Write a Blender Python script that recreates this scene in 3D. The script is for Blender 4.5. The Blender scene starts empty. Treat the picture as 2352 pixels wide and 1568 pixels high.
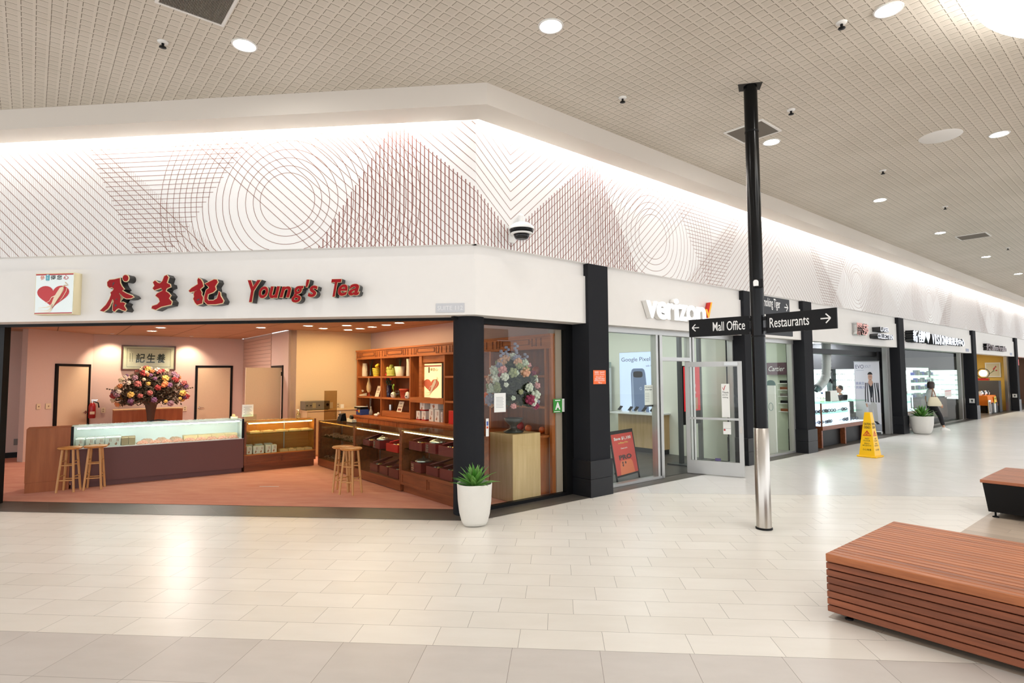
import bpy, bmesh, math, random
from mathutils import Vector, Matrix
S = bpy.context.scene
COL = S.collection
PI = math.pi
random.seed(7)

# ------------------------------------------------------------------ camera
W, H, F = 2352, 1568, 1310.0
PIT, ROLL, YAW = math.radians(3.4408), math.radians(-.31709), math.radians(4.684)
CAM = Vector((0, 0, 1.87))
_fw = Vector((-math.sin(YAW) * math.cos(PIT), math.cos(YAW) * math.cos(PIT), math.sin(PIT)))
_rt0 = Vector((math.cos(YAW), math.sin(YAW), 0))
_up0 = _rt0.cross(_fw)
_rt = _rt0 * math.cos(ROLL) + _up0 * math.sin(ROLL)
_up = -_rt0 * math.sin(ROLL) + _up0 * math.cos(ROLL)
cd = bpy.data.cameras.new('camera')
cam = bpy.data.objects.new('camera', cd)
COL.objects.link(cam)
cd.sensor_width = 36
cd.lens = 36 * F / W
cd.clip_start = .05
cd.clip_end = 300
M = Matrix((_rt, _up, -_fw)).transposed().to_4x4()
M.translation = CAM
cam.matrix_world = M
S.camera = cam

# ------------------------------------------------------------------ view, world
S.view_settings.view_transform = 'Standard'
S.view_settings.look = 'None'
S.view_settings.gamma = 1
S.view_settings.use_curve_mapping = False
S.view_settings.exposure = EXPOSURE = 0.5
S.cycles.max_bounces = 8
S.cycles.diffuse_bounces = 4
S.cycles.glossy_bounces = 3
S.cycles.transmission_bounces = 6
S.cycles.transparent_max_bounces = 16
S.cycles.caustics_reflective = False
S.cycles.caustics_refractive = False
S.cycles.sample_clamp_indirect = 6
wd = bpy.data.worlds.new('world')
S.world = wd
wd.use_nodes = True
wd.node_tree.nodes['Background'].inputs[0].default_value = (.95, .98, 1.02, 1)
wd.node_tree.nodes['Background'].inputs[1].default_value = 1.6


def lamp(kind, name, loc, energy, color=(1, 1, 1), size=.2, sy=None, direction=(0, 0, -1), spot=None, blend=.6):
    d = bpy.data.lights.new(name, kind)
    d.energy = energy
    d.color = color
    if kind == 'AREA':
        d.size = size
        if sy:
            d.shape = 'RECTANGLE'
            d.size_y = sy
        else:
            d.shape = 'DISK'
    else:
        d.shadow_soft_size = size
    if kind == 'SPOT':
        d.spot_size = math.radians(spot)
        d.spot_blend = blend
    o = bpy.data.objects.new(name, d)
    COL.objects.link(o)
    o.location = loc
    o.rotation_euler = Vector(direction).to_track_quat('-Z', 'Y').to_euler()
    return o


# ------------------------------------------------------------------ frames
O = Vector((-1.084, 7.431, 0))                 # corner of the mural wall
_e, _a = math.radians(-.9526), math.radians(46.02)
LX, LY = Vector((math.cos(_e), math.sin(_e), 0)), Vector((-math.sin(_e), math.cos(_e), 0))
RX, RY = Vector((math.sin(_a), math.cos(_a), 0)), Vector((-math.cos(_a), math.sin(_a), 0))
ZUP = Vector((0, 0, 1))
LROT, RROT = _e, PI / 2 - _a                    # z rotation of the two frames


def L(x, y, z=0): return O + LX * x + LY * y + ZUP * z
def R(x, y, z=0): return O + RX * x + RY * y + ZUP * z


def corner(off):
    """where the left and right planes at distance off behind the mural meet"""
    d = LX.x * RX.y - LX.y * RX.x
    a, b = O + LY * off, O + RY * off
    t = ((b.x - a.x) * RX.y - (b.y - a.y) * RX.x) / d
    return a + LX * t


def ray(x, y): return _fw * F + _rt * (x - W / 2) - _up * (y - H / 2)


def atz(x, y, z=0):
    d = ray(x, y)
    return CAM + d * ((z - CAM.z) / d.z)


def onplane(x, y, p, n):
    d = ray(x, y)
    return CAM + d * ((Vector(p) - CAM).dot(n) / d.dot(n))


def rco(p): q = p - O; return Vector((q.dot(RX), q.dot(RY), q.z))
def lco(p): q = p - O; return Vector((q.dot(LX), q.dot(LY), q.z))
def Rp(x, y, off=0): return rco(onplane(x, y, O + RY * off, RY))      # photo point -> R coords on plane RY=off
def Lp(x, y, off=0): return lco(onplane(x, y, O + LY * off, LY))
def Rxp(x, y, c): return rco(onplane(x, y, O + RX * c, RX))
def Rz(x, y, z=0): return rco(atz(x, y, z))


# ------------------------------------------------------------------ materials
def lin(c):
    c = c / 255
    return c / 12.92 if c <= .04045 else ((c + .055) / 1.055) ** 2.4


def rgb(*c): return (lin(c[0]), lin(c[1]), lin(c[2]), 1)


class G:
    """small node graph helper"""
    def __init__(s, name):
        s.m = bpy.data.materials.new(name)
        s.m.use_nodes = True
        s.t = s.m.node_tree
        s.n = s.t.nodes
        s.b = s.n['Principled BSDF']

    def node(s, kind, **kw):
        n = s.n.new(kind)
        for k, v in kw.items():
            setattr(n, k, v)
        return n

    def put(s, sock, v):
        if hasattr(v, 'is_output'):
            s.t.links.new(v, sock)
        else:
            sock.default_value = v

    def math(s, op, a, b=0.0, c=None):
        n = s.node('ShaderNodeMath', operation=op)
        s.put(n.inputs[0], a)
        s.put(n.inputs[1], b)
        if c is not None:
            s.put(n.inputs[2], c)
        return n.outputs[0]

    def mix(s, f, a, b):
        n = s.node('ShaderNodeMix', data_type='RGBA')
        s.put(n.inputs[0], f)
        s.put(n.inputs[6], a)
        s.put(n.inputs[7], b)
        return n.outputs[2]

    def noise(s, vec, scale, detail=3, rough=.55):
        n = s.node('ShaderNodeTexNoise')
        if vec is not None:
            s.t.links.new(vec, n.inputs['Vector'])
        n.inputs['Scale'].default_value = scale
        n.inputs['Detail'].default_value = detail
        n.inputs['Roughness'].default_value = rough
        return n.outputs['Fac']

    def mapping(s, vec, loc=(0, 0, 0), rot=(0, 0, 0), scale=(1, 1, 1)):
        n = s.node('ShaderNodeMapping')
        s.t.links.new(vec, n.inputs[0])
        n.inputs[1].default_value = loc
        n.inputs[2].default_value = rot
        n.inputs[3].default_value = scale
        return n.outputs[0]

    def pos(s): return s.node('ShaderNodeNewGeometry').outputs['Position']
    def objco(s): return s.node('ShaderNodeTexCoord').outputs['Object']

    def sep(s, vec):
        n = s.node('ShaderNodeSeparateXYZ')
        s.t.links.new(vec, n.inputs[0])
        return n.outputs

    def ramp(s, f, lo, hi):
        n = s.node('ShaderNodeMapRange')
        s.put(n.inputs[0], f)
        n.inputs[1].default_value = lo
        n.inputs[2].default_value = hi
        return n.outputs[0]

    def base(s, v): s.put(s.b.inputs['Base Color'], v)

    def bump(s, h, strength=.3, dist=.01):
        n = s.node('ShaderNodeBump')
        s.put(n.inputs['Height'], h)
        n.inputs['Strength'].default_value = strength
        n.inputs['Distance'].default_value = dist
        s.t.links.new(n.outputs[0], s.b.inputs['Normal'])


def mat(name, c, rough=.5, metal=0, spec=.5, emit=None, es=0, var=0, vs=6, trans=0, alpha=1, coat=0):
    g = G(name)
    col = rgb(*c)
    g.base(col)
    if var:
        f = g.noise(g.objco(), vs, 4)
        d = tuple(max(0, x * (1 - var)) for x in col[:3]) + (1,)
        u = tuple(min(1, x * (1 + var)) for x in col[:3]) + (1,)
        g.base(g.mix(f, d, u))
    b = g.b.inputs
    b['Roughness'].default_value = rough
    b['Metallic'].default_value = metal
    b['Specular IOR Level'].default_value = spec
    b['Transmission Weight'].default_value = trans
    b['Alpha'].default_value = alpha
    b['Coat Weight'].default_value = coat
    if emit:
        b['Emission Color'].default_value = rgb(*emit)
        b['Emission Strength'].default_value = es
    return g.m


def glass_mat(name, tint=(255, 255, 255), refl=.09, haze=0.0, rough=.0):
    """thin pane: mostly clear, a fresnel-like share reflected"""
    g = G(name)
    g.n.remove(g.b)
    tr = g.node('ShaderNodeBsdfTransparent')
    tr.inputs[0].default_value = rgb(*tint)
    gl = g.node('ShaderNodeBsdfGlossy')
    gl.inputs['Roughness'].default_value = rough
    lw = g.node('ShaderNodeLayerWeight')
    lw.inputs[0].default_value = .5
    f = g.math('MULTIPLY_ADD', g.math('POWER', lw.outputs['Facing'], 4.0), .13, refl * .30)
    mx = g.node('ShaderNodeMixShader')
    g.put(mx.inputs[0], f)
    g.t.links.new(tr.outputs[0], mx.inputs[1])
    g.t.links.new(gl.outputs[0], mx.inputs[2])
    out = mx.outputs[0]
    if haze:
        df = g.node('ShaderNodeBsdfDiffuse')
        df.inputs[0].default_value = (.8, .85, .82, 1)
        m2 = g.node('ShaderNodeMixShader')
        m2.inputs[0].default_value = haze
        g.t.links.new(out, m2.inputs[1])
        g.t.links.new(df.outputs[0], m2.inputs[2])
        out = m2.outputs[0]
    g.t.links.new(out, g.n['Material Output'].inputs[0])
    return g.m


def tile_mat(name, ca, cb, joint, w, h, shift, x0, y0, jw=.003, rough=.35, rot=0, streak=.5, spec=.35):
    g = G(name)
    p = g.mapping(g.pos(), rot=(0, 0, -rot)) if rot else g.pos()
    x, y, z = g.sep(p)
    v = g.math('DIVIDE', g.math('SUBTRACT', y, y0), h)
    row = g.math('FLOOR', v)
    xs = g.math('SUBTRACT', g.math('SUBTRACT', x, x0), g.math('MULTIPLY', row, shift))
    u = g.math('DIVIDE', xs, w)
    fu, fv = g.math('FRACT', u), g.math('FRACT', v)
    ju = g.math('LESS_THAN', g.math('MULTIPLY', g.math('MINIMUM', fu, g.math('SUBTRACT', 1.0, fu)), w), jw / 2)
    jv = g.math('LESS_THAN', g.math('MULTIPLY', g.math('MINIMUM', fv, g.math('SUBTRACT', 1.0, fv)), h), jw / 2)
    j = g.math('MAXIMUM', ju, jv)
    cv = g.node('ShaderNodeCombineXYZ')
    g.put(cv.inputs[0], g.math('FLOOR', u))
    g.put(cv.inputs[1], row)
    wn = g.node('ShaderNodeTexWhiteNoise', noise_dimensions='2D')
    g.t.links.new(cv.outputs[0], wn.inputs['Vector'])
    off = g.node('ShaderNodeVectorMath', operation='ADD')
    g.t.links.new(g.mapping(p, scale=(1.2, 3.2, 1)), off.inputs[0])
    sc = g.node('ShaderNodeVectorMath', operation='SCALE')
    g.t.links.new(wn.outputs['Color'], sc.inputs[0])
    sc.inputs['Scale'].default_value = 9
    g.t.links.new(sc.outputs[0], off.inputs[1])
    n = g.noise(off.outputs[0], 1.6, 6, .6)
    f = g.math('ADD', g.math('MULTIPLY', g.ramp(n, .3, .7), streak), g.math('MULTIPLY', wn.outputs['Value'], 1 - streak))
    c = g.mix(f, rgb(*ca), rgb(*cb))
    g.base(g.mix(j, c, rgb(*joint)))
    g.b.inputs['Roughness'].default_value = rough
    g.b.inputs['Specular IOR Level'].default_value = spec
    g.bump(g.math('MULTIPLY', j, -1.0), .25, .002)
    return g.m


def wood_mat(name, ca, cb, axis=0, scale=1.0, rough=.4, island=True, spec=.4):
    """grain runs along the object's local axis"""
    g = G(name)
    sc = [9 * scale, 9 * scale, 9 * scale]
    sc[axis] = .7 * scale
    v = g.mapping(g.objco(), scale=sc)
    if island:
        ri = g.node('ShaderNodeNewGeometry').outputs['Random Per Island']
        ad = g.node('ShaderNodeVectorMath', operation='ADD')
        g.t.links.new(v, ad.inputs[0])
        cx = g.node('ShaderNodeCombineXYZ')
        g.put(cx.inputs[0], g.math('MULTIPLY', ri, 37.0))
        g.put(cx.inputs[1], g.math('MULTIPLY', ri, 19.0))
        g.t.links.new(cx.outputs[0], ad.inputs[1])
        v = ad.outputs[0]
    n = g.noise(v, 2.2, 7, .65)
    f = g.ramp(n, .32, .68)
    if island:
        f = g.math('ADD', g.math('MULTIPLY', f, .6), g.math('MULTIPLY', ri, .4))
    g.base(g.mix(f, rgb(*ca), rgb(*cb)))
    g.b.inputs['Roughness'].default_value = rough
    g.b.inputs['Specular IOR Level'].default_value = spec
    g.bump(n, .12, .003)
    return g.m


# ------------------------------------------------------------------ mesh builder
class MB:
    def __init__(s):
        s.v, s.f, s.mi, s.sm = [], [], [], []
        s.M = None

    def add(s, vs, fs, mi=0, smooth=False):
        o = len(s.v)
        if s.M is not None:
            vs = [s.M @ Vector(v) for v in vs]
        s.v += [tuple(v) for v in vs]
        s.f += [tuple(i + o for i in f) for f in fs]
        s.mi += [mi] * len(fs)
        s.sm += [smooth] * len(fs)
        return s

    def hexa(s, p, mi=0):
        """p: 4 bottom points (ccw) then 4 top points"""
        return s.add(p, [(3, 2, 1, 0), (4, 5, 6, 7), (0, 1, 5, 4), (1, 2, 6, 5), (2, 3, 7, 6), (3, 0, 4, 7)], mi)

    def box(s, x0, x1, y0, y1, z0, z1, mi=0):
        x0, x1 = min(x0, x1), max(x0, x1)
        y0, y1 = min(y0, y1), max(y0, y1)
        z0, z1 = min(z0, z1), max(z0, z1)
        return s.hexa([(x0, y0, z0), (x1, y0, z0), (x1, y1, z0), (x0, y1, z0), (x0, y0, z1), (x1, y0, z1), (x1, y1, z1), (x0, y1, z1)], mi)

    def rbox(s, x0, x1, y0, y1, z0, z1, b=.01, mi=0):
        """box with chamfered edges"""
        x0, x1 = min(x0, x1), max(x0, x1)
        y0, y1 = min(y0, y1), max(y0, y1)
        z0, z1 = min(z0, z1), max(z0, z1)
        ring = lambda i, z: [(x0 + i + (b if i == 0 else 0), y0 + i, z), (x1 - i - (b if i == 0 else 0), y0 + i, z), (x1 - i, y0 + i + (b if i == 0 else 0), z), (x1 - i, y1 - i - (b if i == 0 else 0), z), (x1 - i - (b if i == 0 else 0), y1 - i, z), (x0 + i + (b if i == 0 else 0), y1 - i, z), (x0 + i, y1 - i - (b if i == 0 else 0), z), (x0 + i, y0 + i + (b if i == 0 else 0), z)]
        rs = [ring(b, z0), ring(0, z0 + b), ring(0, z1 - b), ring(b, z1)]
        return s.rings(rs, mi)

    def rings(s, rs, mi=0, caps=True, smooth=False, closed=True):
        n = len(rs[0])
        vs = [v for r in rs for v in r]
        fs = []
        for k in range(len(rs) - 1):
            for i in range(n if closed else n - 1):
                j = (i + 1) % n
                fs.append((k * n + i, k * n + j, (k + 1) * n + j, (k + 1) * n + i))
        s.add(vs, fs, mi, smooth)
        if caps:
            s.add(rs[0], [tuple(range(n - 1, -1, -1))], mi)
            s.add(rs[-1], [tuple(range(n))], mi)
        return s

    def prism(s, poly, z0, z1, mi=0):
        n = len(poly)
        return s.rings([[(p[0], p[1], z0) for p in poly], [(p[0], p[1], z1) for p in poly]], mi)

    def lathe(s, prof, n=24, c=(0, 0, 0), mi=0, smooth=True, caps=True, a0=0, a1=2 * PI):
        full = abs(a1 - a0 - 2 * PI) < 1e-6
        m = n if full else n + 1
        rs = [[(c[0] + r * math.cos(a0 + (a1 - a0) * i / n), c[1] + r * math.sin(a0 + (a1 - a0) * i / n), c[2] + z) for i in range(m)] for r, z in prof]
        return s.rings(rs, mi, caps, smooth, full)

    def tube(s, p, q, r, r2=None, n=10, mi=0, smooth=True, caps=True):
        p, q = Vector(p), Vector(q)
        d = (q - p).normalized()
        a = d.orthogonal().normalized()
        b = d.cross(a)
        r2 = r if r2 is None else r2
        ring = lambda c, rr: [tuple(c + (a * math.cos(2 * PI * i / n) + b * math.sin(2 * PI * i / n)) * rr) for i in range(n)]
        return s.rings([ring(p, r), ring(q, r2)], mi, caps, smooth)

    def path(s, pts, r, n=8, mi=0, caps=True):
        pts = [Vector(p) for p in pts]
        rr = r if isinstance(r, (list, tuple)) else [r] * len(pts)
        rs = []
        a = None
        for k, p in enumerate(pts):
            d = (pts[min(k + 1, len(pts) - 1)] - pts[max(k - 1, 0)]).normalized()
            a = d.orthogonal().normalized() if a is None else (a - d * a.dot(d)).normalized()
            b = d.cross(a)
            rs.append([tuple(p + (a * math.cos(2 * PI * i / n) + b * math.sin(2 * PI * i / n)) * rr[k]) for i in range(n)])
        return s.rings(rs, mi, caps, True)

    def ball(s, c, r, n=10, m=7, mi=0, sx=1, sy=1, sz=1):
        rs = []
        for k in range(1, m):
            t = PI * k / m
            rs.append([(c[0] + sx * r * math.sin(t) * math.cos(2 * PI * i / n), c[1] + sy * r * math.sin(t) * math.sin(2 * PI * i / n), c[2] - sz * r * math.cos(t)) for i in range(n)])
        return s.rings(rs, mi, True, True)

    def quad(s, a, b, c, d, mi=0): return s.add([a, b, c, d], [(0, 1, 2, 3)], mi)
    def poly(s, pts, mi=0): return s.add(pts, [tuple(range(len(pts)))], mi)

    def plate(s, pts, t, mi=0, side=None):
        """flat outline in x,z (front at y=0) given thickness t towards +y"""
        n = len(pts)
        s.add([(p[0], 0, p[1]) for p in pts], [tuple(range(n))], mi)
        s.add([(p[0], t, p[1]) for p in pts], [tuple(range(n - 1, -1, -1))], mi if side is None else side)
        vs = [(p[0], 0, p[1]) for p in pts] + [(p[0], t, p[1]) for p in pts]
        s.add(vs, [(i, i + n, (i + 1) % n + n, (i + 1) % n) for i in range(n)], mi if side is None else side)
        return s

    def build(s, name, mats, parent=None, loc=None, rotz=None, bevel=0):
        me = bpy.data.meshes.new(name)
        me.from_pydata(s.v, [], s.f)
        for m in (mats if isinstance(mats, (list, tuple)) else [mats]):
            me.materials.append(m)
        me.polygons.foreach_set('material_index', s.mi)
        me.polygons.foreach_set('use_smooth', s.sm)
        bm = bmesh.new()
        bm.from_mesh(me)
        bmesh.ops.recalc_face_normals(bm, faces=bm.faces)
        bm.to_mesh(me)
        bm.free()
        me.update()
        o = bpy.data.objects.new(name, me)
        COL.objects.link(o)
        if parent:
            o.parent = parent
        if loc is not None:
            o.location = loc
        if rotz is not None:
            o.rotation_euler.z = rotz
        if bevel:
            b = o.modifiers.new('bevel', 'BEVEL')
            b.width = bevel
            b.segments = 2
            b.limit_method = 'ANGLE'
        return o


def tag(o, label, cat, group=None, kind=None):
    o['label'] = label
    o['category'] = cat
    if group:
        o['group'] = group
    if kind:
        o['kind'] = kind
    return o


def thing(name, label, cat, loc=(0, 0, 0), rotz=0, group=None):
    o = bpy.data.objects.new(name, None)
    o.empty_display_size = .1
    COL.objects.link(o)
    o.location = loc
    o.rotation_euler.z = rotz
    return tag(o, label, cat, group)


def struct(o):
    o['kind'] = 'structure'
    return o


KIDS = {}


def copy_tree(o, loc=None, rotz=None, label=None, parent=None):
    c = o.copy()
    COL.objects.link(c)
    if parent:
        c.parent = parent
    for ch in o.children:
        copy_tree(ch, parent=c)
    if loc is not None:
        c.location = loc
    if rotz is not None:
        c.rotation_euler.z = rotz
    if label:
        c['label'] = label
    return c


# ------------------------------------------------------------------ lettering
_tc = {}


def glyphs(txt, size=1.0, shear=0, offset=0, space=1.0, ext=0, sx=1.0, res=3):
    """text as (verts, faces) in the x,z plane, front facing -y, depth ext towards +y; returns also width"""
    key = (txt, size, shear, offset, space, ext, sx, res)
    if key in _tc:
        return _tc[key]
    cu = bpy.data.curves.new('text', 'FONT')
    cu.body = txt
    cu.size = size
    cu.shear = shear
    cu.offset = offset
    cu.space_character = space
    cu.resolution_u = res
    cu.extrude = ext / 2
    o = bpy.data.objects.new('text', cu)
    COL.objects.link(o)
    dg = bpy.context.evaluated_depsgraph_get()
    dg.update()
    me = bpy.data.meshes.new_from_object(o.evaluated_get(dg))
    vs = [(v.co.x * sx, ext / 2 - v.co.z, v.co.y) for v in me.vertices]
    fs = [tuple(p.vertices) for p in me.polygons]
    nz = [abs(p.normal.z) > .5 and p.center.z > -1e-6 for p in me.polygons]
    bpy.data.objects.remove(o)
    bpy.data.curves.remove(cu)
    bpy.data.meshes.remove(me)
    xs = [v[0] for v in vs] or [0]
    zs = [v[2] for v in vs] or [0]
    _tc[key] = (vs, fs, nz, (min(xs), max(xs), min(zs), max(zs)))
    return _tc[key]


def put_text(mb, txt, x, z, y=0, h=None, w=None, align='L', mi=0, **kw):
    """adds lettering to a builder: fitted to height h (of its ink) and/or width w; x,z is the lower left/centre/right of the ink"""
    vs, fs, nz, bb = glyphs(txt, **kw)
    kz = (h / (bb[3] - bb[2])) if h else None
    kx = (w / (bb[1] - bb[0])) if w else None
    kz = kz or kx
    kx = kx or kz
    ww = (bb[1] - bb[0]) * kx
    ox = x - (0 if align == 'L' else ww / 2 if align == 'C' else ww)
    mb.add([(ox + (v[0] - bb[0]) * kx, y + v[1], z + (v[2] - bb[2]) * kz) for v in vs], fs, mi)
    return ww

# ------------------------------------------------------------------ shared materials
m_white = mat('white_paint', (236, 233, 229), .6, var=.02)
m_soffit = mat('soffit_paint', (222, 217, 210), .7)
m_mural = mat('mural_paint', (243, 242, 241), .55)
m_ln_grey = mat('mural_line_grey', (196, 180, 170), .6)
m_ln_brown = mat('mural_line_brown', (142, 98, 84), .6)
m_ln_red = mat('mural_line_red', (138, 76, 66), .6)
m_dark = mat('dark_grey_plaster', (34, 35, 39), .8, spec=.2, var=.06, vs=60)
m_darktile = mat('dark_base_tile', (30, 31, 35), .4, spec=.3)
m_black = mat('black_metal', (13, 13, 14), .45, spec=.2)
m_blackgl = mat('black_gloss', (9, 9, 10), .2, spec=.22)
m_alu = mat('brushed_aluminium', (196, 197, 196), .35, 1)
m_alup = mat('aluminium_frame', (190, 190, 188), .4, .6)
m_steel = mat('brushed_steel', (188, 182, 174), .28, 1)
m_chrome = mat('chrome', (225, 225, 225), .12, 1)
m_plastic = mat('white_plastic', (236, 236, 233), .35)
m_paper = mat('white_paper', (240, 240, 236), .6)
m_ink = mat('black_ink', (30, 30, 32), .6)
m_greyink = mat('grey_print', (150, 155, 158), .6)
m_signtxt = mat('white_lettering', (240, 240, 238), .5)
m_led = mat('led_strip', (255, 255, 255), .5, emit=(255, 253, 250), es=20)
m_down = mat('downlight_lens', (255, 255, 255), .5, emit=(255, 250, 240), es=22)
m_warmdown = mat('warm_downlight_lens', (255, 255, 255), .5, emit=(255, 232, 190), es=14)
m_glass = glass_mat('storefront_glass', (250, 252, 250), .07)
m_caseglass = glass_mat('display_case_glass', (244, 250, 246), .06)
m_greenglass = glass_mat('green_glass_shelf', (215, 238, 226), .08)
m_red = mat('red_acrylic', (180, 14, 24), .35)
m_redret = mat('dark_sign_return', (38, 36, 35), .35)
m_cream = mat('cream_edge', (226, 214, 178), .5)

t_light = tile_mat('light_floor_tile', (224, 219, 209), (236, 232, 224), (152, 147, 138), .595, .2937, .1983, .2925, 4.034, .0035, .3)
t_grey = tile_mat('grey_floor_tile', (196, 190, 183), (212, 206, 200), (140, 132, 124), .597, .58, 0, .257, 4.03, .0035, .33)
t_far = tile_mat('pale_grey_floor_tile', (216, 214, 210), (226, 224, 220), (182, 178, 172), .597, .58, 0, .257, 9.32, .003, .25)
t_border = tile_mat('dark_border_tile', (84, 80, 75), (100, 95, 89), (118, 112, 104), .6, .62, 0, .1, 0, .003, .4, rot=RROT)
t_wood = tile_mat('grey_wood_plank_tile', (172, 155, 138), (200, 184, 166), (130, 116, 102), 1.2, .2, .4, 0, 0, .003, .35, rot=RROT - PI / 2)


def carpet(name, a, b):
    g = G(name)
    n1 = g.noise(g.pos(), 260, 2)
    n2 = g.noise(g.mapping(g.pos(), rot=(0, 0, .4), scale=(1, 4, 1)), 1.6, 5, .65)
    f = g.math('ADD', g.math('MULTIPLY', n1, .45), g.math('MULTIPLY', g.ramp(n2, .3, .7), .55))
    g.base(g.mix(f, rgb(*a), rgb(*b)))
    g.b.inputs['Roughness'].default_value = .95
    g.b.inputs['Specular IOR Level'].default_value = .05
    g.bump(n1, .5, .004)
    return g.m


m_carpet = carpet('pink_carpet', (212, 142, 124), (238, 184, 162))
m_vfloor = tile_mat('dark_plank_floor', (66, 64, 62), (86, 83, 80), (56, 54, 52), 1.2, .2, .4, 0, 0, .002, .4, rot=RROT)


def ceiling_mat():
    g = G('ceiling_tile_painted_shade')
    a = math.radians(44.84)
    p = g.mapping(g.pos(), rot=(0, 0, -a))
    x, y, z = g.sep(p)
    s = .1165
    xs, ys = g.math('SUBTRACT', x, .035), g.math('SUBTRACT', y, 3.857)
    u, v = g.math('FRACT', g.math('DIVIDE', xs, s)), g.math('FRACT', g.math('DIVIDE', ys, s))
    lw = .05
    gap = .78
    # painted shade of the block sides: dark lines along two sides of every square, broken where the rib between squares passes
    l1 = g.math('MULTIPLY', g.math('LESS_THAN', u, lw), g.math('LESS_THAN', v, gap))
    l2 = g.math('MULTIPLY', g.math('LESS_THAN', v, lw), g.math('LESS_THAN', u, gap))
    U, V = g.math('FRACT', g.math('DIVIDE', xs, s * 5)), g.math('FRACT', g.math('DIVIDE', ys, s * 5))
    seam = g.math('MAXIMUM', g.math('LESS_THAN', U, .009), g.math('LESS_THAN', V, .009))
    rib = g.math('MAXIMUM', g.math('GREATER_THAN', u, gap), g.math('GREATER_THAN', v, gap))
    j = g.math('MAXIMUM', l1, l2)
    sp = g.noise(g.pos(), 240, 2)
    n = g.noise(g.pos(), .8, 3)
    c = g.mix(g.ramp(n, .3, .7), rgb(206, 198, 185), rgb(218, 210, 198))
    c = g.mix(g.math('MULTIPLY', g.math('LESS_THAN', sp, .36), .35), c, rgb(120, 112, 102))
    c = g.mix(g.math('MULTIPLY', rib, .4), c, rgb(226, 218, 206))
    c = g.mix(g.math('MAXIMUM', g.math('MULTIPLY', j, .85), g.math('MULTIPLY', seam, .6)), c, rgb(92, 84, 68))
    g.base(c)
    g.b.inputs['Roughness'].default_value = .85
    g.b.inputs['Specular IOR Level'].default_value = .1
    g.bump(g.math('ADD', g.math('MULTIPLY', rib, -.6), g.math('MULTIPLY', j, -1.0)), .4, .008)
    return g.m


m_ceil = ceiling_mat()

# ------------------------------------------------------------------ floors
ZC = 5.53


def floor_poly(name, pts, z, m):
    b = MB()
    b.poly([(p[0], p[1], z) for p in pts])
    o = struct(b.build(name, m))
    return o


floor_poly('floor', [(-18, -9), (48, -9), (48, 48), (-18, 48)], 0, t_light)
floor_poly('floor', [(-18, -9), (48, -9), (48, 4.034), (-18, 4.034)], .001, t_grey)
floor_poly('floor', [(-3, 9.32), (48, 9.32), (48, 48), (-3, 48)], .001, t_far)
_w = rco(Vector((2.05, 4.70, 0)))
floor_poly('floor', [R(_w.x, _w.y), R(_w.x, _w.y - 3.6), R(_w.x + 14, _w.y - 3.6), R(_w.x + 14, _w.y)], .002, t_wood)
c0 = corner(0)
floor_poly('floor', [L(-15, 0), c0, R(46, 0), R(46, .4), R(.5, .4), L(-.1, .62), L(-15, .62)], .003, t_border)
floor_poly('floor', [L(-12.6, .60), L(-.2, .60), R(.4, .40), R(2.25, .40), R(2.25, 7.9), R(.1, 7.9), R(.1, 12.1), R(-12, 12.1)], .006, m_carpet)

# ------------------------------------------------------------------ ceiling and bulkhead
floor_poly('ceiling', [(-18, -9), (9.5, -9), (9.5, -1), (48, 44), (48, 48), (-18, 48)][::-1], ZC, m_ceil)  # unseen right part left open, shaped to let world light onto the facade


def wall_L(name, x0, x1, y0, y1, z0, z1, m):
    b = MB()
    b.box(x0, x1, y0, y1, z0, z1)
    return struct(b.build(name, m, loc=O, rotz=LROT))


def wall_R(name, x0, x1, y0, y1, z0, z1, m):
    b = MB()
    b.box(x0, x1, y0, y1, z0, z1)
    return struct(b.build(name, m, loc=O, rotz=RROT))


def mitre(name, off0, off1, z0, z1, m, xl=-15, xr=46):
    """a band that runs along both facades and is mitred at the corner"""
    b = MB()
    ca, cb = corner(off0), corner(off1)
    b.prism([L(xl, off0), ca, cb, L(xl, off1)], z0, z1)
    b.prism([ca, R(xr, off0), R(xr, off1), cb], z0, z1)
    return struct(b.build(name, m))


m_bulk = mat('bulkhead_paint', (214, 206, 196), .65)
mitre('wall_bulkhead', -.555, -.15, 5.25, ZC - .001, m_bulk)
mitre('wall_bulkhead', -.15, -.004, 5.36, ZC - .001, m_white)
mitre('wall_upper', .10, .5, 3.40, 3.70, m_white)       # recessed band above the shop signs

# ------------------------------------------------------------------ mural
MZ0, MZ1 = 3.625, 5.355
CIRC = (-2.635, 4.30)
RAD = [.395, .495, .608, .728, .85, .948, 1.047, 1.155, 1.246, 1.338, 1.418, 1.505, 1.595, 1.683, 1.781, 1.875]


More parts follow.
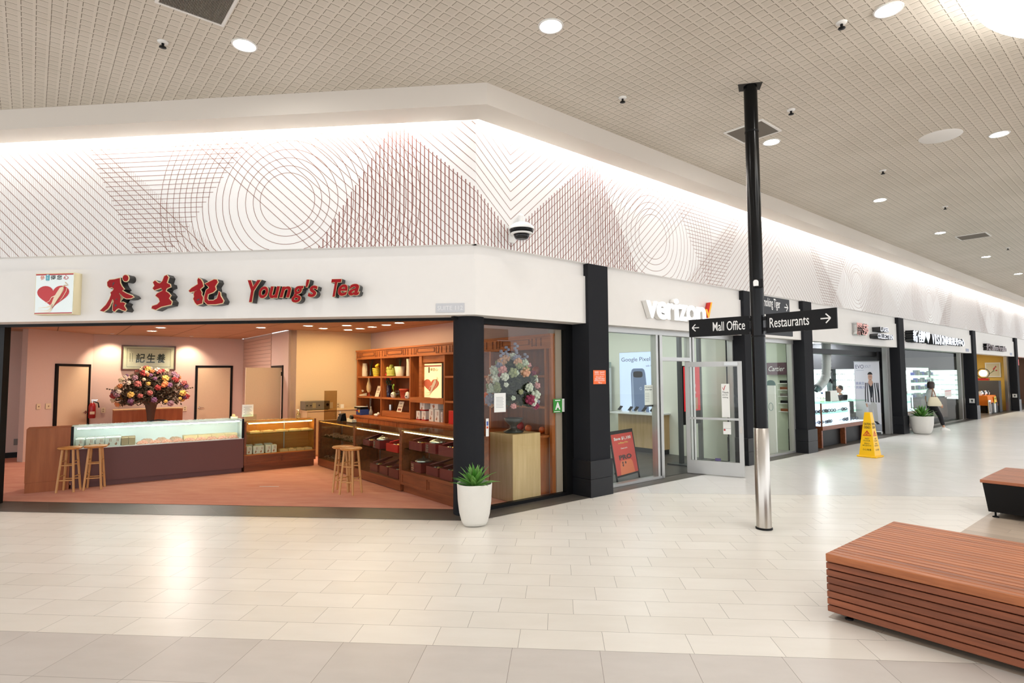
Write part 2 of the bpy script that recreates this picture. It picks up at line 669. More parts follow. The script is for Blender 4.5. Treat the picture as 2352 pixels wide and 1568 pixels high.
def mural_segments():
    """line art of one half repeat, from the plain end (-7.23) to the V axis (.60): (material, width, x0, z0, x1, z1)"""
    s = []
    A0, A1 = -7.23, .60
    # fine grey uprights
    for i in range(130):
        u = A0 + .015 + i * .030
        zt = MZ1 if u < -5.469 else 5.285 - (u + 5.469) * .901
        if zt > MZ0:
            s.append((0, .0045, u, MZ0, u, zt))
    # level lines
    for k in range(-3, 23):
        z = 5.079 - .0684 * k
        if z > 5.3 or z < MZ0:
            continue
        s.append((1, .007, -5.608 + (5.095 - z) * .497, z, -3.303 - (5.045 - z) * .725, z))
    # raking lines, slope -.9
    def rake(u):
        x0, z0, x1, z1 = u, 5.30, u + 1.675 / .9, MZ0
        if x0 < A0:
            z0 -= (A0 - x0) * .9
            x0 = A0
        if x1 > A1:
            z1 += (x1 - A1) * .9
            x1 = A1
        if x1 > x0:
            s.append((1, .0075, x0, z0, x1, z1))
    for k in range(-12, 11):
        rake(-5.617 - .146 * (10 - k) if k < 11 else 0)
    for k in range(0, 33):
        rake(-4.139 + .146 * k)
    # rings
    for r in RAD:
        n = 72
        for i in range(n):
            a, b = 2 * PI * i / n, 2 * PI * (i + 1) / n
            p = (CIRC[0] + r * math.cos(a), CIRC[1] + r * math.sin(a))
            q = (CIRC[0] + r * math.cos(b), CIRC[1] + r * math.sin(b))
            m = (p[1] + q[1]) / 2
            if MZ0 < m < 5.3:
                s.append((1, .007, p[0], max(MZ0, p[1]), q[0], max(MZ0, q[1])))
    # heavier red uprights in a triangle
    for i in range(50):
        u = -2.17 + i * .0565
        if u > A1:
            break
        zt = min(3.646 + (u + 2.181) * 1.615, 5.27 - (u + 1.016) * .866, 5.30)
        if zt > MZ0:
            s.append((2, .0125, u, MZ0, u, zt))
    return s


def mural_wall(name, w0, w1, place, rot):
    """plain wall slab plus its painted lines; place maps unrolled w to the local x of the wall"""
    b = MB()
    b.box(place(w0), place(w1), 0, .10, MZ0, MZ1, 0)
    A0, A1 = -7.23, .60
    P = A1 - A0
    base = mural_segments()
    for k in range(-2, 8):
        for (mi, wd_, x0, z0, x1, z1) in base:
            if k % 2 == 0:
                f = lambda x: x + k * P
            else:
                f = lambda x: 2 * A1 - x + (k - 1) * P
            a, c = f(x0), f(x1)
            za, zc = z0, z1
            if a > c:
                a, c, za, zc = c, a, zc, za
            if c <= w0 or a >= w1:
                continue
            if a < w0:
                za += (zc - za) * (w0 - a) / (c - a)
                a = w0
            if c > w1:
                zc = za + (zc - za) * (w1 - a) / (c - a)
                c = w1
            d = Vector((c - a, zc - za))
            if d.length < 1e-5:
                continue
            X = place
            if k > 1 and mi == 2:
                mi, wd_ = 0, .005
            n = Vector((-d.y, d.x)).normalized() * wd_ / 2
            y = -.0012 - .0004 * mi
            b.quad((X(a - n.x), y, za - n.y), (X(c - n.x), y, zc - n.y), (X(c + n.x), y, zc + n.y), (X(a + n.x), y, za + n.y), mi + 1)
    return struct(b.build(name, [m_mural, m_ln_grey, m_ln_brown, m_ln_red], loc=O, rotz=rot))


mural_wall('wall_mural', -14, 0, lambda w: w, LROT)
mural_wall('wall_mural', 0, 46, lambda w: w, RROT)

# light cove
t = thing('cove_light', 'long white LED strip washing the top of the patterned wall above the tea shop', 'light', L(-5, -.075, 5.33))
b = MB(); b.box(-9.0, 4.7, -.05, .05, 0, .02)
b.build('strip', m_led, t, rotz=LROT)
t = thing('cove_light', 'long white LED strip washing the top of the patterned wall that runs down the mall', 'light', R(20, -.075, 5.33))
b = MB(); b.box(-19.95, 25, -.05, .05, 0, .02)
b.build('strip', m_led, t, rotz=RROT)

# ------------------------------------------------------------------ sign bands of the shops
def fascia(name, x0, x1, z0=2.69, z1=3.43, m=None):
    return wall_R(name, x0, x1, .068, .40, z0, z1, m or m_white)


b = MB()
ca, cb = corner(.05), corner(.40)
b.prism([L(-15, .05), ca, cb, L(-15, .40)], 2.686, 3.43)
b.prism([ca, R(2.17, .062), R(2.17, .40), cb], 2.686, 3.43)
struct(b.build('wall_fascia', m_white))

PIL = [(2.16, 2.62), (6.87, 7.33), (9.62, 10.08), (16.24, 16.70), (25.03, 25.49), (33.12, 33.58)]


def pillar(x0, x1):
    b = MB()
    b.box(x0, x1, 0, .44, 0, 3.624, 0)
    for z0, z1 in ((0, .275), (.28, .555)):
        b.box(x0 - .025, x1 + .025, -.025, .44, z0, z1, 1)
    struct(b.build('wall_pillar', [m_dark, m_darktile], loc=O, rotz=RROT))


for p in PIL:
    pillar(*p)
for a, c in ((2.62, 6.90), (7.33, 9.65), (10.08, 16.27), (16.70, 25.06), (25.49, 33.15), (33.58, 46)):
    fascia('wall_fascia', a, c)

# round pier at the corner of the tea shop
_pc = lco(Vector((-1.25, 7.86, 0)))
b = MB()
b.lathe([(.213, 0), (.213, 2.70)], 40, (0, 0, 0))
struct(b.build('wall_pier', m_dark, loc=L(_pc.x, _pc.y)))

# ------------------------------------------------------------------ tea shop shell (mostly in the R frame)
m_twall = mat('dusty_pink_wall', (206, 180, 168), .75, var=.04, vs=40)
m_bwall = mat('beige_wall', (226, 200, 160), .75, var=.04, vs=40)
m_tceil = tile_mat('tea_shop_ceiling_tile', (176, 138, 112), (188, 150, 122), (110, 84, 68), 1.22, 1.22, 0, .2, .3, .02, .8, rot=RROT)
m_slat = mat('slat_wall', (196, 164, 148), .6)
TZ = 3.0
b = MB()
b.poly([tuple(p) for p in (L(-12.7, .39, TZ), L(-.2, .39, TZ), R(.2, .39, TZ), R(2.3, .39, TZ), R(2.3, 8.0, TZ), R(.1, 8.0, TZ), R(.1, 12.3, TZ), R(-12, 12.3, TZ))][::-1])
struct(b.build('ceiling', m_tceil))
wall_L('wall_header', -12.7, -.1, .38, .44, 2.645, 3.02, m_black)
wall_R('wall_header', -.1, 2.2, .38, .44, 2.64, 3.02, m_black)
wall_R('wall_right', 2.22, 2.36, .44, 8.0, 0, TZ, m_twall)
wall_R('wall_return', 1.87, 2.22, .452, .62, 0.006, 2.62, mat('return_wall', (178, 160, 146), .75))
wall_R('wall_back', .17, 2.22, 7.82, 8.0, 0, TZ, m_bwall)
b = MB()                                        # slatted wall with a doorway at its near end
b.box(.17, .30, 9.30, 12.2, 0, TZ, 0)
b.box(.17, .30, 7.82, 8.36, 0, TZ, 0)
b.box(.17, .30, 8.36, 9.30, 2.14, TZ, 0)
b.box(.28, .30, 7.9, 9.4, 0, TZ, 0)
for i in range(30):
    z = .12 + i * .099
    b.box(.152, .17, 9.34, 12.0, z, z + .088, 1)
struct(b.build('wall_slatted', [m_twall, m_slat], loc=O, rotz=RROT))
wall_R('wall_back', -3.44, .2, 12.02, 12.2, 0, TZ, m_twall)
b = MB()
b.prism([R(-3.44, 12.02), R(-3.44, 12.3), R(-4.80, 10.97), R(-4.70, 10.79)], 0, TZ)
struct(b.build('wall_back', m_twall))
b = MB()
b.prism([R(-4.70, 10.79), R(-4.56, 10.93), R(-4.56, 12.1), R(-4.70, 12.1)], 0, TZ)
struct(b.build('wall_back', m_twall))
wall_R('wall_back', -12, -4.70, 11.92, 12.1, 0, TZ, m_twall)
wall_R('baseboard_back', -12, -4.72, 11.89, 11.92, 0.006, .13, m_black)
wall_L('wall_left', -12.9, -12.7, .1, 14, 0, TZ, m_twall)

# window of the tea shop beside the round pier
b = MB()
b.box(.25, 2.13, .40, .408, .05, 2.64)
w = struct(b.build('window_1', m_glass, loc=O, rotz=RROT))
b = MB()
b.box(.25, 2.16, .36, .45, .004, .05)
b.box(.25, 2.16, .36, .45, 2.60, 2.69)
b.box(2.00, 2.16, .36, .45, .05, 2.60)
b.build('window_frame', m_black, w)
# roll-down gate track at the far left of the opening
q = Lp(16, 800, .45)
b = MB(); b.box(q.x - .3, q.x, .40, .50, 0.006, 2.69)
struct(b.build('trim_1', m_black, loc=O, rotz=LROT))

# ------------------------------------------------------------------ mall ceiling fixtures
m_trim = mat('white_trim', (232, 230, 226), .5)
m_grille = mat('grey_grille', (128, 120, 110), .6)
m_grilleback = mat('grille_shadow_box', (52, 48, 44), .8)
DL = [((-3.424, 5.83), 'recessed ceiling downlight left of the air grille above the heart sign'),
      ((-.048, 5.79), 'recessed ceiling downlight above the corner where the two bulkheads meet'),
      ((3.345, 5.83), 'recessed ceiling downlight closest to the big glowing ring'),
      ((3.381, 9.107), 'recessed ceiling downlight beside the square grille behind the black post'),
      ((6.774, 9.135), 'recessed ceiling downlight right of the white round ceiling plate'),
      ((6.79, 12.44), 'recessed ceiling downlight in front of the third dark pillar of the facade'),
      ((9.95, 15.55), 'recessed ceiling downlight nearest to the long far air grille'),
      ((13.45, 18.95), 'second farthest recessed ceiling downlight down the mall'),
      ((16.95, 22.35), 'farthest recessed ceiling downlight at the right edge of the photo')]
EDL = 90
m_down = mat('downlight_lens', (255, 255, 255), .5, emit=(255, 253, 249), es=EDL)
dl0 = None
for (x, y), lab in DL:
    if dl0 is None:
        dl0 = thing('downlight', lab, 'ceiling light', (x, y, ZC), group='round downlights in the mall ceiling')
        b = MB(); b.lathe([(.105, 0), (.135, 0), (.13, -.012), (.105, -.006), (.105, 0)], 28, caps=False)
        b.build('trim_ring', m_trim, dl0)
        b = MB(); b.lathe([(.001, -.004), (.105, -.004)], 28, caps=False)
        b.build('lens', m_down, dl0)
    else:
        copy_tree(dl0, (x, y, ZC), label=lab)
# the same downlights where the frame does not reach
for i in range(-2, 8):
    for j in range(-2, 6):
        x, y = -.04 + 3.39 * i, 5.82 + 3.31 * j
        p = Vector((x, y, 0))
        if min((p - O).dot(-LY), 99) < .9 or (p - O).dot(-RY) < .9:
            continue
        if any(abs(x - a[0][0]) + abs(y - a[0][1]) < 1.6 for a in DL):
            continue
        if (p - O).dot(-RY) > 13 or x < -8:
            continue
        lamp('AREA', 'downlight_lamp', (x, y, ZC - .01), .0987 * EDL * .8, (1, .985, .96), .2)

# glowing ring lamp
t = thing('ring_lamp', 'big glowing white ring lamp hung under the ceiling at the top right corner', 'light', (5.094, 4.28, 5.2))
b = MB(); b.lathe([(1.40, 0), (1.68, 0), (1.68, .10), (1.40, .10), (1.40, 0)], 72, caps=False)
b.build('diffuser', mat('ring_lamp_glow', (255, 255, 255), .5, emit=(255, 254, 250), es=7), t)
for k in range(4):
    a = PI / 4 + k * PI / 2
    b = MB(); b.tube((1.54 * math.cos(a), 1.54 * math.sin(a), .10), (1.54 * math.cos(a), 1.54 * math.sin(a), ZC - 5.2), .006, n=6)
    b.build('suspension_rod', m_steel, t)
b = MB(); b.lathe([(1.395, .02), (1.395, .03), (.02, .03), (.02, .02)], 64, caps=False)
b.build('inner_disc', mat('ring_lamp_disc', (238, 239, 242), .5, emit=(238, 240, 244), es=.35), t)

# sprinkler heads
SPK = [((374, 102), 'sprinkler head under the ceiling left of the first downlight'), ((1430, 229), 'sprinkler head with white cup above the corner bulkhead'),
       ((1817, 257), 'sprinkler head between the post top and the ceiling plate'), ((1933, 58), 'sprinkler head left of the downlight near the ring lamp'),
       ((2028, 395), 'sprinkler head in the middle of the far ceiling'), ((2171, 477), 'small sprinkler head beyond the sixth downlight'),
       ((2315, 571), 'tiny farthest sprinkler head near the right edge')]
sp0 = None
for q, lab in SPK:
    p = atz(q[0], q[1], ZC - .03)
    if sp0 is None:
        sp0 = thing('sprinkler_head', lab, 'sprinkler', (p.x, p.y, ZC), group='sprinkler heads in the mall ceiling')
        b = MB(); b.lathe([(.012, 0), (.055, 0), (.05, -.012), (.012, -.02)], 16); b.build('escutcheon', m_trim, sp0)
        b = MB(); b.tube((0, 0, 0), (0, 0, -.06), .014); b.lathe([(.004, -.052), (.036, -.06), (.036, -.066), (.004, -.07)], 12); b.build('deflector', m_black, sp0)
    else:
        copy_tree(sp0, (p.x, p.y, ZC), label=lab)


def air_grille(pts, lab, n, dark):
    """pts: three corners (origin, along x, along y) on the ceiling"""
    o, a, c = [Vector((p[0], p[1], 0)) for p in pts]
    w, d = (a - o).length, (c - o).length
    rz = math.atan2((a - o).y, (a - o).x)
    flip = -1 if (a - o).cross(c - o).z < 0 else 1
    t = thing('air_grille', lab, 'air grille', (o.x, o.y, ZC), rz)
    b = MB()
    f = .03
    y0, y1 = sorted((0, d * flip))
    b.box(-f, w + f, y0 - f, y0, -.015, 0); b.box(-f, w + f, y1, y1 + f, -.015, 0)
    b.box(-f, 0, y0, y1, -.015, 0); b.box(w, w + f, y0, y1, -.015, 0)
    b.build('frame', m_trim, t)
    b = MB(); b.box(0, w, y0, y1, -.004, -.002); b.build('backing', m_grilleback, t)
    b = MB()
    for i in range(n):
        x = w * (i + .5) / n
        b.box(x - w / n * .28, x + w / n * .28, y0, y1, -.014, -.004)
    g = b.build('slat', m_grille, t)
    return t


_c = math.radians(44.84)
CD, CC = Vector((math.cos(_c), math.sin(_c), 0)), Vector((-math.sin(_c), math.cos(_c), 0))
cp = lambda d, c: CD * d + CC * c
air_grille((cp(.83, 6.29), cp(1.388, 6.29), cp(.83, 5.10)), 'dark louvred air grille cut off by the top edge of the photo', 48, 1)
air_grille((cp(7.935, 4.345), cp(8.48, 4.345), cp(7.935, 3.80)), 'square perforated air grille in the ceiling behind the black post', 40, 0)
_f = [atz(*q, ZC) for q in ((2232, 545), (2262, 533), (2300, 540))]
air_grille((_f[1], _f[1] + CD * .6, _f[1] + CC * .6), 'far square air grille in the ceiling toward the end of the mall', 20, 0)
p = atz(2160, 313, ZC)
b = MB(); b.lathe([(.001, -.012), (.26, -.012), (.28, 0)], 32, caps=False)
tag(b.build('ceiling_plate', m_trim, loc=(p.x, p.y, ZC)), 'white round cover plate on the ceiling between two downlights', 'ceiling plate')

# ------------------------------------------------------------------ signpost
PC = Vector((2.463, 7.275, 0))
t = thing('signpost', 'tall black direction post with steel foot and sign arms', 'signpost', PC, 0)
b = MB(); b.lathe([(.081, 1.2), (.081, ZC - .002)], 32); b.build('pole', m_blackgl, t)
for z in (4.92, 2.33):
    b = MB(); b.lathe([(.0845, z), (.0845, z + .02)], 32); b.build('pole_joint', m_black, t)
b = MB(); b.lathe([(.088, .02), (.088, 1.21), (.083, 1.215)], 36); b.build('steel_sleeve', m_steel, t)
b = MB(); b.lathe([(.098, .001), (.098, .018), (.088, .024)], 32); b.build('base_ring', m_black, t)
b = MB(); b.prism([(-.17, -.06), (.12, -.10), (.15, .10), (-.10, .13)], ZC - .004, ZC - .001); b.build('ceiling_opening', m_grilleback, t)
_cz = math.atan2(-PC.y, -PC.x)


def arm(h, x0, x1, z0, z1, text, tx, th, ar, adir, name='sign_arm', gray=False):
    """sign blade: local x along heading h, seen from its -y side"""
    b = MB(); b.rbox(x0, x1, -.012, .012, z0, z1, .003)
    a = b.build(name, m_armgrey if gray else m_armblack, t, rotz=h)
    if text:
        b = MB()
        put_text(b, text, tx[0], z0 + (z1 - z0) * .27, -.0135, h=th, w=tx[1] - tx[0], size=1, offset=.005, res=4)
        b.build('lettering', m_signtxt, a)
    if ar:
        b = MB()
        c = ((ar[0] + ar[1]) / 2, (z0 + z1) / 2 + .005)
        s = (ar[1] - ar[0]) / 2
        for (xa, za, xb, zb) in ((-1, 0, .85, 0), (.05, .95, 1, 0), (.05, -.95, 1, 0)):
            d = Vector((xb - xa, zb - za)).normalized()
            n = Vector((-d.y, d.x)) * .13
            P = [(xa - n.x, za - n.y), (xb - n.x, zb - n.y), (xb + n.x, zb + n.y), (xa + n.x, za + n.y)]
            b.poly([(c[0] + adir * s * p[0], -.0135, c[1] + s * p[1]) for p in P])
        b.build('arrow', m_signtxt, a)
    s = 1 if x1 > abs(x0) else -1
    xe = x0 if s > 0 else x1
    for zz in (z0 + .03, z1 - .07):
        b = MB()
        b.box(xe - .05 if s > 0 else xe - .01, xe + .01 if s > 0 else xe + .05, -.02, .02, zz, zz + .04)
        b.build('bracket', m_black, a)
    return a


m_armblack = mat('black_sign_arm', (12, 11, 12), .4, spec=.2)
m_armgrey = mat('charcoal_sign_arm', (50, 52, 56), .5, spec=.2)
arm(math.radians(-50.5), .115, .95, 2.372, 2.604, 'Restaurants', (.165, .645), .118, (.775, .885), 1)
arm(math.radians(-36.3), -.885, -.10, 2.372, 2.604, 'Mall Office', (-.56, -.15), .118, (-.84, -.745), -1)
arm(math.radians(43.6), .06, .83, 2.63, 2.86, 'Smoking Tiger', (.10, .57), .15, (.68, .78), 1, gray=True)
arm(math.radians(43.6), .07, .90, 2.372, 2.604, '', None, 0, (.76, .86), 1, gray=True)
b = MB()
b.M = Matrix.Rotation(_cz + PI / 2 + .25, 4, 'Z')
b.rbox(-.05, .05, -.115, -.06, 2.935, 3.04, .006)
b.box(-.055, .055, -.09, .0, 2.96, 3.02)
sb = b.build('sensor_box', m_black, t)
b = MB()
b.M = Matrix.Rotation(_cz + PI / 2 - .05, 4, 'Z')
pts = [(-.028 + .0, 2.952), (.028, 2.952)] + [(.03 * math.cos(a), 3.0 + .028 * math.sin(a)) for a in [i * PI / 8 for i in range(9)]]
b.M = b.M @ Matrix.Translation((0, -.135, 0))
b.plate(pts, .03)
b.build('sensor_cap', m_plastic, sb)

# ------------------------------------------------------------------ benches
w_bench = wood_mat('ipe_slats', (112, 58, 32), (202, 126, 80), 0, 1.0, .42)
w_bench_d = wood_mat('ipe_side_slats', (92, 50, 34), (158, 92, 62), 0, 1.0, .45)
BR = math.radians(-46.02)
bl = thing('slatted_bench', 'big brown slatted wood bench at the lower right corner of the floor', 'bench', (2.04, 4.69, 0), BR)
b = MB()
NS = 21
for i in range(NS):
    y0 = .0 + 1.51 * i / NS
    b.rbox(0, 3.4, y0 + .004, y0 + 1.51 / NS - .004, .425 if i not in (0, NS - 1) else .425, .485, .004)
b.build('seat_slats', w_bench, bl)
b = MB()
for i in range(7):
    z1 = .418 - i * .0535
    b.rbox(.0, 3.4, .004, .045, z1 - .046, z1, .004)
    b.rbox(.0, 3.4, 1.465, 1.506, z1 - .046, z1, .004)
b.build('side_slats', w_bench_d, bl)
b = MB()
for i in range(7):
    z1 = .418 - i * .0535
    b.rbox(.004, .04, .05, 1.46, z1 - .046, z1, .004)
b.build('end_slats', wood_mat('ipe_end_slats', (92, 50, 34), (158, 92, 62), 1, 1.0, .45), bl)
b = MB(); b.box(.06, 3.35, .06, 1.45, .035, .42); b.build('frame', m_black, bl)


def leveler(par, x, y):
    b = MB(); b.lathe([(.028, 0), (.03, .012), (.02, .016), (.008, .02), (.008, .04)], 14, (x, y, 0)); return b.build('foot', m_black, par)


for x, y in ((.12, .09), (1.35, .09), (2.6, .09), (.12, 1.4), (1.35, 1.4), (2.6, 1.4)):
    leveler(bl, x, y)
b2 = thing('black_bench', 'black box bench with a thin wood top behind the slatted bench', 'bench', (5.47, 8.03, 0), BR)
b = MB()
for i in range(14):
    y0 = 1.5 * i / 14
    b.rbox(0, 3, y0 + .002, y0 + 1.5 / 14 - .002, .446, .485, .003)
b.build('seat_slats', wood_mat('bench_top_wood', (126, 70, 46), (180, 112, 76), 0, 1.0, .42), b2)
b = MB(); b.hexa([(.06, .06, .075), (2.9, .06, .075), (2.9, 1.44, .075), (.06, 1.44, .075), (.02, .02, .44), (2.97, .02, .44), (2.97, 1.48, .44), (.02, 1.48, .44)])
b.build('base', m_black, b2)
for x, y in ((.12, .12), (1.4, .12), (2.7, .12), (.12, 1.35), (1.4, 1.35)):
    b = MB(); b.lathe([(.035, 0), (.037, .012), (.012, .022), (.01, .078)], 14, (x, y, 0)); b.build('foot', m_black, b2)

# ------------------------------------------------------------------ planters
m_pot = mat('white_concrete_pot', (222, 219, 212), .6, var=.03, vs=9)
m_soil = mat('dark_soil', (48, 38, 28), .95)


def leaf_mat():
    g = G('agave_leaf')
    x, y, z = g.sep(g.objco())
    ri = g.node('ShaderNodeNewGeometry').outputs['Random Per Island']
    g.base(g.mix(ri, rgb(62, 124, 34), rgb(120, 168, 84)))
    g.b.inputs['Roughness'].default_value = .38
    g.b.inputs['Specular IOR Level'].default_value = .5
    return g.m


m_leaf = leaf_mat()


def planter(loc, k, lab, rz, n_leaf, seed, wide, tall=1.0):
    rnd = random.Random(seed)
    t = thing('planter', lab, 'potted plant', loc, rz, None)
    def ring(r, z, n=40, e=2.6):
        out = []
        for i in range(n):
            a = 2 * PI * i / n
            c, s = math.cos(a), math.sin(a)
            q = (abs(c) ** e + abs(s) ** e) ** (-1 / e)
            out.append((r * q * c, r * q * s, z))
        return out
    h = .49 * k * tall
    prof = [(.10, .004), (.138, .012), (.155, .05), (.178, .14), (.195, .28), (.2, .40), (.205, .485), (.203, .49), (.193, .488), (.188, .47), (.186, .43)]
    b = MB(); b.rings([ring(r * k, z * k * tall) for r, z in prof], 0, True, True); b.build('pot', m_pot, t)
    b = MB(); b.rings([ring(.185 * k, .435 * k * tall), ring(.06 * k, .45 * k * tall)], 0, True, False); b.build('soil', m_soil, t)
    b = MB()
    for i in range(n_leaf):
        f = i / n_leaf
        a = i * 2.39996 + rnd.uniform(-.2, .2)
        el = math.radians(24 + 60 * f ** 1.3 + rnd.uniform(-6, 6))
        ln = k * (.30 - .07 * f + rnd.uniform(-.03, .03)) * wide
        wd_ = k * .036 * rnd.uniform(.9, 1.15)
        base = Vector((math.cos(a) * .03 * k * (1 - f), math.sin(a) * .03 * k * (1 - f), .44 * k * tall + .05 * k * f))
        side = Vector((-math.sin(a), math.cos(a), 0))
        p, e = base.copy(), el
        vs, N = [], 7
        droop = rnd.uniform(.03, .11) * (1.6 - f)
        for j in range(N + 1):
            s = j / N
            w_ = wd_ * (math.sin(PI * min(1, .25 + s * .62)) ** 1.0) * (1 - s ** 3) + .001
            up = Vector((-math.cos(a) * math.sin(e), -math.sin(a) * math.sin(e), math.cos(e)))
            vs += [tuple(p - side * w_), tuple(p - up * w_ * .35), tuple(p + side * w_), tuple(p + up * .002)]
            p = p + Vector((math.cos(a) * math.cos(e), math.sin(a) * math.cos(e), math.sin(e))) * ln / N
            e -= droop * (.4 + s)
        fs = []
        for j in range(N):
            o = j * 4
            for m in range(4):
                fs.append((o + m, o + (m + 1) % 4, o + 4 + (m + 1) % 4, o + 4 + m))
        b.add(vs, fs, 0, True)
    b.build('foliage', m_leaf, t)
    return t


p = atz(1090, 1211)
d = p.normalized()
planter((p.x + d.x * .14 + .0, p.y + d.y * .14, 0), 1.06, 'white pot with a spiky green plant in front of the round dark pier', .35, 34, 3, 1.0)
p = atz(2118.5, 997)
d = p.normalized()
planter((p.x + d.x * .2, p.y + d.y * .2, 0), 1.52, 'white pot with a spiky green plant beside the walking woman', .8, 34, 5, .92, .74)

# ------------------------------------------------------------------ wet floor cone
m_yel = mat('yellow_plastic', (250, 196, 10), .4)
m_orange = mat('red_orange_print', (206, 70, 16), .5)
ca, cb, cc_ = atz(1975, 1047.5), atz(2000.3, 1052.4), atz(2021.7, 1048)
mid = (ca + cc_) / 2
sd = ((cb - ca).length + (cc_ - cb).length) / 4
rz = math.atan2((cc_ - cb).y, (cc_ - cb).x)
ctr = cb + (mid - cb).normalized() * sd * math.sqrt(2)
t = thing('wet_floor_cone', 'yellow wet floor cone standing in the aisle', 'caution cone', ctr, rz)
s0, s1, hb, ht = sd * .80, sd * .285, .035, 1.0
b = MB()
b.rbox(-sd, sd, -sd, sd, 0.001, .04, .012)
b.hexa([(-s0, -s0, hb), (s0, -s0, hb), (s0, s0, hb), (-s0, s0, hb), (-s1, -s1, ht), (s1, -s1, ht), (s1, s1, ht), (-s1, s1, ht)])
b.build('body', m_yel, t)
for k in range(2):                     # the two faces seen: local -y and local -x
    sl = math.atan2(s0 - s1, ht - hb)
    fM = Matrix.Rotation(-PI / 2 * k, 4, 'Z') @ Matrix.Translation((0, -s0 - .0025, hb)) @ Matrix.Rotation(-sl, 4, 'X')
    hh = (ht - hb) / math.cos(sl)
    for txt, z, h, w in (('CAUTION', .70, .058, .20), ('CUIDADO', .625, .058, .20), ('WET', .375, .034, .14), ('FLOOR', .328, .034, .2), ('PISO', .262, .034, .15), ('MOJADO', .215, .034, .26), ('小心地滑', .12, .046, .26)):
        w = w * sd / .26
        b = MB(); b.M = fM
        put_text(b, txt, 0, z * hh, 0, h=h * hh, w=w * .86, align='C', size=1, offset=.02 if h > .05 else .004, res=2)
        b.build('lettering', m_ink, t)
    br = MB(); br.M = fM
    z0, z1, wt = .455 * hh, .585 * hh, .115 * sd / .26
    for (o, i_) in (((-wt, z0), (-wt * .72, z0 + .016)), ):
        A, B_, C_ = (-wt, z0), (wt, z0), (0, z1)
        a_, b_, c_ = (-wt * .74, z0 + .018), (wt * .74, z0 + .018), (0, z1 - .035)
        for P in ((A, B_, b_, a_), (B_, C_, c_, b_), (C_, A, a_, c_)):
            br.poly([(x, 0, z) for x, z in P])
    for (xa, za, xb, zb, wd_) in ((-.02, .10, .035, .035, .014), (.02, .045, -.04, .03, .012), (-.03, .075, .0, .02, .012)):
        dd = Vector((xb - xa, zb - za)).normalized(); nn = Vector((-dd.y, dd.x)) * wd_ / 2
        br.poly([(x, 0, z0 + z) for x, z in ((xa - nn.x, za - nn.y), (xb - nn.x, zb - nn.y), (xb + nn.x, zb + nn.y), (xa + nn.x, za + nn.y))])
    br.build('warning_triangle', m_orange, t)

# ------------------------------------------------------------------ dome camera on the patterned wall
m_camw = mat('camera_white', (240, 240, 238), .35)
q = Rp(1198, 545, -.33)
wp = Rp(1174, 540, 0)
t = thing('dome_camera', 'white and black dome camera on a wall arm over the corner shop', 'security camera', R(wp.x, 0, 3.72), RROT)
zc_ = 4.02 - 3.72
b = MB(); b.rbox(-.055, .055, -.025, -.003, .0, .235, .008); b.build('wall_plate', m_camw, t)
dx = q.x - wp.x
b = MB()
b.path([(0, -.02, .13), (dx * .45, -.16, .24), (dx * .9, -.31, .30), (dx, -.33, .285), (dx, -.33, .19)], [.05, .042, .042, .042, .042], 12)
b.build('arm', m_camw, t)
b = MB(); b.lathe([(.05, .205), (.10, .195), (.15, .16), (.172, .118), (.172, .11), (.16, .108)], 32, (dx, -.33, 0)); b.build('housing', m_camw, t)
b = MB(); b.lathe([(.158, .112), (.166, .108), (.15, .062), (.14, .06)], 32, (dx, -.33, 0)); b.build('black_band', m_blackgl, t)
b = MB(); b.lathe([(.12, .068), (.148, .064), (.14, .046), (.11, .044)], 32, (dx, -.33, 0)); b.build('lower_ring', m_camw, t)
b = MB(); b.lathe([(.11, .046), (.10, .018), (.085, -.01), (.06, -.02)], 24, (dx, -.33, 0)); b.build('lens_block', m_blackgl, t)
b = MB(); b.lathe([(.105, .04), (.10, .0), (.08, -.032), (.045, -.05), (.002, -.056)], 24, (dx, -.33, 0), caps=False); b.build('clear_dome', glass_mat('clear_dome', (250, 250, 252), .12), t)

# ------------------------------------------------------------------ letters of the tea shop sign
def channel_letter(ch, x0, x1, z0, z1, depth, frame, y_face, lab, cat='sign letter', group=None, face=None, ret=None, trim=None, name='sign_letter', bold=.02, shear=0.0, res=4):
    """one mounted letter: face, edge trim and return, fitted to its box; frame 'L' or 'R'"""
    P, rot = (L, LROT) if frame == 'L' else (R, RROT)
    t = thing(name, lab, cat, P(x0, y_face + depth, z0), rot, group)
    w, h = x1 - x0, z1 - z0
    vs, fs, nz, bb = glyphs(ch, size=1, shear=shear, offset=bold, ext=.2, res=res)
    kx, kz = w / (bb[1] - bb[0]), h / (bb[3] - bb[2])
    def fit(y_front, y_back):
        return [((v[0] - bb[0]) * kx, y_front if v[1] < .1 else y_back, (v[2] - bb[2]) * kz) for v in vs]
    b = MB(); b.add(fit(-depth - .004, -depth + .006), fs); b.build('face', face, t)
    if trim:
        vs2, fs2, nz2, bb2 = glyphs(ch, size=1, shear=shear, offset=bold + .013, ext=.2, res=res)
        b = MB()
        b.add([((v[0] - bb[0]) * kx, -depth if v[1] < .1 else -depth + .012, (v[2] - bb[2]) * kz) for v in vs2], fs2)
        b.build('trim', trim, t)
        b = MB()
        b.add([((v[0] - bb[0]) * kx, -depth + .012 if v[1] < .1 else 0, (v[2] - bb[2]) * kz) for v in vs2], fs2)
        b.build('return', ret, t)
    else:
        b = MB(); b.add(fit(-depth + .004, 0), fs); b.build('return', ret, t)
    return t


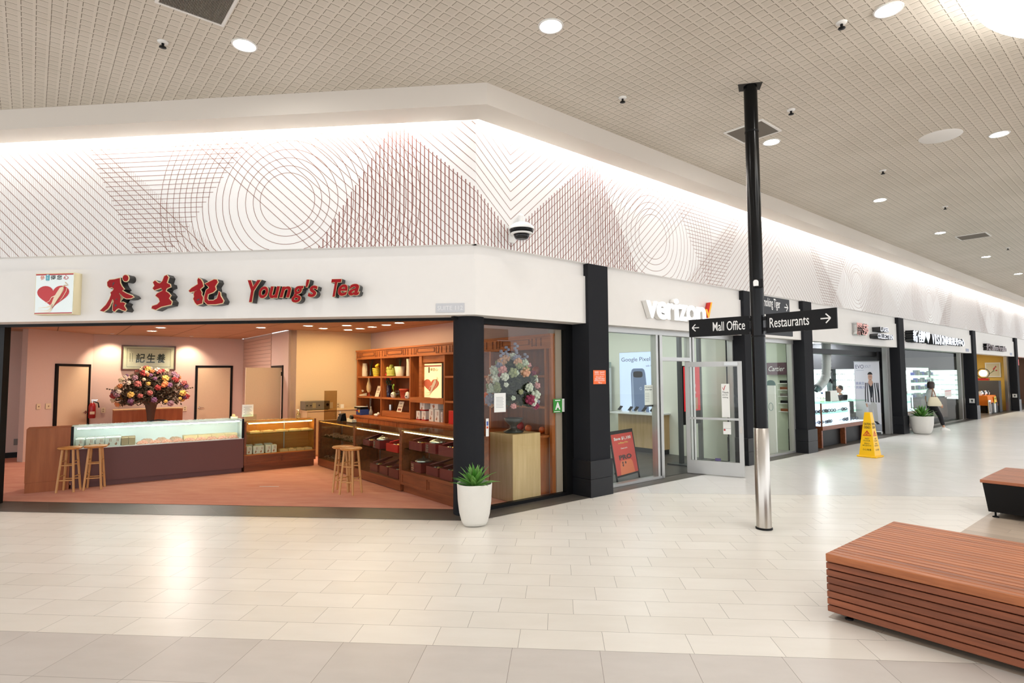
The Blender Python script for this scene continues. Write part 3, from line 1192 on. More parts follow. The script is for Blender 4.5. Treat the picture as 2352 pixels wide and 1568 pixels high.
m_letred = mat('red_letter_face', (152, 5, 14), .45, spec=.2)
m_lettrim = mat('gold_letter_trim', (226, 205, 160), .4)
YF = .05 - .135
_l = lambda x, y: Lp(x, y, YF)
BRUSH = [('first red brush character of the tea sign, next to the heart lightbox', (60, 600, 7.84), [
    [(1685, 300), (1600, 322), (1500, 335), (1462, 375), (1465, 440), (1500, 476), (1545, 465), (1580, 495), (1560, 530), (1520, 560), (1530, 600), (1500, 680), (1440, 780), (1330, 890), (1395, 903), (1470, 850), (1510, 790), (1545, 690), (1560, 680), (1580, 720), (1560, 800), (1560, 885), (1590, 903), (1630, 860), (1665, 845), (1740, 880), (1780, 890), (1800, 870), (1760, 800), (1785, 755), (1740, 735), (1690, 740), (1700, 640), (1665, 560), (1700, 590), (1760, 650), (1810, 670), (1880, 665), (1935, 640), (1900, 615), (1800, 575), (1725, 530), (1760, 500), (1720, 450), (1690, 390)],
    [(1790 + 50 * math.cos(2 * PI * i / 16), 303 + 58 * math.sin(2 * PI * i / 16)) for i in range(16)]], [[(1565, 385), (1600, 378), (1555, 455)], [(1600, 765), (1645, 790), (1600, 825)], [(1605, 690), (1650, 660), (1630, 695)]]),
    ('second red brush character of the tea sign, in the middle of three', (0, 560, 3.92), [[(1395, 330), (1378, 345), (1392, 375), (1375, 400), (1390, 415), (1450, 395), (1465, 420), (1415, 445), (1400, 465), (1430, 490), (1440, 520), (1415, 545), (1370, 560), (1365, 580), (1400, 592), (1450, 565), (1540, 545), (1545, 520), (1520, 490), (1535, 465), (1515, 440), (1490, 425), (1500, 400), (1535, 385), (1530, 365), (1500, 350), (1515, 300), (1500, 280), (1480, 290), (1462, 335), (1440, 355), (1420, 350)]], []),
    ('third red brush character of the tea sign, before the script name', (400, 620, 5.227), [[(290, 95), (280, 120), (285, 170), (210, 215), (175, 250), (190, 265), (240, 255), (290, 235), (245, 260), (235, 290), (240, 320), (230, 345), (250, 390), (275, 418), (335, 400), (345, 330), (325, 295), (330, 270), (310, 230), (350, 195), (340, 150), (320, 115)], [(370, 165), (480, 112), (510, 115), (522, 145), (490, 195), (500, 235), (470, 265), (405, 290), (395, 340), (410, 365), (470, 365), (515, 340), (530, 290), (535, 255), (550, 270), (555, 310), (590, 370), (580, 395), (500, 410), (400, 412), (365, 380), (362, 320), (385, 240), (420, 215), (415, 200)]], [[(272, 358), (310, 340), (300, 362), (275, 368)]])]


def grow(P, d):
    n = len(P)
    ar = sum(P[i][0] * P[(i + 1) % n][1] - P[(i + 1) % n][0] * P[i][1] for i in range(n))
    out = []
    for i in range(n):
        t_ = (Vector(P[(i + 1) % n]) - Vector(P[i - 1])).normalized()
        s_ = 1 if ar > 0 else -1
        out.append((P[i][0] + t_.y * d * s_, P[i][1] - t_.x * d * s_))
    return out


for lab, (ox, oy, sc), polys, holes in BRUSH:
    pp = [[(lambda v: (v.x, v.z))(_l(ox + x / sc, oy + y / sc)) for x, y in P] for P in polys]
    hh = [[(lambda v: (v.x, v.z))(_l(ox + x / sc, oy + y / sc)) for x, y in P] for P in holes]
    x0, z0 = min(p[0] for P in pp for p in P), min(p[1] for P in pp for p in P)
    pp = [[(a - x0, c - z0) for a, c in P] for P in pp]
    hh = [[(a - x0, c - z0) for a, c in P] for P in hh]
    t = thing('sign_letter', lab, 'sign letter', L(x0, .05, z0), LROT, 'red characters of the tea shop sign')
    for nm, mt, d, y, th in (('face', m_letred, 0, -.137, .006), ('trim', m_lettrim, .010, -.133, .012), ('return', m_redret, .010, -.1215, .12)):
        b = MB()
        for P in pp:
            b.plate(grow(P, d) if d else P, th)
        o = b.build(nm, mt, t); o.location.y = y
    if hh:
        for P in hh:
            b = MB()
            b.poly([(a, -.1385, c) for a, c in P])
            b.build('counter_gap', m_redret, t)
k = lambda v, o, s: o + v / s
for ch, xa, xb, ya, yb, lab in [('Y', 880, 1040, 120, 385, 'red capital Y that starts the script name of the tea sign'), ('o', 1015, 1130, 195, 338, 'red letter o after the capital Y of the tea sign'),
                                ('u', 1140, 1270, 195, 338, 'red letter u in the script name of the tea sign'), ('n', 1265, 1405, 195, 330, 'red letter n in the script name of the tea sign'),
                                ('g', 1410, 1555, 190, 390, 'red letter g with a tail in the tea sign'), ("'", 1580, 1625, 115, 205, 'small red apostrophe in the tea sign'),
                                ('s', 1605, 1722, 185, 325, 'red letter s after the apostrophe of the tea sign'), ('T', 1885, 2010, 108, 320, 'red capital T of the last word of the tea sign'),
                                ('e', 1965, 2085, 170, 310, 'red letter e after the capital T of the tea sign'), ('a', 2090, 2225, 165, 305, 'last red letter a at the right end of the tea sign')]:
    a, c = _l(400 + xa / 5.227, 620 + yb / 5.227), _l(400 + xb / 5.227, 620 + ya / 5.227)
    channel_letter(ch, a.x, c.x, a.z, c.z, .125, 'L', YF, lab, group='red script letters of the tea shop sign', face=m_letred, ret=m_redret, trim=m_lettrim, bold=.022, shear=.25)


# heart and root picture used on the lightbox and on the shelf poster
def heart_pts(cx, cz, w, h, n=48):
    out = []
    for i in range(n):
        a = 2 * PI * i / n
        x = 16 * math.sin(a) ** 3
        z = 13 * math.cos(a) - 5 * math.cos(2 * a) - 2 * math.cos(3 * a) - math.cos(4 * a)
        out.append((cx + x / 32 * w, cz + (z + 2.5) / 29 * h))
    return out


def ribbon(mb, pts, ws, y, mi=0):
    """flat tapered strip through x,z points"""
    n = len(pts)
    l, r = [], []
    for i in range(n):
        a, c = Vector(pts[max(0, i - 1)]), Vector(pts[min(n - 1, i + 1)])
        d = (c - a).normalized(); nn = Vector((-d.y, d.x)) * ws[i] / 2
        l.append((pts[i][0] + nn.x, y, pts[i][1] + nn.y)); r.append((pts[i][0] - nn.x, y, pts[i][1] - nn.y))
    for i in range(n - 1):
        mb.quad(r[i], r[i + 1], l[i + 1], l[i], mi)


m_root = mat('ginseng_root_print', (242, 224, 194), .5, var=.08, vs=30)
m_rootd = mat('ginseng_fibre_print', (206, 168, 120), .5)
m_teal = mat('teal_print', (84, 178, 196), .5)


def heart_art(par, w, h, y, m_heart, small=False):
    """picture elements inside a w x h panel whose lower left is 0,0"""
    b = MB(); b.plate(heart_pts(w * .48, h * .45, w * .82, h * .60), .001)
    b.M = None
    o = b.build('heart_print', m_heart, par); o.location.y = y - .001
    b = MB()
    q = lambda pts: [(w * px, h * pz) for px, pz in pts]
    ribbon(b, q([(.74, .70), (.70, .66), (.62, .52), (.55, .40), (.50, .28), (.46, .18)]), [w * v for v in (.05, .115, .125, .11, .085, .03)], y - .004)
    ribbon(b, q([(.50, .30), (.42, .22), (.34, .19), (.12, .17)]), [w * v for v in (.04, .03, .018, .006)], y - .0042)
    ribbon(b, q([(.49, .26), (.43, .15), (.36, .10), (.10, .12)]), [w * v for v in (.045, .03, .016, .006)], y - .0042)
    ribbon(b, q([(.48, .24), (.44, .10), (.38, .06), (.12, .07)]), [w * v for v in (.04, .025, .014, .006)], y - .0042)
    ribbon(b, q([(.58, .50), (.45, .45), (.40, .35), (.28, .29)]), [w * v for v in (.03, .018, .014, .006)], y - .0042)
    ribbon(b, q([(.84, .70), (.82, .60), (.74, .45), (.66, .34)]), [w * v for v in (.012, .016, .014, .006)], y - .0042)
    b.build('root_print', m_root, par)
    b = MB()
    ribbon(b, q([(.73, .70), (.76, .75), (.86, .76), (.80, .82), (.78, .84)]), [w * v for v in (.03, .025, .02, .02, .008)], y - .0044)
    ribbon(b, q([(.755, .70), (.70, .55), (.60, .38), (.52, .24)]), [w * .012] * 4, y - .0044)
    b.build('fibre_print', m_rootd, par)


a, c = Lp(77.5, 722.7, .05 - .13), Lp(171, 625.6, .05 - .13)
w, h = c.x - a.x, c.z - a.z
t = thing('lightbox', 'square lightbox with a red heart and ginseng root at the left of the tea sign', 'shop sign', L(a.x, .05, a.z), LROT)
b = MB(); b.box(0, w, -.125, 0, 0, h); b.build('case', m_cream, t)
pn = MB(); pn.box(.012, w - .012, -.131, -.125, .012, h - .012); pn = pn.build('panel', mat('lightbox_panel', (226, 236, 236), .3, emit=(226, 238, 238), es=.10), t)
b = MB(); b.box(.012, w - .012, -.133, -.131, h - .03, h - .012); b.box(.012, w - .012, -.133, -.131, .012, .026); b.build('red_border', m_red, pn)
heart_art(pn, w, h * .92, -.133, mat('heart_red', (196, 22, 30), .35))
b = MB()
for ch, px, m in (('得', .40, 0), ('您', .56, 0)):
    put_text(b, ch, w * px, h * .835, -.134, h=h * .11, w=w * .13, size=1, offset=.015, res=2)
b.build('lettering', m_ink, pn)
b = MB(); put_text(b, '心', w * .73, h * .835, -.134, h=h * .11, w=w * .13, size=1, offset=.015, res=2); b.build('lettering', m_red, pn)
b = MB(); put_text(b, '參', w * .13, h * .835, -.134, h=h * .11, w=w * .12, size=1, offset=.005, res=2); b.build('lettering', mat('orange_print', (222, 120, 84), .5), pn)
b = MB(); b.plate([(w * .27 + w * .05 * math.cos(i * PI / 8) + w * .055, h * .91 + (h * .05 if i <= 8 else -h * .05) + w * .03 * math.sin(i * PI / 8) - h * .02) for i in range(16)], .001); o = b.build('teal_badge', m_teal, pn); o.location.y = -.134
b = MB()
for i, ch in enumerate('養生記'):
    put_text(b, ch, w * .30, h * (.925 - .065 * i), -.1355, h=h * .042, w=w * .05, size=1, res=2)
b.build('badge_lettering', m_signtxt, pn)

# suite plate
a, c = Lp(1001, 718, .045), Lp(1067, 695.5, .045)
t = thing('suite_plate', 'brushed suite number plate near the corner of the white sign band', 'number plate', L(a.x, .05, a.z), LROT)
w, h = c.x - a.x, c.z - a.z
b = MB(); b.rbox(0, w, -.008, 0, 0, h, .002); b.build('plate', mat('brushed_plate', (198, 199, 202), .5, .3), t)
b = MB(); put_text(b, 'SUITE 112', w * .5, h * .26, -.0095, h=h * .46, w=w * .88, align='C', size=1, res=3); b.build('lettering', mat('plate_lettering', (232, 232, 233), .4), t)

# ------------------------------------------------------------------ phone shop sign letters
m_lit = mat('lit_white_letter', (255, 255, 255), .4, emit=(255, 255, 255), es=.75)
m_letw = mat('white_letter_side', (232, 230, 226), .5)
VF = .068 - .11
for ch, xa, xb, ya, yb, lab in [('v', 300, 590, 265, 760, 'lit white letter v at the start of the phone shop sign'), ('e', 580, 872, 305, 800, 'lit white letter e of the phone shop sign'),
                                ('r', 870, 1045, 340, 800, 'lit white letter r of the phone shop sign'), ('i', 1055, 1160, 205, 825, 'lit white letter i with its square dot in the phone shop sign'),
                                ('z', 1165, 1398, 380, 845, 'lit white letter z of the phone shop sign'), ('o', 1385, 1650, 405, 890, 'lit white letter o of the phone shop sign above the sign arm'),
                                ('n', 1660, 1895, 437, 905, 'lit white letter n of the phone shop sign partly behind the sign arm')]:
    a, c = Rp(1460 + xa / 11.76, 670 + yb / 11.76, VF), Rp(1460 + xb / 11.76, 670 + ya / 11.76, VF)
    zb, zt = 2.855, 3.15
    if ch == 'i':
        zt = 3.245
    if ch in 'eo':
        zb, zt = 2.845, 3.16
    channel_letter(ch, a.x, c.x, zb, zt, .10, 'R', VF, lab, group='white letters of the phone shop sign', face=m_lit, ret=m_letw, bold=.03)
a, c = Rp(1460 + 1890 / 11.76, 670 + 690 / 11.76, VF), Rp(1460 + 2065 / 11.76, 670 + 285 / 11.76, VF)
t = thing('sign_check_mark', 'red check mark after the phone shop letters', 'sign letter', R(a.x, VF + .10, a.z), RROT)
w, h = c.x - a.x, c.z - a.z
ck = [(0, h * .52), (w * .25, h * .52), (w * .42, h * .22), (w * .85, h), (w * 1.0, h), (w * .50, 0), (w * .36, 0)]
b = MB(); b.plate(ck, .008); o = b.build('face', mat('lit_orange_face', (255, 150, 20), .4, emit=(255, 140, 10), es=.5), t); o.location.y = -.105
b = MB(); b.plate(ck, .10); o = b.build('return', mat('red_letter_side', (196, 36, 26), .4), t); o.location.y = -.098

# notice on the first pillar
a, c = Rp(1363, 882, -.003), Rp(1391, 850, -.003)
t = thing('security_notice', 'orange security notice on the first dark pillar', 'notice', R(a.x, 0, a.z), RROT)
w, h = c.x - a.x, c.z - a.z
b = MB(); b.box(0, w, -.006, -.001, 0, h); b.build('plate', mat('orange_sign', (246, 108, 38), .5), t)
b = MB()
put_text(b, 'SEE SAY', w * .5, h * .76, -.0075, h=h * .16, w=w * .8, align='C', size=1, res=2)
put_text(b, 'SECURITY', w * .5, h * .46, -.0075, h=h * .11, w=w * .64, align='C', size=1, res=2)
put_text(b, '562.739.6960', w * .5, h * .32, -.0075, h=h * .11, w=w * .76, align='C', size=1, offset=.015, res=2)
for z, x0, x1 in ((.66, .1, .46), (.66, .52, .88), (.23, .08, .9), (.12, .36, .52), (.06, .42, .68)):
    b.box(w * x0, w * x1, -.0075, -.006, h * z, h * (z + .028))
b.build('lettering', m_signtxt, t)

# ================================================================== tea shop contents
w_oak = wood_mat('honey_oak', (146, 78, 36), (186, 108, 54), 2, .8, .45, island=False)
w_oakx = wood_mat('honey_oak_rail', (150, 82, 38), (190, 112, 56), 0, .8, .45, island=False)
w_dark = wood_mat('dark_walnut_case', (108, 58, 32), (142, 80, 46), 0, .8, .4, island=False)
w_panel = wood_mat('red_oak_panel', (150, 84, 46), (178, 106, 62), 2, .5, .5, island=False)
w_back = wood_mat('shelf_back_wood', (104, 54, 24), (132, 72, 34), 2, .6, .5, island=False)
w_light = wood_mat('light_maple', (206, 172, 122), (226, 194, 146), 2, .7, .5, island=False)
w_stool = wood_mat('stool_wood', (186, 132, 78), (218, 168, 110), 2, 1.2, .4)
w_seat = wood_mat('stool_seat_wood', (190, 122, 58), (222, 158, 88), 0, 1.2, .3, island=False)
m_maroon = mat('maroon_laminate', (108, 72, 70), .6, var=.16, vs=220)
m_whitebox = mat('white_carton', (236, 236, 228), .55)
m_tanbox = mat('tan_carton', (178, 150, 112), .6)
m_creambox = mat('cream_carton', (232, 206, 156), .55)
m_casewhite = mat('white_case_lining', (236, 240, 236), .5)
m_tube = mat('case_light_tube', (255, 255, 255), .5, emit=(236, 250, 255), es=30)
m_wtube = mat('warm_case_light_tube', (255, 255, 255), .5, emit=(255, 205, 120), es=30)
m_brass = mat('brass_rail', (222, 196, 130), .25, .9)
m_gift = mat('dark_red_gift_box', (112, 30, 34), .45)
m_giftb = mat('bright_red_gift_box', (206, 28, 22), .4)
m_gold = mat('gold_foil', (214, 176, 110), .3, .7)
m_silver = mat('silver_foil', (208, 206, 204), .2, .9)

QR = math.radians(-46.02)                 # frame of the right-hand cases: x towards the mall, y towards the shelf wall


def part(par, name, m, fn, **kw):
    b = MB(); fn(b); return b.build(name, m, par, **kw)


def show_case(name, lab, loc, rz, ln, dp, zt, zg, wood, base_m, panels=0, shelf=None, tube=None, rail=None, kick=.11, lining=None, label_cat='display case'):
    """glass-fronted counter: x along the front, y to the back"""
    t = thing(name, lab, label_cat, loc, rz)
    part(t, 'base', base_m, lambda b: (b.box(0, ln, 0.0, dp, kick, zg - .012), b.box(.02, ln - .02, .05, dp, .007, kick)))
    for x in (0, ln - .035):
        part(t, 'post', wood, lambda b: b.box(x, x + .035, 0, .035, zg - .012, zt))
    part(t, 'deck', lining or wood, lambda b: b.box(.0, ln, .0, dp, zg - .012, zg))
    part(t, 'back_panel', lining or wood, lambda b: b.box(.0, ln, dp - .02, dp, zg, zt - .01))
    for x in (.0, ln - .015):
        part(t, 'side_panel', lining or wood, lambda b: b.box(x, x + .015, .036, dp - .021, zg, zt - .01))
    part(t, 'front_glass', m_caseglass, lambda b: b.box(.036, ln - .036, .008, .014, zg, zt - .02))
    part(t, 'top_glass', m_caseglass, lambda b: b.box(.0, ln, .0, dp, zt - .008, zt))
    part(t, 'top_rail', rail or m_brass, lambda b: b.box(.036, ln - .036, -.004, .012, zt - .03, zt - .009))
    if shelf:
        part(t, 'glass_shelf', m_greenglass, lambda b: b.box(.02, ln - .02, .06, dp - .05, shelf - .008, shelf))
        for x in (.1, ln * .62):
            part(t, 'shelf_standard', m_alu, lambda b: b.box(x, x + .018, dp - .03, dp - .021, zg, zt - .03))
    if tube:
        part(t, 'tube_or_rail_glow', tube, lambda b: b.box(.08, ln - .08, .018, .034, zt - .05, zt - .034))
    for i in range(panels):
        w_ = (ln - .08) / panels
        x0 = .04 + i * w_
        def mould(b):
            z0, z1 = kick + .03, zg - .05
            for (xa, xb, za, zb) in ((x0 + .02, x0 + w_ - .02, z0, z0 + .014), (x0 + .02, x0 + w_ - .02, z1 - .014, z1), (x0 + .02, x0 + .034, z0, z1), (x0 + w_ - .034, x0 + w_ - .02, z0, z1)):
                b.box(xa, xb, -.01, .0, za, zb)
        part(t, 'panel_moulding', wood, mould)
    return t


LO = Vector((-4.58, 6.17)); LROT2 = RROT + math.atan2(-.22, 4.71)
_lx = Vector((math.cos(LROT2), math.sin(LROT2), 0)); _ly = Vector((-math.sin(LROT2), math.cos(LROT2), 0))
C0 = R(LO.x, LO.y)
def LC(x, y, z=0): return C0 + _lx * x + _ly * y + ZUP * z
def QC(x, y, z=0): return R(.14, 5.93) - RY * x + RX * y + ZUP * z


# wooden end panel, maroon case, wooden case
t = thing('counter_end', 'plain brown wooden counter end at the far left of the tea shop', 'counter', LC(0, 0), LROT2)
part(t, 'cabinet', w_panel, lambda b: b.box(0, .575, 0, .55, .17, 1.04))
part(t, 'plinth', w_panel, lambda b: b.box(.005, .575, .004, .55, .007, .168))
mc = show_case('glass_counter', 'long maroon counter with a lit white glass case on top', LC(.58, .0), LROT2, 2.70, .55, 1.05, .675, m_black, m_maroon, 0, None, m_tube, m_alu, .10, m_casewhite)
wc = show_case('glass_counter', 'wooden case with amber lit shelf left of the inside corner', LC(3.29, .0), LROT2, 1.40, .50, .99, .34, w_dark, w_dark, 2, .745, m_wtube, m_brass, .14, wood_mat('amber_case_lining', (190, 118, 48), (214, 140, 62), 0, .6, .5, island=False))
c3 = show_case('glass_counter', 'low wooden glass case behind the pair of stools near the inside corner', QC(.02, 0), QR, 1.80, .50, .95, .165, w_dark, w_dark, 0, .62, None, m_brass, .02)
m_railglow = mat('painted_rail_highlight', (255, 255, 255), .5, emit=(255, 214, 150), es=9)  # glow painted in for a rail highlight, no lamp in these cases
c4 = show_case('glass_counter', 'middle wooden glass case with a bright red gift box on its shelf', QC(1.83, 0), QR, 1.79, .50, .95, .175, w_dark, w_dark, 0, .60, m_railglow, m_brass, .02)
c5 = show_case('glass_counter', 'wooden glass case with panelled base next to the round dark pier', QC(3.63, 0), QR, 1.72, .50, 1.015, .36, w_dark, w_dark, 2, .70, m_railglow, m_brass, .13)

# goods in the maroon case
m_boxprint = mat('brown_root_print', (170, 110, 80), .6)


def carton(loc, rz, w, d, h, m, lab, group, art=True, strip=None, name='carton', cat='carton'):
    t = thing(name, lab, cat, loc, rz, group)
    part(t, 'box', m, lambda b: b.rbox(0, w, 0, d, 0, h, .003))
    if art:
        def pr(b):
            ribbon(b, [(w * .45, h * .45), (w * .5, h * .3), (w * .35, h * .16)], [.006, w * .2, w * .32], -.0012)
            for i in range(3):
                b.box(w * (.5 + .12 * i), w * (.54 + .12 * i), -.0012, 0, h * .52, h * .85)
        part(t, 'print', m_boxprint, pr)
    if strip:
        part(t, 'base_strip', strip, lambda b: b.box(-.001, w + .001, -.0015, d, 0, h * .12))
    return t


zb = .677
xs = [.06, .205, .345, .475, .58]
names = ['leftmost', 'second from the left', 'middle', 'fourth from the left', 'rightmost']
for i in range(5):
    carton(LC(.58 + xs[i], .05, zb), LROT2, .115, .16, .155, m_whitebox, 'white root carton in the front row of the maroon counter, ' + names[i], 'white cartons in the front row of the maroon counter')
for i in range(5):
    carton(LC(.58 + xs[i] + .02, .24, zb), LROT2, .115, .16, .16, m_whitebox, 'white root carton in the back row of the maroon counter, ' + names[i], 'white cartons in the back row of the maroon counter', False)
for i in range(2):
    carton(LC(.58 + .71 + .105 * i, .06, zb), LROT2, .10, .15, .13, m_tanbox, 'tan carton in front at the end of the white cartons, ' + ('left' if i == 0 else 'right') + ' of two', 'tan cartons beside the white cartons', False)
    carton(LC(.58 + .72 + .105 * i, .24, zb), LROT2, .10, .12, .14, m_tanbox, 'tan carton at the back beside the white cartons, ' + ('left' if i == 0 else 'right') + ' of two', 'tan cartons beside the white cartons', False)


def speck_mat(name, a, b_, c_, sc=70):
    g = G(name)
    n = g.noise(g.objco(), sc, 3, .7)
    v = g.node('ShaderNodeTexVoronoi'); v.inputs['Scale'].default_value = sc * 1.1
    g.t.links.new(g.objco(), v.inputs['Vector'])
    g.base(g.mix(g.ramp(n, .35, .65), g.mix(g.ramp(v.outputs['Distance'], .1, .6), rgb(*a), rgb(*b_)), rgb(*c_)))
    g.b.inputs['Roughness'].default_value = .4
    g.bump(n, .6, .01)
    return g.m


m_pack = speck_mat('orange_pack', (236, 150, 110), (246, 214, 186), (214, 96, 66))
m_packb = speck_mat('tan_root_pack', (206, 160, 124), (232, 204, 176), (176, 122, 92))
m_slices = speck_mat('root_slices', (234, 190, 140), (246, 222, 180), (206, 148, 96), 90)
m_dark_roots = speck_mat('dried_roots', (150, 96, 70), (186, 134, 100), (104, 60, 46), 90)


def pillow(b, w, d, h, seed, n=7, m=5):
    rnd = random.Random(seed)
    rows = []
    for j in range(m + 1):
        for i in range(n + 1):
            u, v = i / n, j / m
            e = (math.sin(PI * u) * math.sin(PI * v)) ** .35 if 0 < i < n and 0 < j < m else 0
            rows.append((u * w, v * d, h * e * rnd.uniform(.7, 1.1) + .006))
    fs = [(j * (n + 1) + i, j * (n + 1) + i + 1, (j + 1) * (n + 1) + i + 1, (j + 1) * (n + 1) + i) for j in range(m) for i in range(n)]
    b.add(rows, fs, 0, True)
    b.box(0, w, 0, d, 0, .005)


def packet(loc, rz, w, d, h, m, lab, group, seed, name='packet', cat='packet'):
    b = MB(); pillow(b, w, d, h, seed)
    return tag(b.build(name, m, loc=loc, rotz=rz), lab, cat, group)


ordn = ['first', 'second', 'third', 'fourth', 'fifth', 'sixth', 'seventh', 'eighth', 'ninth', 'tenth']
for i in range(9):
    packet(LC(.58 + .94 + i * .188, .05, zb), LROT2, .18, .17, .055, m_pack, 'orange packet of roots in the front row of the maroon counter, %s from the left' % ordn[i], 'orange packets in the maroon counter', i)
for i in range(3):
    packet(LC(.58 + 1.0 + i * .23, .25, zb), LROT2, .22, .2, .075, m_packb, 'tan packet of roots behind the orange packets, %s from the left' % ordn[i], 'tan packets in the maroon counter', 20 + i)
for i in range(4):
    carton(LC(.58 + 1.70 + i * .235, .25, zb), LROT2, .228, .24, .085, m_creambox, 'long cream carton at the back of the maroon counter, %s from the left' % ordn[i], 'cream cartons in the maroon counter', False)


def tray(loc, rz, w, d, h, lab, group, m, seed, edge=None):
    t = thing('tray', lab, 'tray of goods', loc, rz, group)
    def fr(b):
        b.box(0, w, 0, .012, 0, h); b.box(0, w, d - .012, d, 0, h); b.box(0, .012, .012, d - .012, 0, h); b.box(w - .012, w, .012, d - .012, 0, h); b.box(.012, w - .012, .012, d - .012, 0, .006)
    part(t, 'tray_body', edge or w_light, fr)
    b = MB(); b.M = Matrix.Translation((.012, .012, .006)); pillow(b, w - .024, d - .024, h * 1.15, seed, 10, 6)
    o = b.build('contents', m, t); o['kind'] = 'stuff'
    return t


for i in range(5):
    tray(LC(3.29 + .12 + i * .25, .07, .747), LROT2, .235, .28, .032, 'tray of pale root slices on the amber lit shelf, %s from the left' % ordn[i], 'trays on the amber lit shelf', m_slices, 40 + i)
for i, x in enumerate((.06, .185, .285, .42, .53)):
    carton(LC(3.29 + x, .06, .342), LROT2, .098, .13, .155, m_whitebox, 'white carton at the bottom of the amber lit case, %s from the left' % ordn[i], 'white cartons at the bottom of the amber lit case')
for i, x in enumerate((.07, .26, .45)):
    carton(LC(3.29 + x, .24, .342), LROT2, .14, .15, .17, m_whitebox, 'white carton behind the bottom row of the amber lit case, %s from the left' % ordn[i], 'white cartons behind the bottom row of the amber lit case', False)
for i in range(4):
    tray(LC(3.29 + .70 + i * .165, .06, .342), LROT2, .155, .22, .045, 'wooden tray of roots at the bottom of the amber lit case, %s from the left' % ordn[i], 'wooden trays at the bottom of the amber lit case', m_slices, 60 + i)

# dried goods and gift boxes in the right-hand cases
for z, lab, nm in ((.622, 'heap of dried roots along the shelf of the case behind the stools', 0), (.167, 'heap of dried roots on the floor of the case behind the stools', 1)):
    b = MB()
    rnd = random.Random(5 + nm)
    for i in range(240):
        x, y = rnd.uniform(.06, 1.72), rnd.uniform(.1, .40)
        a = rnd.uniform(0, PI)
        l = rnd.uniform(.02, .045)
        zz = z + rnd.uniform(.006, .045)
        dx, dy = math.cos(a) * l, math.sin(a) * l
        b.tube((x - dx, y - dy, zz), (x + dx, y + dy, zz + rnd.uniform(-.008, .012)), rnd.uniform(.006, .012), .004, 5)
    tag(b.build('dried_roots', m_dark_roots, loc=QC(.02, 0), rotz=QR), lab, 'dried goods', kind='stuff')


def gift_box(x, y, z, w, d, h, m, lab, kind, rz=0):
    """open presentation box with a tilted lid and foil-wrapped pieces, or a plain box"""
    t = thing('gift_box', lab, 'gift box', QC(x, y, z), QR + rz)
    def body(b):
        b.box(0, w, 0, .01, 0, h); b.box(0, w, d - .01, d, 0, h); b.box(0, .01, .01, d - .01, 0, h); b.box(w - .01, w, .01, d - .01, 0, h); b.box(.01, w - .01, .01, d - .01, 0, h * .5)
    part(t, 'box', m, body)
    if kind == 'open':
        rnd = random.Random(int(x * 100 + z * 10))
        for j in range(3):
            part(t, 'foil_piece', m_gold if j % 2 else m_silver, lambda b: b.ball((w * (.2 + .3 * j), d * .45, h * .5 + .035), .035, 8, 5, 0, 1.1, 1.6, rnd.uniform(.6, 1)))
        part(t, 'lid', m, lambda b: b.hexa([(w * .02, d * .2, h + .005), (w * .02, d * .98, h + .005), (w * .02, d * .98, h + .02), (w * .02, d * .2, h + .02), (w * .8, d * .75, h + .10), (w * .8, d * 1.1, h + .10), (w * .8, d * 1.1, h + .11), (w * .8, d * .75, h + .11)]))
    else:
        part(t, 'window_print', m_silver, lambda b: [b.box(w * .06, w * .30, -.0015, 0, h * (.1 + .2 * k), h * (.22 + .2 * k)) for k in range(4)])
        part(t, 'foil_top', m_silver, lambda b: b.lathe([(w * .42, 0), (w * .45, .02), (w * .3, .045), (.02, .06), (.015, .085), (.005, .09)], 14, (w * .5, d * .45, h)))
    return t


gift_box(1.95, .12, .602, .28, .30, .10, m_gift, 'dark red open gift box at the left end of the middle case shelf', 'open')
gift_box(2.50, .06, .602, .26, .28, .14, m_gift, 'red box with silver print and foil top on the middle case shelf', 'foil')
gift_box(3.02, .05, .602, .42, .32, .13, m_giftb, 'bright red open gift box at the right end of the middle case shelf', 'open')
gift_box(2.30, .10, .178, .30, .30, .13, m_gift, 'dark red gift box at the bottom left of the middle case', 'open')
gift_box(2.72, .08, .178, .30, .30, .14, m_gift, 'dark red gift box at the bottom centre of the middle case', 'open')
gift_box(3.12, .05, .178, .34, .32, .15, m_gift, 'dark red gift box at the bottom right of the middle case', 'open')
gift_box(3.80, .06, .702, .40, .34, .13, m_gift, 'dark red open gift box at the left of the pier case shelf', 'open')
gift_box(4.32, .05, .702, .30, .30, .15, m_gift, 'red box with silver print and foil top on the pier case shelf', 'foil')
gift_box(4.70, .05, .702, .42, .34, .14, m_gift, 'dark red open gift box at the right of the pier case shelf', 'open')
gift_box(3.86, .06, .363, .32, .32, .15, m_gift, 'red box with silver print at the bottom of the pier case', 'foil')
gift_box(4.30, .08, .363, .34, .32, .13, m_gift, 'dark red gift box at the bottom centre of the pier case', 'open')
gift_box(4.74, .05, .363, .34, .32, .15, m_gift, 'dark red gift box at the bottom right of the pier case', 'open')


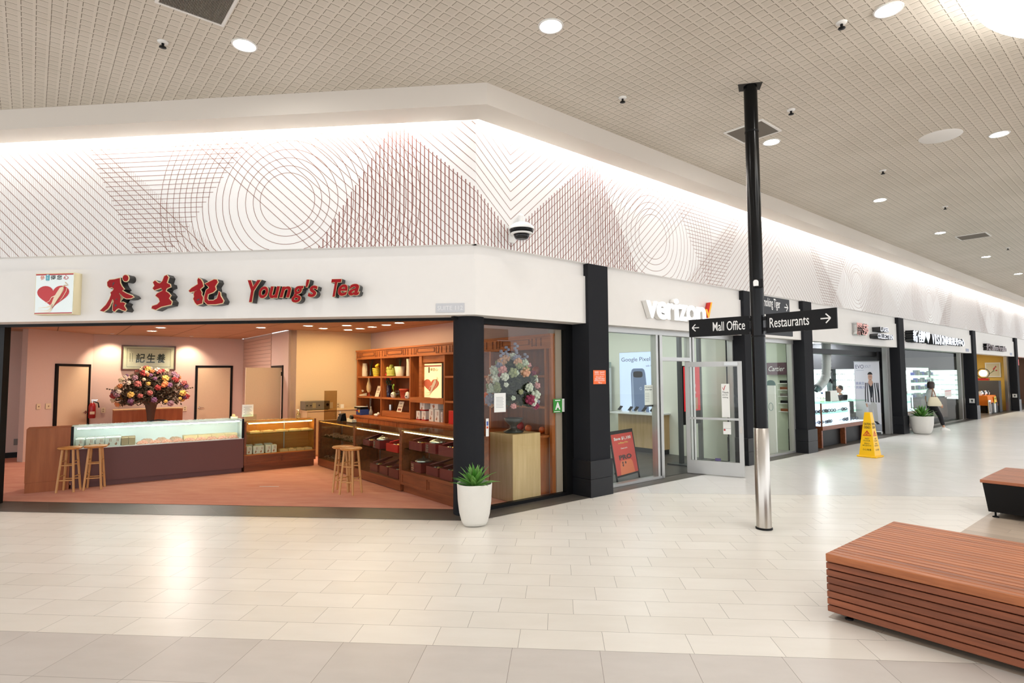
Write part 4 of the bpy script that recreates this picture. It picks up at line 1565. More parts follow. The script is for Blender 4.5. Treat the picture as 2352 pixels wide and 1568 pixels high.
# ------------------------------------------------------------------ stools
def make_stool(lab):
    t = thing('bar_stool', lab, 'stool', (0, 0, 0), 0, 'round wooden bar stools')
    hs = .735
    b = MB(); b.lathe([(.02, hs - .036), (.155, hs - .034), (.172, hs - .02), (.172, hs - .01), (.16, hs), (.02, hs + .001)], 32); b.build('seat', w_seat, t)
    top, bot = .105, .165
    P = []
    for k in range(4):
        a = PI / 4 + k * PI / 2
        p, q = Vector((top * math.cos(a), top * math.sin(a), hs - .03)), Vector((bot * math.cos(a) * 1.05, bot * math.sin(a) * 1.05, .007))
        P.append((p, q))
        part(t, 'leg', w_stool, lambda b: b.tube(p, q, .019, .017, 12))
    at = lambda k, z: P[k % 4][0].lerp(P[k % 4][1], (hs - .03 - z) / (hs - .037))
    for k in range(4):
        for z in ((.20, .44) if k % 2 == 0 else (.26, .50)):
            part(t, 'rung', w_stool, lambda b: b.tube(at(k, z), at(k + 1, z), .0105, n=8))
    return t


def stool_at(o, pxs, lab=None, rz=0):
    """seat centre from photo points of the seat outline (left, right) at seat height"""
    a, c = atz(*pxs[0], .72), atz(*pxs[1], .72)
    m = (a + c) / 2
    if lab:
        o = copy_tree(o, label=lab)
    o.location = (m.x, m.y, 0)
    dpt = (m - C0).dot(_ly)
    if dpt > -.2 and m.x < -3.5:
        o.location = (m.x - _ly.x * (dpt + .2), m.y - _ly.y * (dpt + .2), 0)
    o.rotation_euler.z = rz
    return o


s0 = make_stool('round wooden bar stool leftmost, in front of the plain counter end')
stool_at(s0, ((133, 1029), (189, 1025)), rz=.35)
stool_at(s0, ((193, 1024), (246, 1020)), 'round wooden bar stool in front of the maroon counter, right of the leftmost', .5)
stool_at(s0, ((768, 1027), (807.5, 1025)), 'round wooden bar stool half hidden behind another stool by the inside corner', .1)
stool_at(s0, ((786, 1031.5), (827, 1028)), 'front round wooden bar stool of the pair by the inside corner', -.25)

# ------------------------------------------------------------------ wall shelf along the right wall
# local frame: x towards the mall (-RY), y into the wall (+RX); x=0 at RY 7.72
sh = thing('shelf_unit', 'tall honey wood shelf unit with fretwork top along the right wall of the tea shop', 'shelf unit', R(1.8, 7.74), QR)
SX = lambda ry: 7.74 - ry
cols = [7.73, 6.37, 4.98, 3.60, 2.08, .62]
end = .475
part(sh, 'back_panel', w_back, lambda b: b.box(0, SX(end), .385, .40, .94, 2.3))
for ry in cols:
    part(sh, 'upright', w_oak, lambda b: b.box(SX(ry) - (.0 if ry == 7.73 else .022), SX(ry) + .044 - (.0 if ry == 7.73 else .022), 0, .385, .94, 2.30))
part(sh, 'end_panel', w_oak, lambda b: b.box(SX(.53), SX(end), -.0, .40, .012, 2.53))
part(sh, 'crown', w_oakx, lambda b: (b.box(0, SX(end), -.012, .40, 2.30, 2.50), b.box(-.01, SX(end) + .01, -.03, .40, 2.50, 2.535), b.box(0, SX(end), -.02, -.012, 2.30, 2.325)))


def fret(b):
    for i in range(5):
        x0, x1 = SX(cols[i]), SX(cols[i + 1])
        w_ = x1 - x0
        q = lambda u0, u1, z0, z1: b.box(x0 + u0 * w_, x0 + u1 * w_, -.022, -.012, z0, z1)
        for u in (.06, .14, .20, .79, .86, .94):
            q(u, u + .012, 2.345, 2.475)
        q(.25, .75, 2.46, 2.47); q(.25, .75, 2.375, 2.385); q(.25, .262, 2.375, 2.47); q(.738, .75, 2.375, 2.47)
        q(.20, .25, 2.42, 2.43); q(.75, .80, 2.42, 2.43); q(.14, .20, 2.36, 2.37); q(.80, .87, 2.36, 2.37)


part(sh, 'fretwork', w_dark, fret)
for i in range(5):
    if i == 2:
        continue
    for z in (1.85, 1.355):
        part(sh, 'shelf', w_oakx, lambda b: b.box(SX(cols[i]) + .022, SX(cols[i + 1]) - .022, .004, .385, z - .012, z + .026))
part(sh, 'poster_niche', w_oakx, lambda b: (b.box(SX(4.96), SX(3.62), -.01, .385, 1.31, 1.42), b.box(SX(4.58), SX(4.47), -.006, .30, 1.42, 2.30), b.box(SX(4.47), SX(3.62), .02, .30, 2.16, 2.30), b.box(SX(4.96), SX(4.58), .28, .30, .94, 2.3)))
part(sh, 'drawer_box', w_oakx, lambda b: b.box(SX(6.33), SX(5.02), .01, .37, .945, 1.07))
part(sh, 'worktop', w_oakx, lambda b: b.box(-.02, SX(.55), -.31, .40, .90, .935))
for i in range(5):
    part(sh, 'cupboard', w_oak, lambda b: (b.box(SX(cols[i]) + .003, SX(cols[i + 1]) - .003, -.28, .385, .012, .90), b.box(SX(cols[i]) + .05, SX(cols[i + 1]) - .05, -.29, -.28, .70, .87)))


def on_shelf(px, z, off=.12):
    """point on a shelf surface below a photo column: R(x) plane set back by off from the shelf front"""
    d = Rxp(px, 860, 1.8 + off)
    return R(1.8 + off, d.y, z)


zt_, zm, zc_2 = 1.877, 1.382, .936
part_m = dict(cream=mat('cream_glaze', (232, 220, 190), .3), yellow=mat('yellow_petals', (240, 208, 50), .5), green=mat('lime_glaze', (178, 180, 74), .35, var=.25, vs=40),
              terr=mat('terracotta_pot', (204, 82, 52), .6), stem=mat('dark_stem', (52, 64, 32), .6), clear=glass_mat('clear_jar_glass', (238, 240, 226), .12), redfl=mat('red_petals', (200, 30, 44), .5),
              chick=mat('hen_figure_glaze', (232, 206, 150), .35), navy=mat('navy_glass', (38, 34, 60), .2), blue=mat('blue_carton', (44, 70, 140), .5), lbl=mat('printed_card', (234, 222, 196), .6), leafg=mat('fresh_leaf', (138, 176, 54), .5),
              panda=mat('white_glaze', (240, 236, 222), .3), grey=mat('grey_plastic', (150, 146, 136), .5))


def vase(px, z, lab, cat, prof, m, name, off=.15, extras=None, group=None, sc=1.0):
    p = on_shelf(px, z, off)
    t = thing(name, lab, cat, p, QR, group)
    b = MB(); b.lathe([(r * sc, h * sc) for r, h in prof], 20); b.build('body', m, t)
    if extras:
        extras(t)
    return t


kx = lambda v: 810 + v / 7.84
# top row
def jug_extras(t): part(t, 'handle', part_m['cream'], lambda b: b.path([(.05, 0, .27), (.10, 0, .26), (.105, 0, .15), (.06, 0, .10)], .009, 8))
vase(kx(222), zt_, 'tall cream jug on the top left shelf', 'jug', [(.07, 0), (.075, .02), (.072, .2), (.06, .30), (.064, .33), (.05, .33)], part_m['cream'], 'jug', extras=jug_extras)


def twigs(n, h, r, seed, m='stem', z0=.1, base=.02):
    def f(t):
        rnd = random.Random(seed)
        for i in range(n):
            a = rnd.uniform(0, 2 * PI); q = rnd.uniform(.3, 1) * r
            part(t, 'stem', part_m[m], lambda b: b.path([(0, 0, z0), (math.cos(a) * q * .3, math.sin(a) * q * .3, z0 + h * .5), (math.cos(a) * q, math.sin(a) * q * .6, z0 + h * rnd.uniform(.8, 1))], [.004, .003, .001], 5))
    return f


vase(kx(325), zt_, 'glass vase of thin twigs on the top left shelf', 'vase', [(.045, 0), (.05, .02), (.028, .16), (.03, .24), (.026, .24), (.022, .16), (.04, .02), (.01, .015)], part_m['clear'], 'vase', extras=twigs(9, .45, .16, 3))
def yellow_extras(t):
    rnd = random.Random(9)
    for i in range(5):
        part(t, 'blossom', part_m['yellow'], lambda b: b.ball((.09 + rnd.uniform(-.05, .06), rnd.uniform(-.05, .05), .25 + rnd.uniform(-.05, .06)), .042, 8, 6, 0, 1, 1, .8))
    part(t, 'stripe', part_m['green'], lambda b: [b.lathe([(.075 + .008 * k, .03 + .045 * k), (.078 + .008 * k, .05 + .045 * k)], 18, caps=False) for k in range(4)])
vase(kx(425), zt_, 'yellow striped cup with yellow flowers on the top left shelf', 'flower pot', [(.065, 0), (.072, .02), (.098, .2), (.09, .2), (.06, .03)], part_m['yellow'], 'flower_pot', extras=yellow_extras, off=.10)
def tureen_extras(t):
    rnd = random.Random(4)
    part(t, 'lid_leaves', part_m['green'], lambda b: [b.ball((math.cos(a) * .085, math.sin(a) * .085, .15 + .03 * (k % 2)), .045, 7, 5, 0, 1, 1, 1.1) for k, a in enumerate([i * PI / 4 for i in range(8)])] + [b.ball((0, 0, .22), .06, 8, 6)])
vase(kx(700), zt_, 'lime green cabbage shaped tureen on the second top shelf', 'tureen', [(.08, 0), (.13, .012), (.12, .02), (.11, .05), (.13, .13), (.06, .2)], part_m['green'], 'tureen', extras=tureen_extras)
vase(kx(852), zt_, 'white tapered pot with dark grass on the second top shelf', 'flower pot', [(.09, 0), (.13, .22), (.12, .22), (.08, .03)], part_m['cream'], 'flower_pot', extras=twigs(16, .42, .24, 8, z0=.2))
vase(kx(1007), zt_, 'slim cream pitcher at the right end of the second top shelf', 'jug', [(.05, 0), (.052, .02), (.045, .3), (.05, .38), (.04, .38)], part_m['cream'], 'jug', off=.06)
# middle row
t = thing('desk_telephone', 'cream desk telephone on the middle left shelf', 'telephone', on_shelf(kx(165), zm, .14), QR - .2)
part(t, 'base', part_m['cream'], lambda b: b.hexa([(-.13, -.08, 0), (.13, -.08, 0), (.13, .1, 0), (-.13, .1, 0), (-.13, -.08, .02), (.13, -.08, .03), (.13, .1, .07), (-.13, .1, .06)]))
part(t, 'handset', part_m['cream'], lambda b: b.path([(-.12, 0, .07), (-.10, 0, .10), (.06, .0, .135), (.12, 0, .125)], [.026, .02, .018, .028], 8))
t = thing('hen_figurine', 'cream hen figurine standing on the middle left shelf', 'figurine', on_shelf(kx(295), zm, .16), QR)
part(t, 'body', part_m['chick'], lambda b: b.rings([[(r * math.cos(2 * PI * i / 14) + dx, r * .9 * math.sin(2 * PI * i / 14), z) for i in range(14)] for r, dx, z in ((.03, .0, .09), (.066, .005, .15), (.07, .005, .24), (.05, 0, .32), (.03, 0, .38), (.026, .0, .43), (.02, 0, .47), (.004, .002, .51))], 0, True, True))
for s in (-1, 1):
    part(t, 'leg', part_m['terr'], lambda b: (b.tube((.03 * s, 0, .1), (.034 * s, 0, .004), .008, n=6), b.box(.034 * s - .014, .034 * s + .014, -.04, .012, 0, .008)))
part(t, 'beak', part_m['terr'], lambda b: b.tube((0, -.015, .46), (.0, -.05, .45), .01, .001, 6))


def card(px, z, w, h, lab, off=.08, lines=(), col=None, tilt=.3, dy=0):
    t = thing('sign_card', lab, 'sign', on_shelf(px, z, off), QR)
    b = MB(); b.M = Matrix.Rotation(-tilt, 4, 'X'); b.box(0, w, 0, .004, 0, h); b.build('card', col or part_m['lbl'], t)
    if lines:
        b = MB(); b.M = Matrix.Rotation(-tilt, 4, 'X')
        for (txt, zz, hh, m) in lines:
            if txt:
                put_text(b, txt, w * .5, h * zz, -.0015, h=h * hh, w=w * m, align='C', size=1, offset=.01, res=2)
            else:
                b.box(w * (.5 - m / 2), w * (.5 + m / 2), -.0015, 0, h * zz, h * (zz + hh))
        b.build('print', mat('maroon_print', (120, 50, 44), .6), t)
    return t


card(kx(400), zm, .20, .27, 'tilted printed card on the middle left shelf', lines=(('', .7, .05, .6), ('', .58, .05, .7), ('', .4, .04, .5)))
def rose_extras(t):
    rnd = random.Random(2)
    for i in range(7):
        a, q = rnd.uniform(0, 2 * PI), rnd.uniform(.05, .17)
        e = Vector((math.cos(a) * q, math.sin(a) * q * .6, rnd.uniform(.42, .6)))
        part(t, 'stem', part_m['stem'], lambda b: b.path([(0, 0, .2), (e.x * .5, e.y * .5, .36), tuple(e)], [.005, .004, .003], 5))
        part(t, 'blossom', part_m['redfl'] if i < 5 else part_m['stem'], lambda b: b.ball(tuple(e), .032, 8, 6))
    part(t, 'leaf', part_m['stem'], lambda b: [b.ball((rnd.uniform(-.1, .1), rnd.uniform(-.06, .06), rnd.uniform(.25, .48)), .035, 6, 4, 0, 1, .5, .8) for k in range(14)])
vase(kx(655), zm, 'dark vase of red roses on the second middle shelf', 'vase', [(.05, 0), (.055, .02), (.06, .28), (.05, .28), (.04, .03)], part_m['navy'], 'vase', extras=rose_extras)
def sprout(t):
    part(t, 'leaf', part_m['leafg'], lambda b: (b.ball((-.03, 0, .24), .04, 8, 5, 0, .5, .3, 1.5), b.ball((.03, -.01, .29), .035, 8, 5, 0, 1.2, .3, .8), b.tube((0, 0, .1), (.0, 0, .26), .005, n=5)))
    part(t, 'spot', m_ink, lambda b: b.ball((.025, -.055, .07), .016, 6, 4))
vase(kx(738), zm, 'small white animal pot with a green sprout on the second middle shelf', 'flower pot', [(.04, 0), (.068, .04), (.06, .1), (.03, .13)], part_m['panda'], 'flower_pot', extras=sprout, off=.08)
vase(kx(825), zm, 'round clear glass bowl on the second middle shelf', 'bowl', [(.06, 0), (.1, .05), (.105, .1), (.08, .17), (.075, .175), (.1, .1), (.06, .01)], part_m['clear'], 'bowl', off=.10)
vase(kx(928), zm, 'red plastic flower pot on the second middle shelf', 'flower pot', [(.075, 0), (.1, .17), (.112, .17), (.115, .21), (.1, .21), (.09, .17), (.07, .02)], part_m['terr'], 'flower_pot', off=.08)
def panda_extras(t): part(t, 'spot', m_ink, lambda b: (b.ball((.03, -.05, .05), .018, 6, 4), b.ball((-.02, -.05, .1), .014, 6, 4)))
vase(kx(990), zm, 'small white animal figurine at the right end of the second middle shelf', 'figurine', [(.04, 0), (.065, .04), (.05, .09), (.04, .13), (.01, .15)], part_m['panda'], 'figurine', off=.05, extras=panda_extras)
# bottom row
t = thing('carton_stack_tray', 'open blue and red carton with yellow tags on the worktop', 'carton', on_shelf(kx(20), zc_2, -.20), QR)
part(t, 'carton_body', part_m['blue'], lambda b: b.rbox(0, .42, 0, .22, 0, .13, .003))
part(t, 'red_band', m_red, lambda b: b.box(.08, .30, -.002, 0, .085, .115))
for x in (.05, .30):
    part(t, 'yellow_tag', part_m['yellow'], lambda b: b.box(x, x + .07, -.003, -.001, .06, .13))
part(t, 'upper_carton', m_black, lambda b: b.box(.01, .36, .02, .21, .131, .19))
part(t, 'lid', m_casewhite, lambda b: b.box(0, .37, .01, .22, .191, .20))
vase(kx(265), zc_2, 'dark glass bottle on the worktop behind the blue carton', 'bottle', [(.03, 0), (.032, .02), (.032, .14), (.012, .18), (.012, .24), (.006, .24)], part_m['navy'], 'bottle', off=.05)
vase(kx(335), zc_2, 'small pale bottle vase on the worktop of the first bay', 'vase', [(.03, 0), (.05, .03), (.045, .08), (.016, .16), (.014, .21), (.008, .21)], part_m['grey'], 'vase', off=.0)
card(kx(305), 1.06, .09, .34, 'narrow hanging strip of print at the back of the first bay', .30, (('', .8, .03, .6), ('', .6, .03, .6)), part_m['grey'], .03)
t = thing('cat_figurine', 'small white lying animal figurine on the worktop of the first bay', 'figurine', on_shelf(kx(430), zc_2, -.12), QR)
part(t, 'body', part_m['panda'], lambda b: b.ball((0, 0, .035), .05, 10, 6, 0, 2.0, .8, .7))
part(t, 'head', part_m['panda'], lambda b: b.ball((.11, 0, .07), .034, 8, 6))
card(kx(795), 1.072, .22, .24, 'tilted red and white sign card on the drawer box of the second bay', .03, (('SORRY', .72, .14, .5), ('NO CARDS', .44, .16, .8), ('', .12, .2, .7)))
b = MB(); b.lathe([(.05, 0), (.05, .13)], 18)
p = on_shelf(kx(688), 1.07, .25); tag(b.build('tin_can', m_silver, loc=p, rotz=QR), 'silver tin standing on the drawer box of the second bay', 'tin')
# poster in the third bay
a, c = Rxp(972 - 2, 911.5, 1.86), Rxp(1013.5, 834, 1.86)
w, h = abs(a.y - c.y), c.z - a.z
t = thing('heart_poster', 'lit heart and root poster inside the third bay of the shelf unit', 'poster', R(1.86, a.y, a.z), QR)
pn = part(t, 'panel', mat('poster_panel', (250, 232, 180), .4, emit=(255, 226, 160), es=.55), lambda b: b.box(0, w, 0, .02, 0, h))
part(pn, 'red_border', mat('faded_red', (190, 90, 84), .5), lambda b: b.box(0, w, -.002, 0, h * .91, h * .95))
heart_art(pn, w, h * .72, -.002, mat('poster_heart', (232, 120, 84), .4))
def ptxt(b):
    put_text(b, '得您心', w * .42, h * .78, -.003, h=h * .09, w=w * .42, size=1, offset=.01, res=2)
    b.box(w * .33, w * .40, -.003, -.001, h * .73, h * .9)
part(pn, 'lettering', mat('brown_print', (120, 84, 50), .6), ptxt)
for x in (-.10, w + .02):
    part(t, 'side_board', m_black, lambda b: b.box(x, x + .07, .0, .03, 0, h))
# white boxes in the third bay, red tin in the fourth
def wb(px, z, w, h, lab, strip=True, off=.06):
    carton(on_shelf(px, z, off), QR, w, w * .8, h, m_whitebox, lab, 'white cartons in the third bay', True, m_red if strip else None)
wb(kx(1148), zc_2, .15, .19, 'white carton at the bottom left of the third bay')
wb(kx(1245), zc_2, .16, .20, 'white carton second from the left at the bottom of the third bay')
wb(kx(1212), zc_2 + .205, .19, .20, 'white carton stacked on the left pair in the third bay')
wb(kx(1375), zc_2, .17, .25, 'tall white carton third from the left at the bottom of the third bay', False)
wb(kx(1480), zc_2, .17, .25, 'tall white carton fourth from the left at the bottom of the third bay', False)
wb(kx(1400), zc_2 + .255, .30, .24, 'wide white carton on top of the tall pair in the third bay', False)
wb(kx(1590), zc_2, .05, .21, 'narrow white carton at the right end of the third bay', False)
carton(on_shelf(kx(1728), zc_2, -.02), QR, .20, .14, .26, m_giftb, 'red tin with gold panel at the bottom of the fourth bay', 'red tins', False, None, 'tea_tin', 'tin')
# things seen through the corner window on the last bay
def melon(px, z, r, lab, m, cat='ornament', nm='ornament', off=.1):
    b = MB(); b.ball((0, 0, r), r, 12, 8)
    tag(b.build(nm, m, loc=on_shelf(px, z, off), rotz=QR), lab, cat)
m_or = mat('orange_glaze', (226, 104, 36), .35)
melon(1119, zm, .10, 'orange lantern ornament on the shelf left of the flowers', m_or)
melon(1213, zc_2, .06, 'small orange ornament beside the vase on the worktop', m_or)
melon(1244, zc_2, .055, 'orange ball ornament at the right end of the worktop', m_or)
melon(1232, zt_, .075, 'red gold ornament on the shelf above the flowers', mat('amber_glaze', (190, 90, 50), .3))
melon(1192, zc_2, .085, 'dark red ornament behind the flower vase', m_red)

# ------------------------------------------------------------------ pedestal and flowers behind the corner window
t = thing('pedestal', 'light wood pedestal behind the corner window', 'pedestal', R(1.0, .47), RROT)
part(t, 'column', w_light, lambda b: b.rbox(0, .55, 0, .56, .008, 1.0, .004))


def bouquet(t, c, rx, ry, rz, n, pal, seed, filler, rmin=.02, rmax=.045, ball=True):
    """domed arrangement: individual blossoms over a mass of foliage"""
    rnd = random.Random(seed)
    b = MB()
    for i in range(filler):
        a, e = rnd.uniform(0, 2 * PI), rnd.uniform(-.45, 1.5)
        q = rnd.uniform(.3, .93)
        p = (c[0] + rx * q * math.cos(a) * math.cos(e), c[1] + ry * q * math.sin(a) * math.cos(e), c[2] + rz * q * math.sin(e))
        s = rnd.uniform(.025, .06)
        d = Vector((rnd.uniform(-1, 1), rnd.uniform(-1, 1), rnd.uniform(-.6, 1))).normalized()
        u = d.orthogonal().normalized()
        P = Vector(p)
        b.add([tuple(P - d * s), tuple(P + u * s * .4), tuple(P + d * s), tuple(P - u * s * .4)], [(0, 1, 2, 3)])
    o = b.build('greenery', pal['leaf'], t); o['kind'] = 'stuff'
    keys = pal['fl']
    for i in range(n):
        a, e = rnd.uniform(0, 2 * PI), math.asin(rnd.uniform(-.35, 1))
        p = (c[0] + rx * math.cos(a) * math.cos(e), c[1] + ry * math.sin(a) * math.cos(e), c[2] + rz * math.sin(e))
        r = rnd.uniform(rmin, rmax)
        b = MB()
        b.ball(p, r * .7, 8, 6)
        m_ = 14
        for k in range(m_):
            zz = 1 - 2 * (k + .5) / m_
            w = k * 2.39996 + i
            q_ = math.sqrt(1 - zz * zz) * r * .72
            b.ball((p[0] + math.cos(w) * q_, p[1] + math.sin(w) * q_, p[2] + zz * r * .72), r * rnd.uniform(.28, .42), 6, 4)
        b.build('blossom', keys[i % len(keys)], t)


fm = lambda n, c: mat(n, c, .7)
pal1 = dict(leaf=mat('dusty_leaf', (66, 72, 52), .7, var=.3, vs=15), fl=[fm('pale_hydrangea', (196, 206, 186)), fm('lilac_blossom', (150, 148, 168)), fm('peach_blossom', (206, 160, 132)), fm('crimson_blossom', (140, 44, 74)), fm('white_blossom', (216, 218, 204)), fm('pink_blossom', (214, 150, 150)), fm('sage_blossom', (150, 156, 116))])
vz = R(1.22, .72, 1.005)
t = thing('flower_arrangement', 'big pale flower arrangement in a dark vase behind the corner window', 'flowers', vz, RROT)
part(t, 'vase', mat('dark_bowl', (46, 50, 46), .3), lambda b: b.lathe([(.15, 0), (.16, .02), (.06, .06), (.05, .1), (.12, .16), (.15, .22), (.13, .22), (.05, .12)], 24))
bouquet(t, (0, 0, .60), .40, .36, .56, 100, pal1, 11, 4600, .035, .085)
for i, (x, z) in enumerate(((-.12, 1.30), (.06, 1.36), (.26, 1.20), (-.22, 1.24))):
    part(t, 'flower_spike', pal1['fl'][1], lambda b: [b.ball((x + .02 * math.sin(k * 2.4), .02 * math.cos(k * 2.4), z - k * .035), .03, 6, 4) for k in range(6)])

# ------------------------------------------------------------------ back wall: picture, console, flowers, doors
QB = RROT


def back(px, py, off=12.0): return Rp(px, py, off)


a, c = back(277, 850), back(404, 795)
w, h = c.x - a.x, c.z - a.z
t = thing('calligraphy_picture', 'framed calligraphy with three black characters above the dried flowers', 'picture', R(a.x, 12.0, a.z), RROT)
part(t, 'mount', mat('aged_paper', (212, 198, 178), .6), lambda b: b.box(.02, w - .02, -.03, -.01, .02, h - .02))
def frm(b):
    b.box(0, w, -.05, 0, 0, .035); b.box(0, w, -.05, 0, h - .035, h); b.box(0, .035, -.05, 0, .035, h - .035); b.box(w - .035, w, -.05, 0, .035, h - .035)
part(t, 'frame', mat('dark_red_frame', (70, 34, 26), .35), frm)
def cal(b):
    for i, ch in enumerate('記生養'):
        put_text(b, ch, w * (.26 + .19 * i), h * .30, -.032, h=h * .38, w=w * .16, size=1, offset=.02, shear=.1, res=2)
    for (x0, x1, z0, z1) in ((.10, .90, .13, .14), (.10, .90, .86, .87), (.10, .104, .13, .87), (.896, .90, .13, .87)):
        b.box(w * x0, w * x1, -.032, -.03, h * z0, h * z1)
    for k in range(2):
        for j in range(6):
            b.box(w * (.15 + .04 * k), w * (.165 + .04 * k), -.032, -.03, h * (.36 + .055 * j), h * (.385 + .055 * j))
part(t, 'calligraphy', m_ink, cal)
part(t, 'glazing', m_caseglass, lambda b: b.box(.03, w - .03, -.045, -.042, .03, h - .03))

t = thing('console', 'low brown wooden console under the framed calligraphy', 'console', R(-3.0, 11.3), RROT)
part(t, 'cabinet', w_panel, lambda b: b.rbox(0, 1.5, 0, .5, .01, 1.05, .004))
part(t, 'top', w_light, lambda b: b.box(-.01, 1.51, -.01, .5, 1.05, 1.07))
pal2 = dict(leaf=mat('dried_leaf', (72, 58, 40), .8, var=.35, vs=15), fl=[fm('dried_rose', (168, 92, 84)), fm('dried_cream', (206, 186, 150)), fm('dried_purple', (120, 78, 110)), fm('dried_orange', (200, 124, 72)), fm('dried_white', (200, 184, 166)), fm('dried_yellow', (206, 168, 84)), fm('dried_red', (150, 48, 44)), fm('dried_mauve', (150, 114, 124))])
fc = Rp(345, 985, 10.55)
t = thing('flower_arrangement', 'wide dried flower arrangement on a trumpet vase in front of the calligraphy', 'flowers', R(fc.x, 10.55, 0), RROT)
part(t, 'vase', mat('dark_wrapped_vase', (74, 56, 44), .8, var=.3, vs=50), lambda b: b.lathe([(.16, .008), (.16, .04), (.07, .10), (.07, .75), (.09, 1.0), (.13, 1.2), (.30, 1.38)], 24))
bouquet(t, (0, 0, 1.45), .78, .5, .66, 99, pal2, 21, 5200, .04, .085)
for s in (-1, 1):
    part(t, 'spray', pal2['leaf'], lambda b: [b.ball((s * (.6 + .05 * k), 0, 1.52 + .02 * k * (1 - k * .04)), .022, 6, 4) for k in range(7)])
t = thing('arched_tray', 'dark arched tray edge behind the maroon counter', 'tray', LC(1.9, .75, 0), LROT2)
part(t, 'stand', w_dark, lambda b: b.box(-.22, .22, 0, .2, .01, .98))
part(t, 'arch', m_black, lambda b: b.path([(-.24, .1, .99), (-.12, .1, 1.035), (0, .1, 1.05), (.12, .1, 1.035), (.24, .1, .99)], .014, 6))


def shop_door(name, x0, x1, zt, place, rot, lab_side, m_leaf_, handle_x, two_hinge=True):
    """closed door in its frame; local x along the wall"""
    f = struct(part(None, name, m_black, lambda b: (b.box(x0, x0 + .06, -.03, .02, .007, zt), b.box(x1 - .06, x1, -.03, .02, .007, zt), b.box(x0, x1, -.03, .02, zt - .06, zt)), loc=place, rotz=rot))
    part(f, 'door_leaf', m_leaf_, lambda b: b.box(x0 + .06, x1 - .06, -.02, .01, .01, zt - .06))
    k = part(f, 'door_handle', m_chrome, lambda b: (b.lathe([(.032, 0), (.032, .01), (.012, .012), (.012, .05)], 14) if False else b.tube((handle_x, -.02, 1.02), (handle_x, -.075, 1.02), .014), b.tube((handle_x, -.07, 1.02), (handle_x + lab_side * .12, -.07, 1.02), .011)))
    part(f, 'rose_plate', m_chrome, lambda b: b.tube((handle_x, -.02, 1.02), (handle_x, -.028, 1.02), .034, n=14))
    return f


m_leafd = mat('beige_door', (206, 182, 152), .6, var=.04, vs=30)
shop_door('door_1', -1.10, -.13, 2.21, R(0, 12.015), RROT, 1, m_leafd, -.98)
_wa, _wb = R(-4.70, 10.78), R(-3.44, 12.01)
wrot = math.atan2((_wb - _wa).y, (_wb - _wa).x)
_wl = lambda q: (q - _wa).dot((_wb - _wa).normalized())
shop_door('door_2', _wl(R(-4.20, 11.28)), _wl(R(-3.50, 11.95)), 2.22, _wa + Vector((math.sin(wrot), -math.cos(wrot), 0)) * .012, wrot, -1, m_leafd, _wl(R(-3.58, 11.87)))
# open door beside the slatted wall
dd = struct(part(None, 'door_3', m_black, lambda b: (b.box(.150, .175, 8.36, 8.42, .007, 2.16), b.box(.150, .175, 8.36, 9.30, 2.10, 2.16)), loc=O, rotz=RROT))
part(dd, 'door_leaf', m_leafd, lambda b: b.box(-.66, .16, 8.50, 8.54, .012, 2.10))
for z in (.3, 1.9):
    part(dd, 'hinge', m_black, lambda b: b.box(.155, .185, 8.46, 8.55, z, z + .1))


def plate(q, off, lab, place_rot=None, w=.075, h=.115, m=None, slots=True):
    p = Rp(q[0], q[1], off)
    t = thing('outlet_plate', lab, 'wall plate', R(p.x, off, p.z - h / 2), RROT)
    part(t, 'cover', m or mat('ivory_plate', (214, 196, 164), .5), lambda b: b.rbox(-w / 2, w / 2, -.008, -.001, 0, h, .002))
    if slots:
        for k in (.28, .68):
            part(t, 'socket', mat('ivory_socket', (150, 128, 100), .5), lambda b: b.box(-.016, .016, -.0095, -.008, h * k - .014, h * k + .018))
    return t


plate((237, 942), 12.0, 'ivory outlet plate on the wall left of the console', w=.09, h=.13)
plate((424.5, 938), 12.0, 'ivory outlet plate on the wall right of the dried flowers', w=.09, h=.14)
pw = lambda q: onplane(*q, _wa, Vector((math.sin(wrot), -math.cos(wrot), 0)))
for q, lab, wd_ in (((88, 933), 'ivory switch plate at the far left of the back wall', .10), ((110.5, 932), 'wide ivory switch plate left of the left door', .14)):
    p = pw(q)
    t = thing('switch_plate', lab, 'wall plate', p - ZUP * .07, wrot)
    part(t, 'cover', mat('ivory_plate', (214, 196, 164), .5), lambda b: b.rbox(-wd_ / 2, wd_ / 2, -.01, -.002, 0, .13, .002))
    part(t, 'toggle', mat('ivory_socket', (150, 128, 100), .5), lambda b: b.box(-.01, .01, -.02, -.01, .05, .08))
p = Rp(39, 1014, 11.91)
t = thing('outlet_plate', 'grey outlet plate low on the far left wall', 'wall plate', R(p.x, 11.915, p.z - .08), RROT)
part(t, 'cover', mat('grey_plate', (120, 112, 106), .5), lambda b: b.rbox(-.06, .06, -.008, -.001, 0, .15, .002))
# fire extinguisher
p = pw((213, 950))
q = Rp(213, 950, 11.92)
t = thing('fire_extinguisher', 'red fire extinguisher hanging beside the left door', 'fire extinguisher', R(q.x - .02, 11.86, .86), RROT)
part(t, 'cylinder', mat('extinguisher_red', (150, 22, 26), .3), lambda b: b.lathe([(.07, 0), (.078, .02), (.078, .30), (.06, .36), (.03, .39)], 20))
part(t, 'label', mat('extinguisher_label', (206, 190, 160), .5), lambda b: b.box(-.05, .05, -.081, -.078, .10, .17))
part(t, 'valve', m_chrome, lambda b: (b.tube((0, 0, .39), (0, 0, .44), .022), b.box(-.02, .11, -.012, .012, .45, .465), b.box(-.01, .09, -.012, .012, .425, .435)))
part(t, 'hose', m_black, lambda b: b.path([(.03, 0, .42), (.12, -.02, .38), (.14, -.02, .26)], .014, 8))
part(t, 'wall_hook', m_black, lambda b: b.box(-.02, .02, .06, .135, .33, .37))

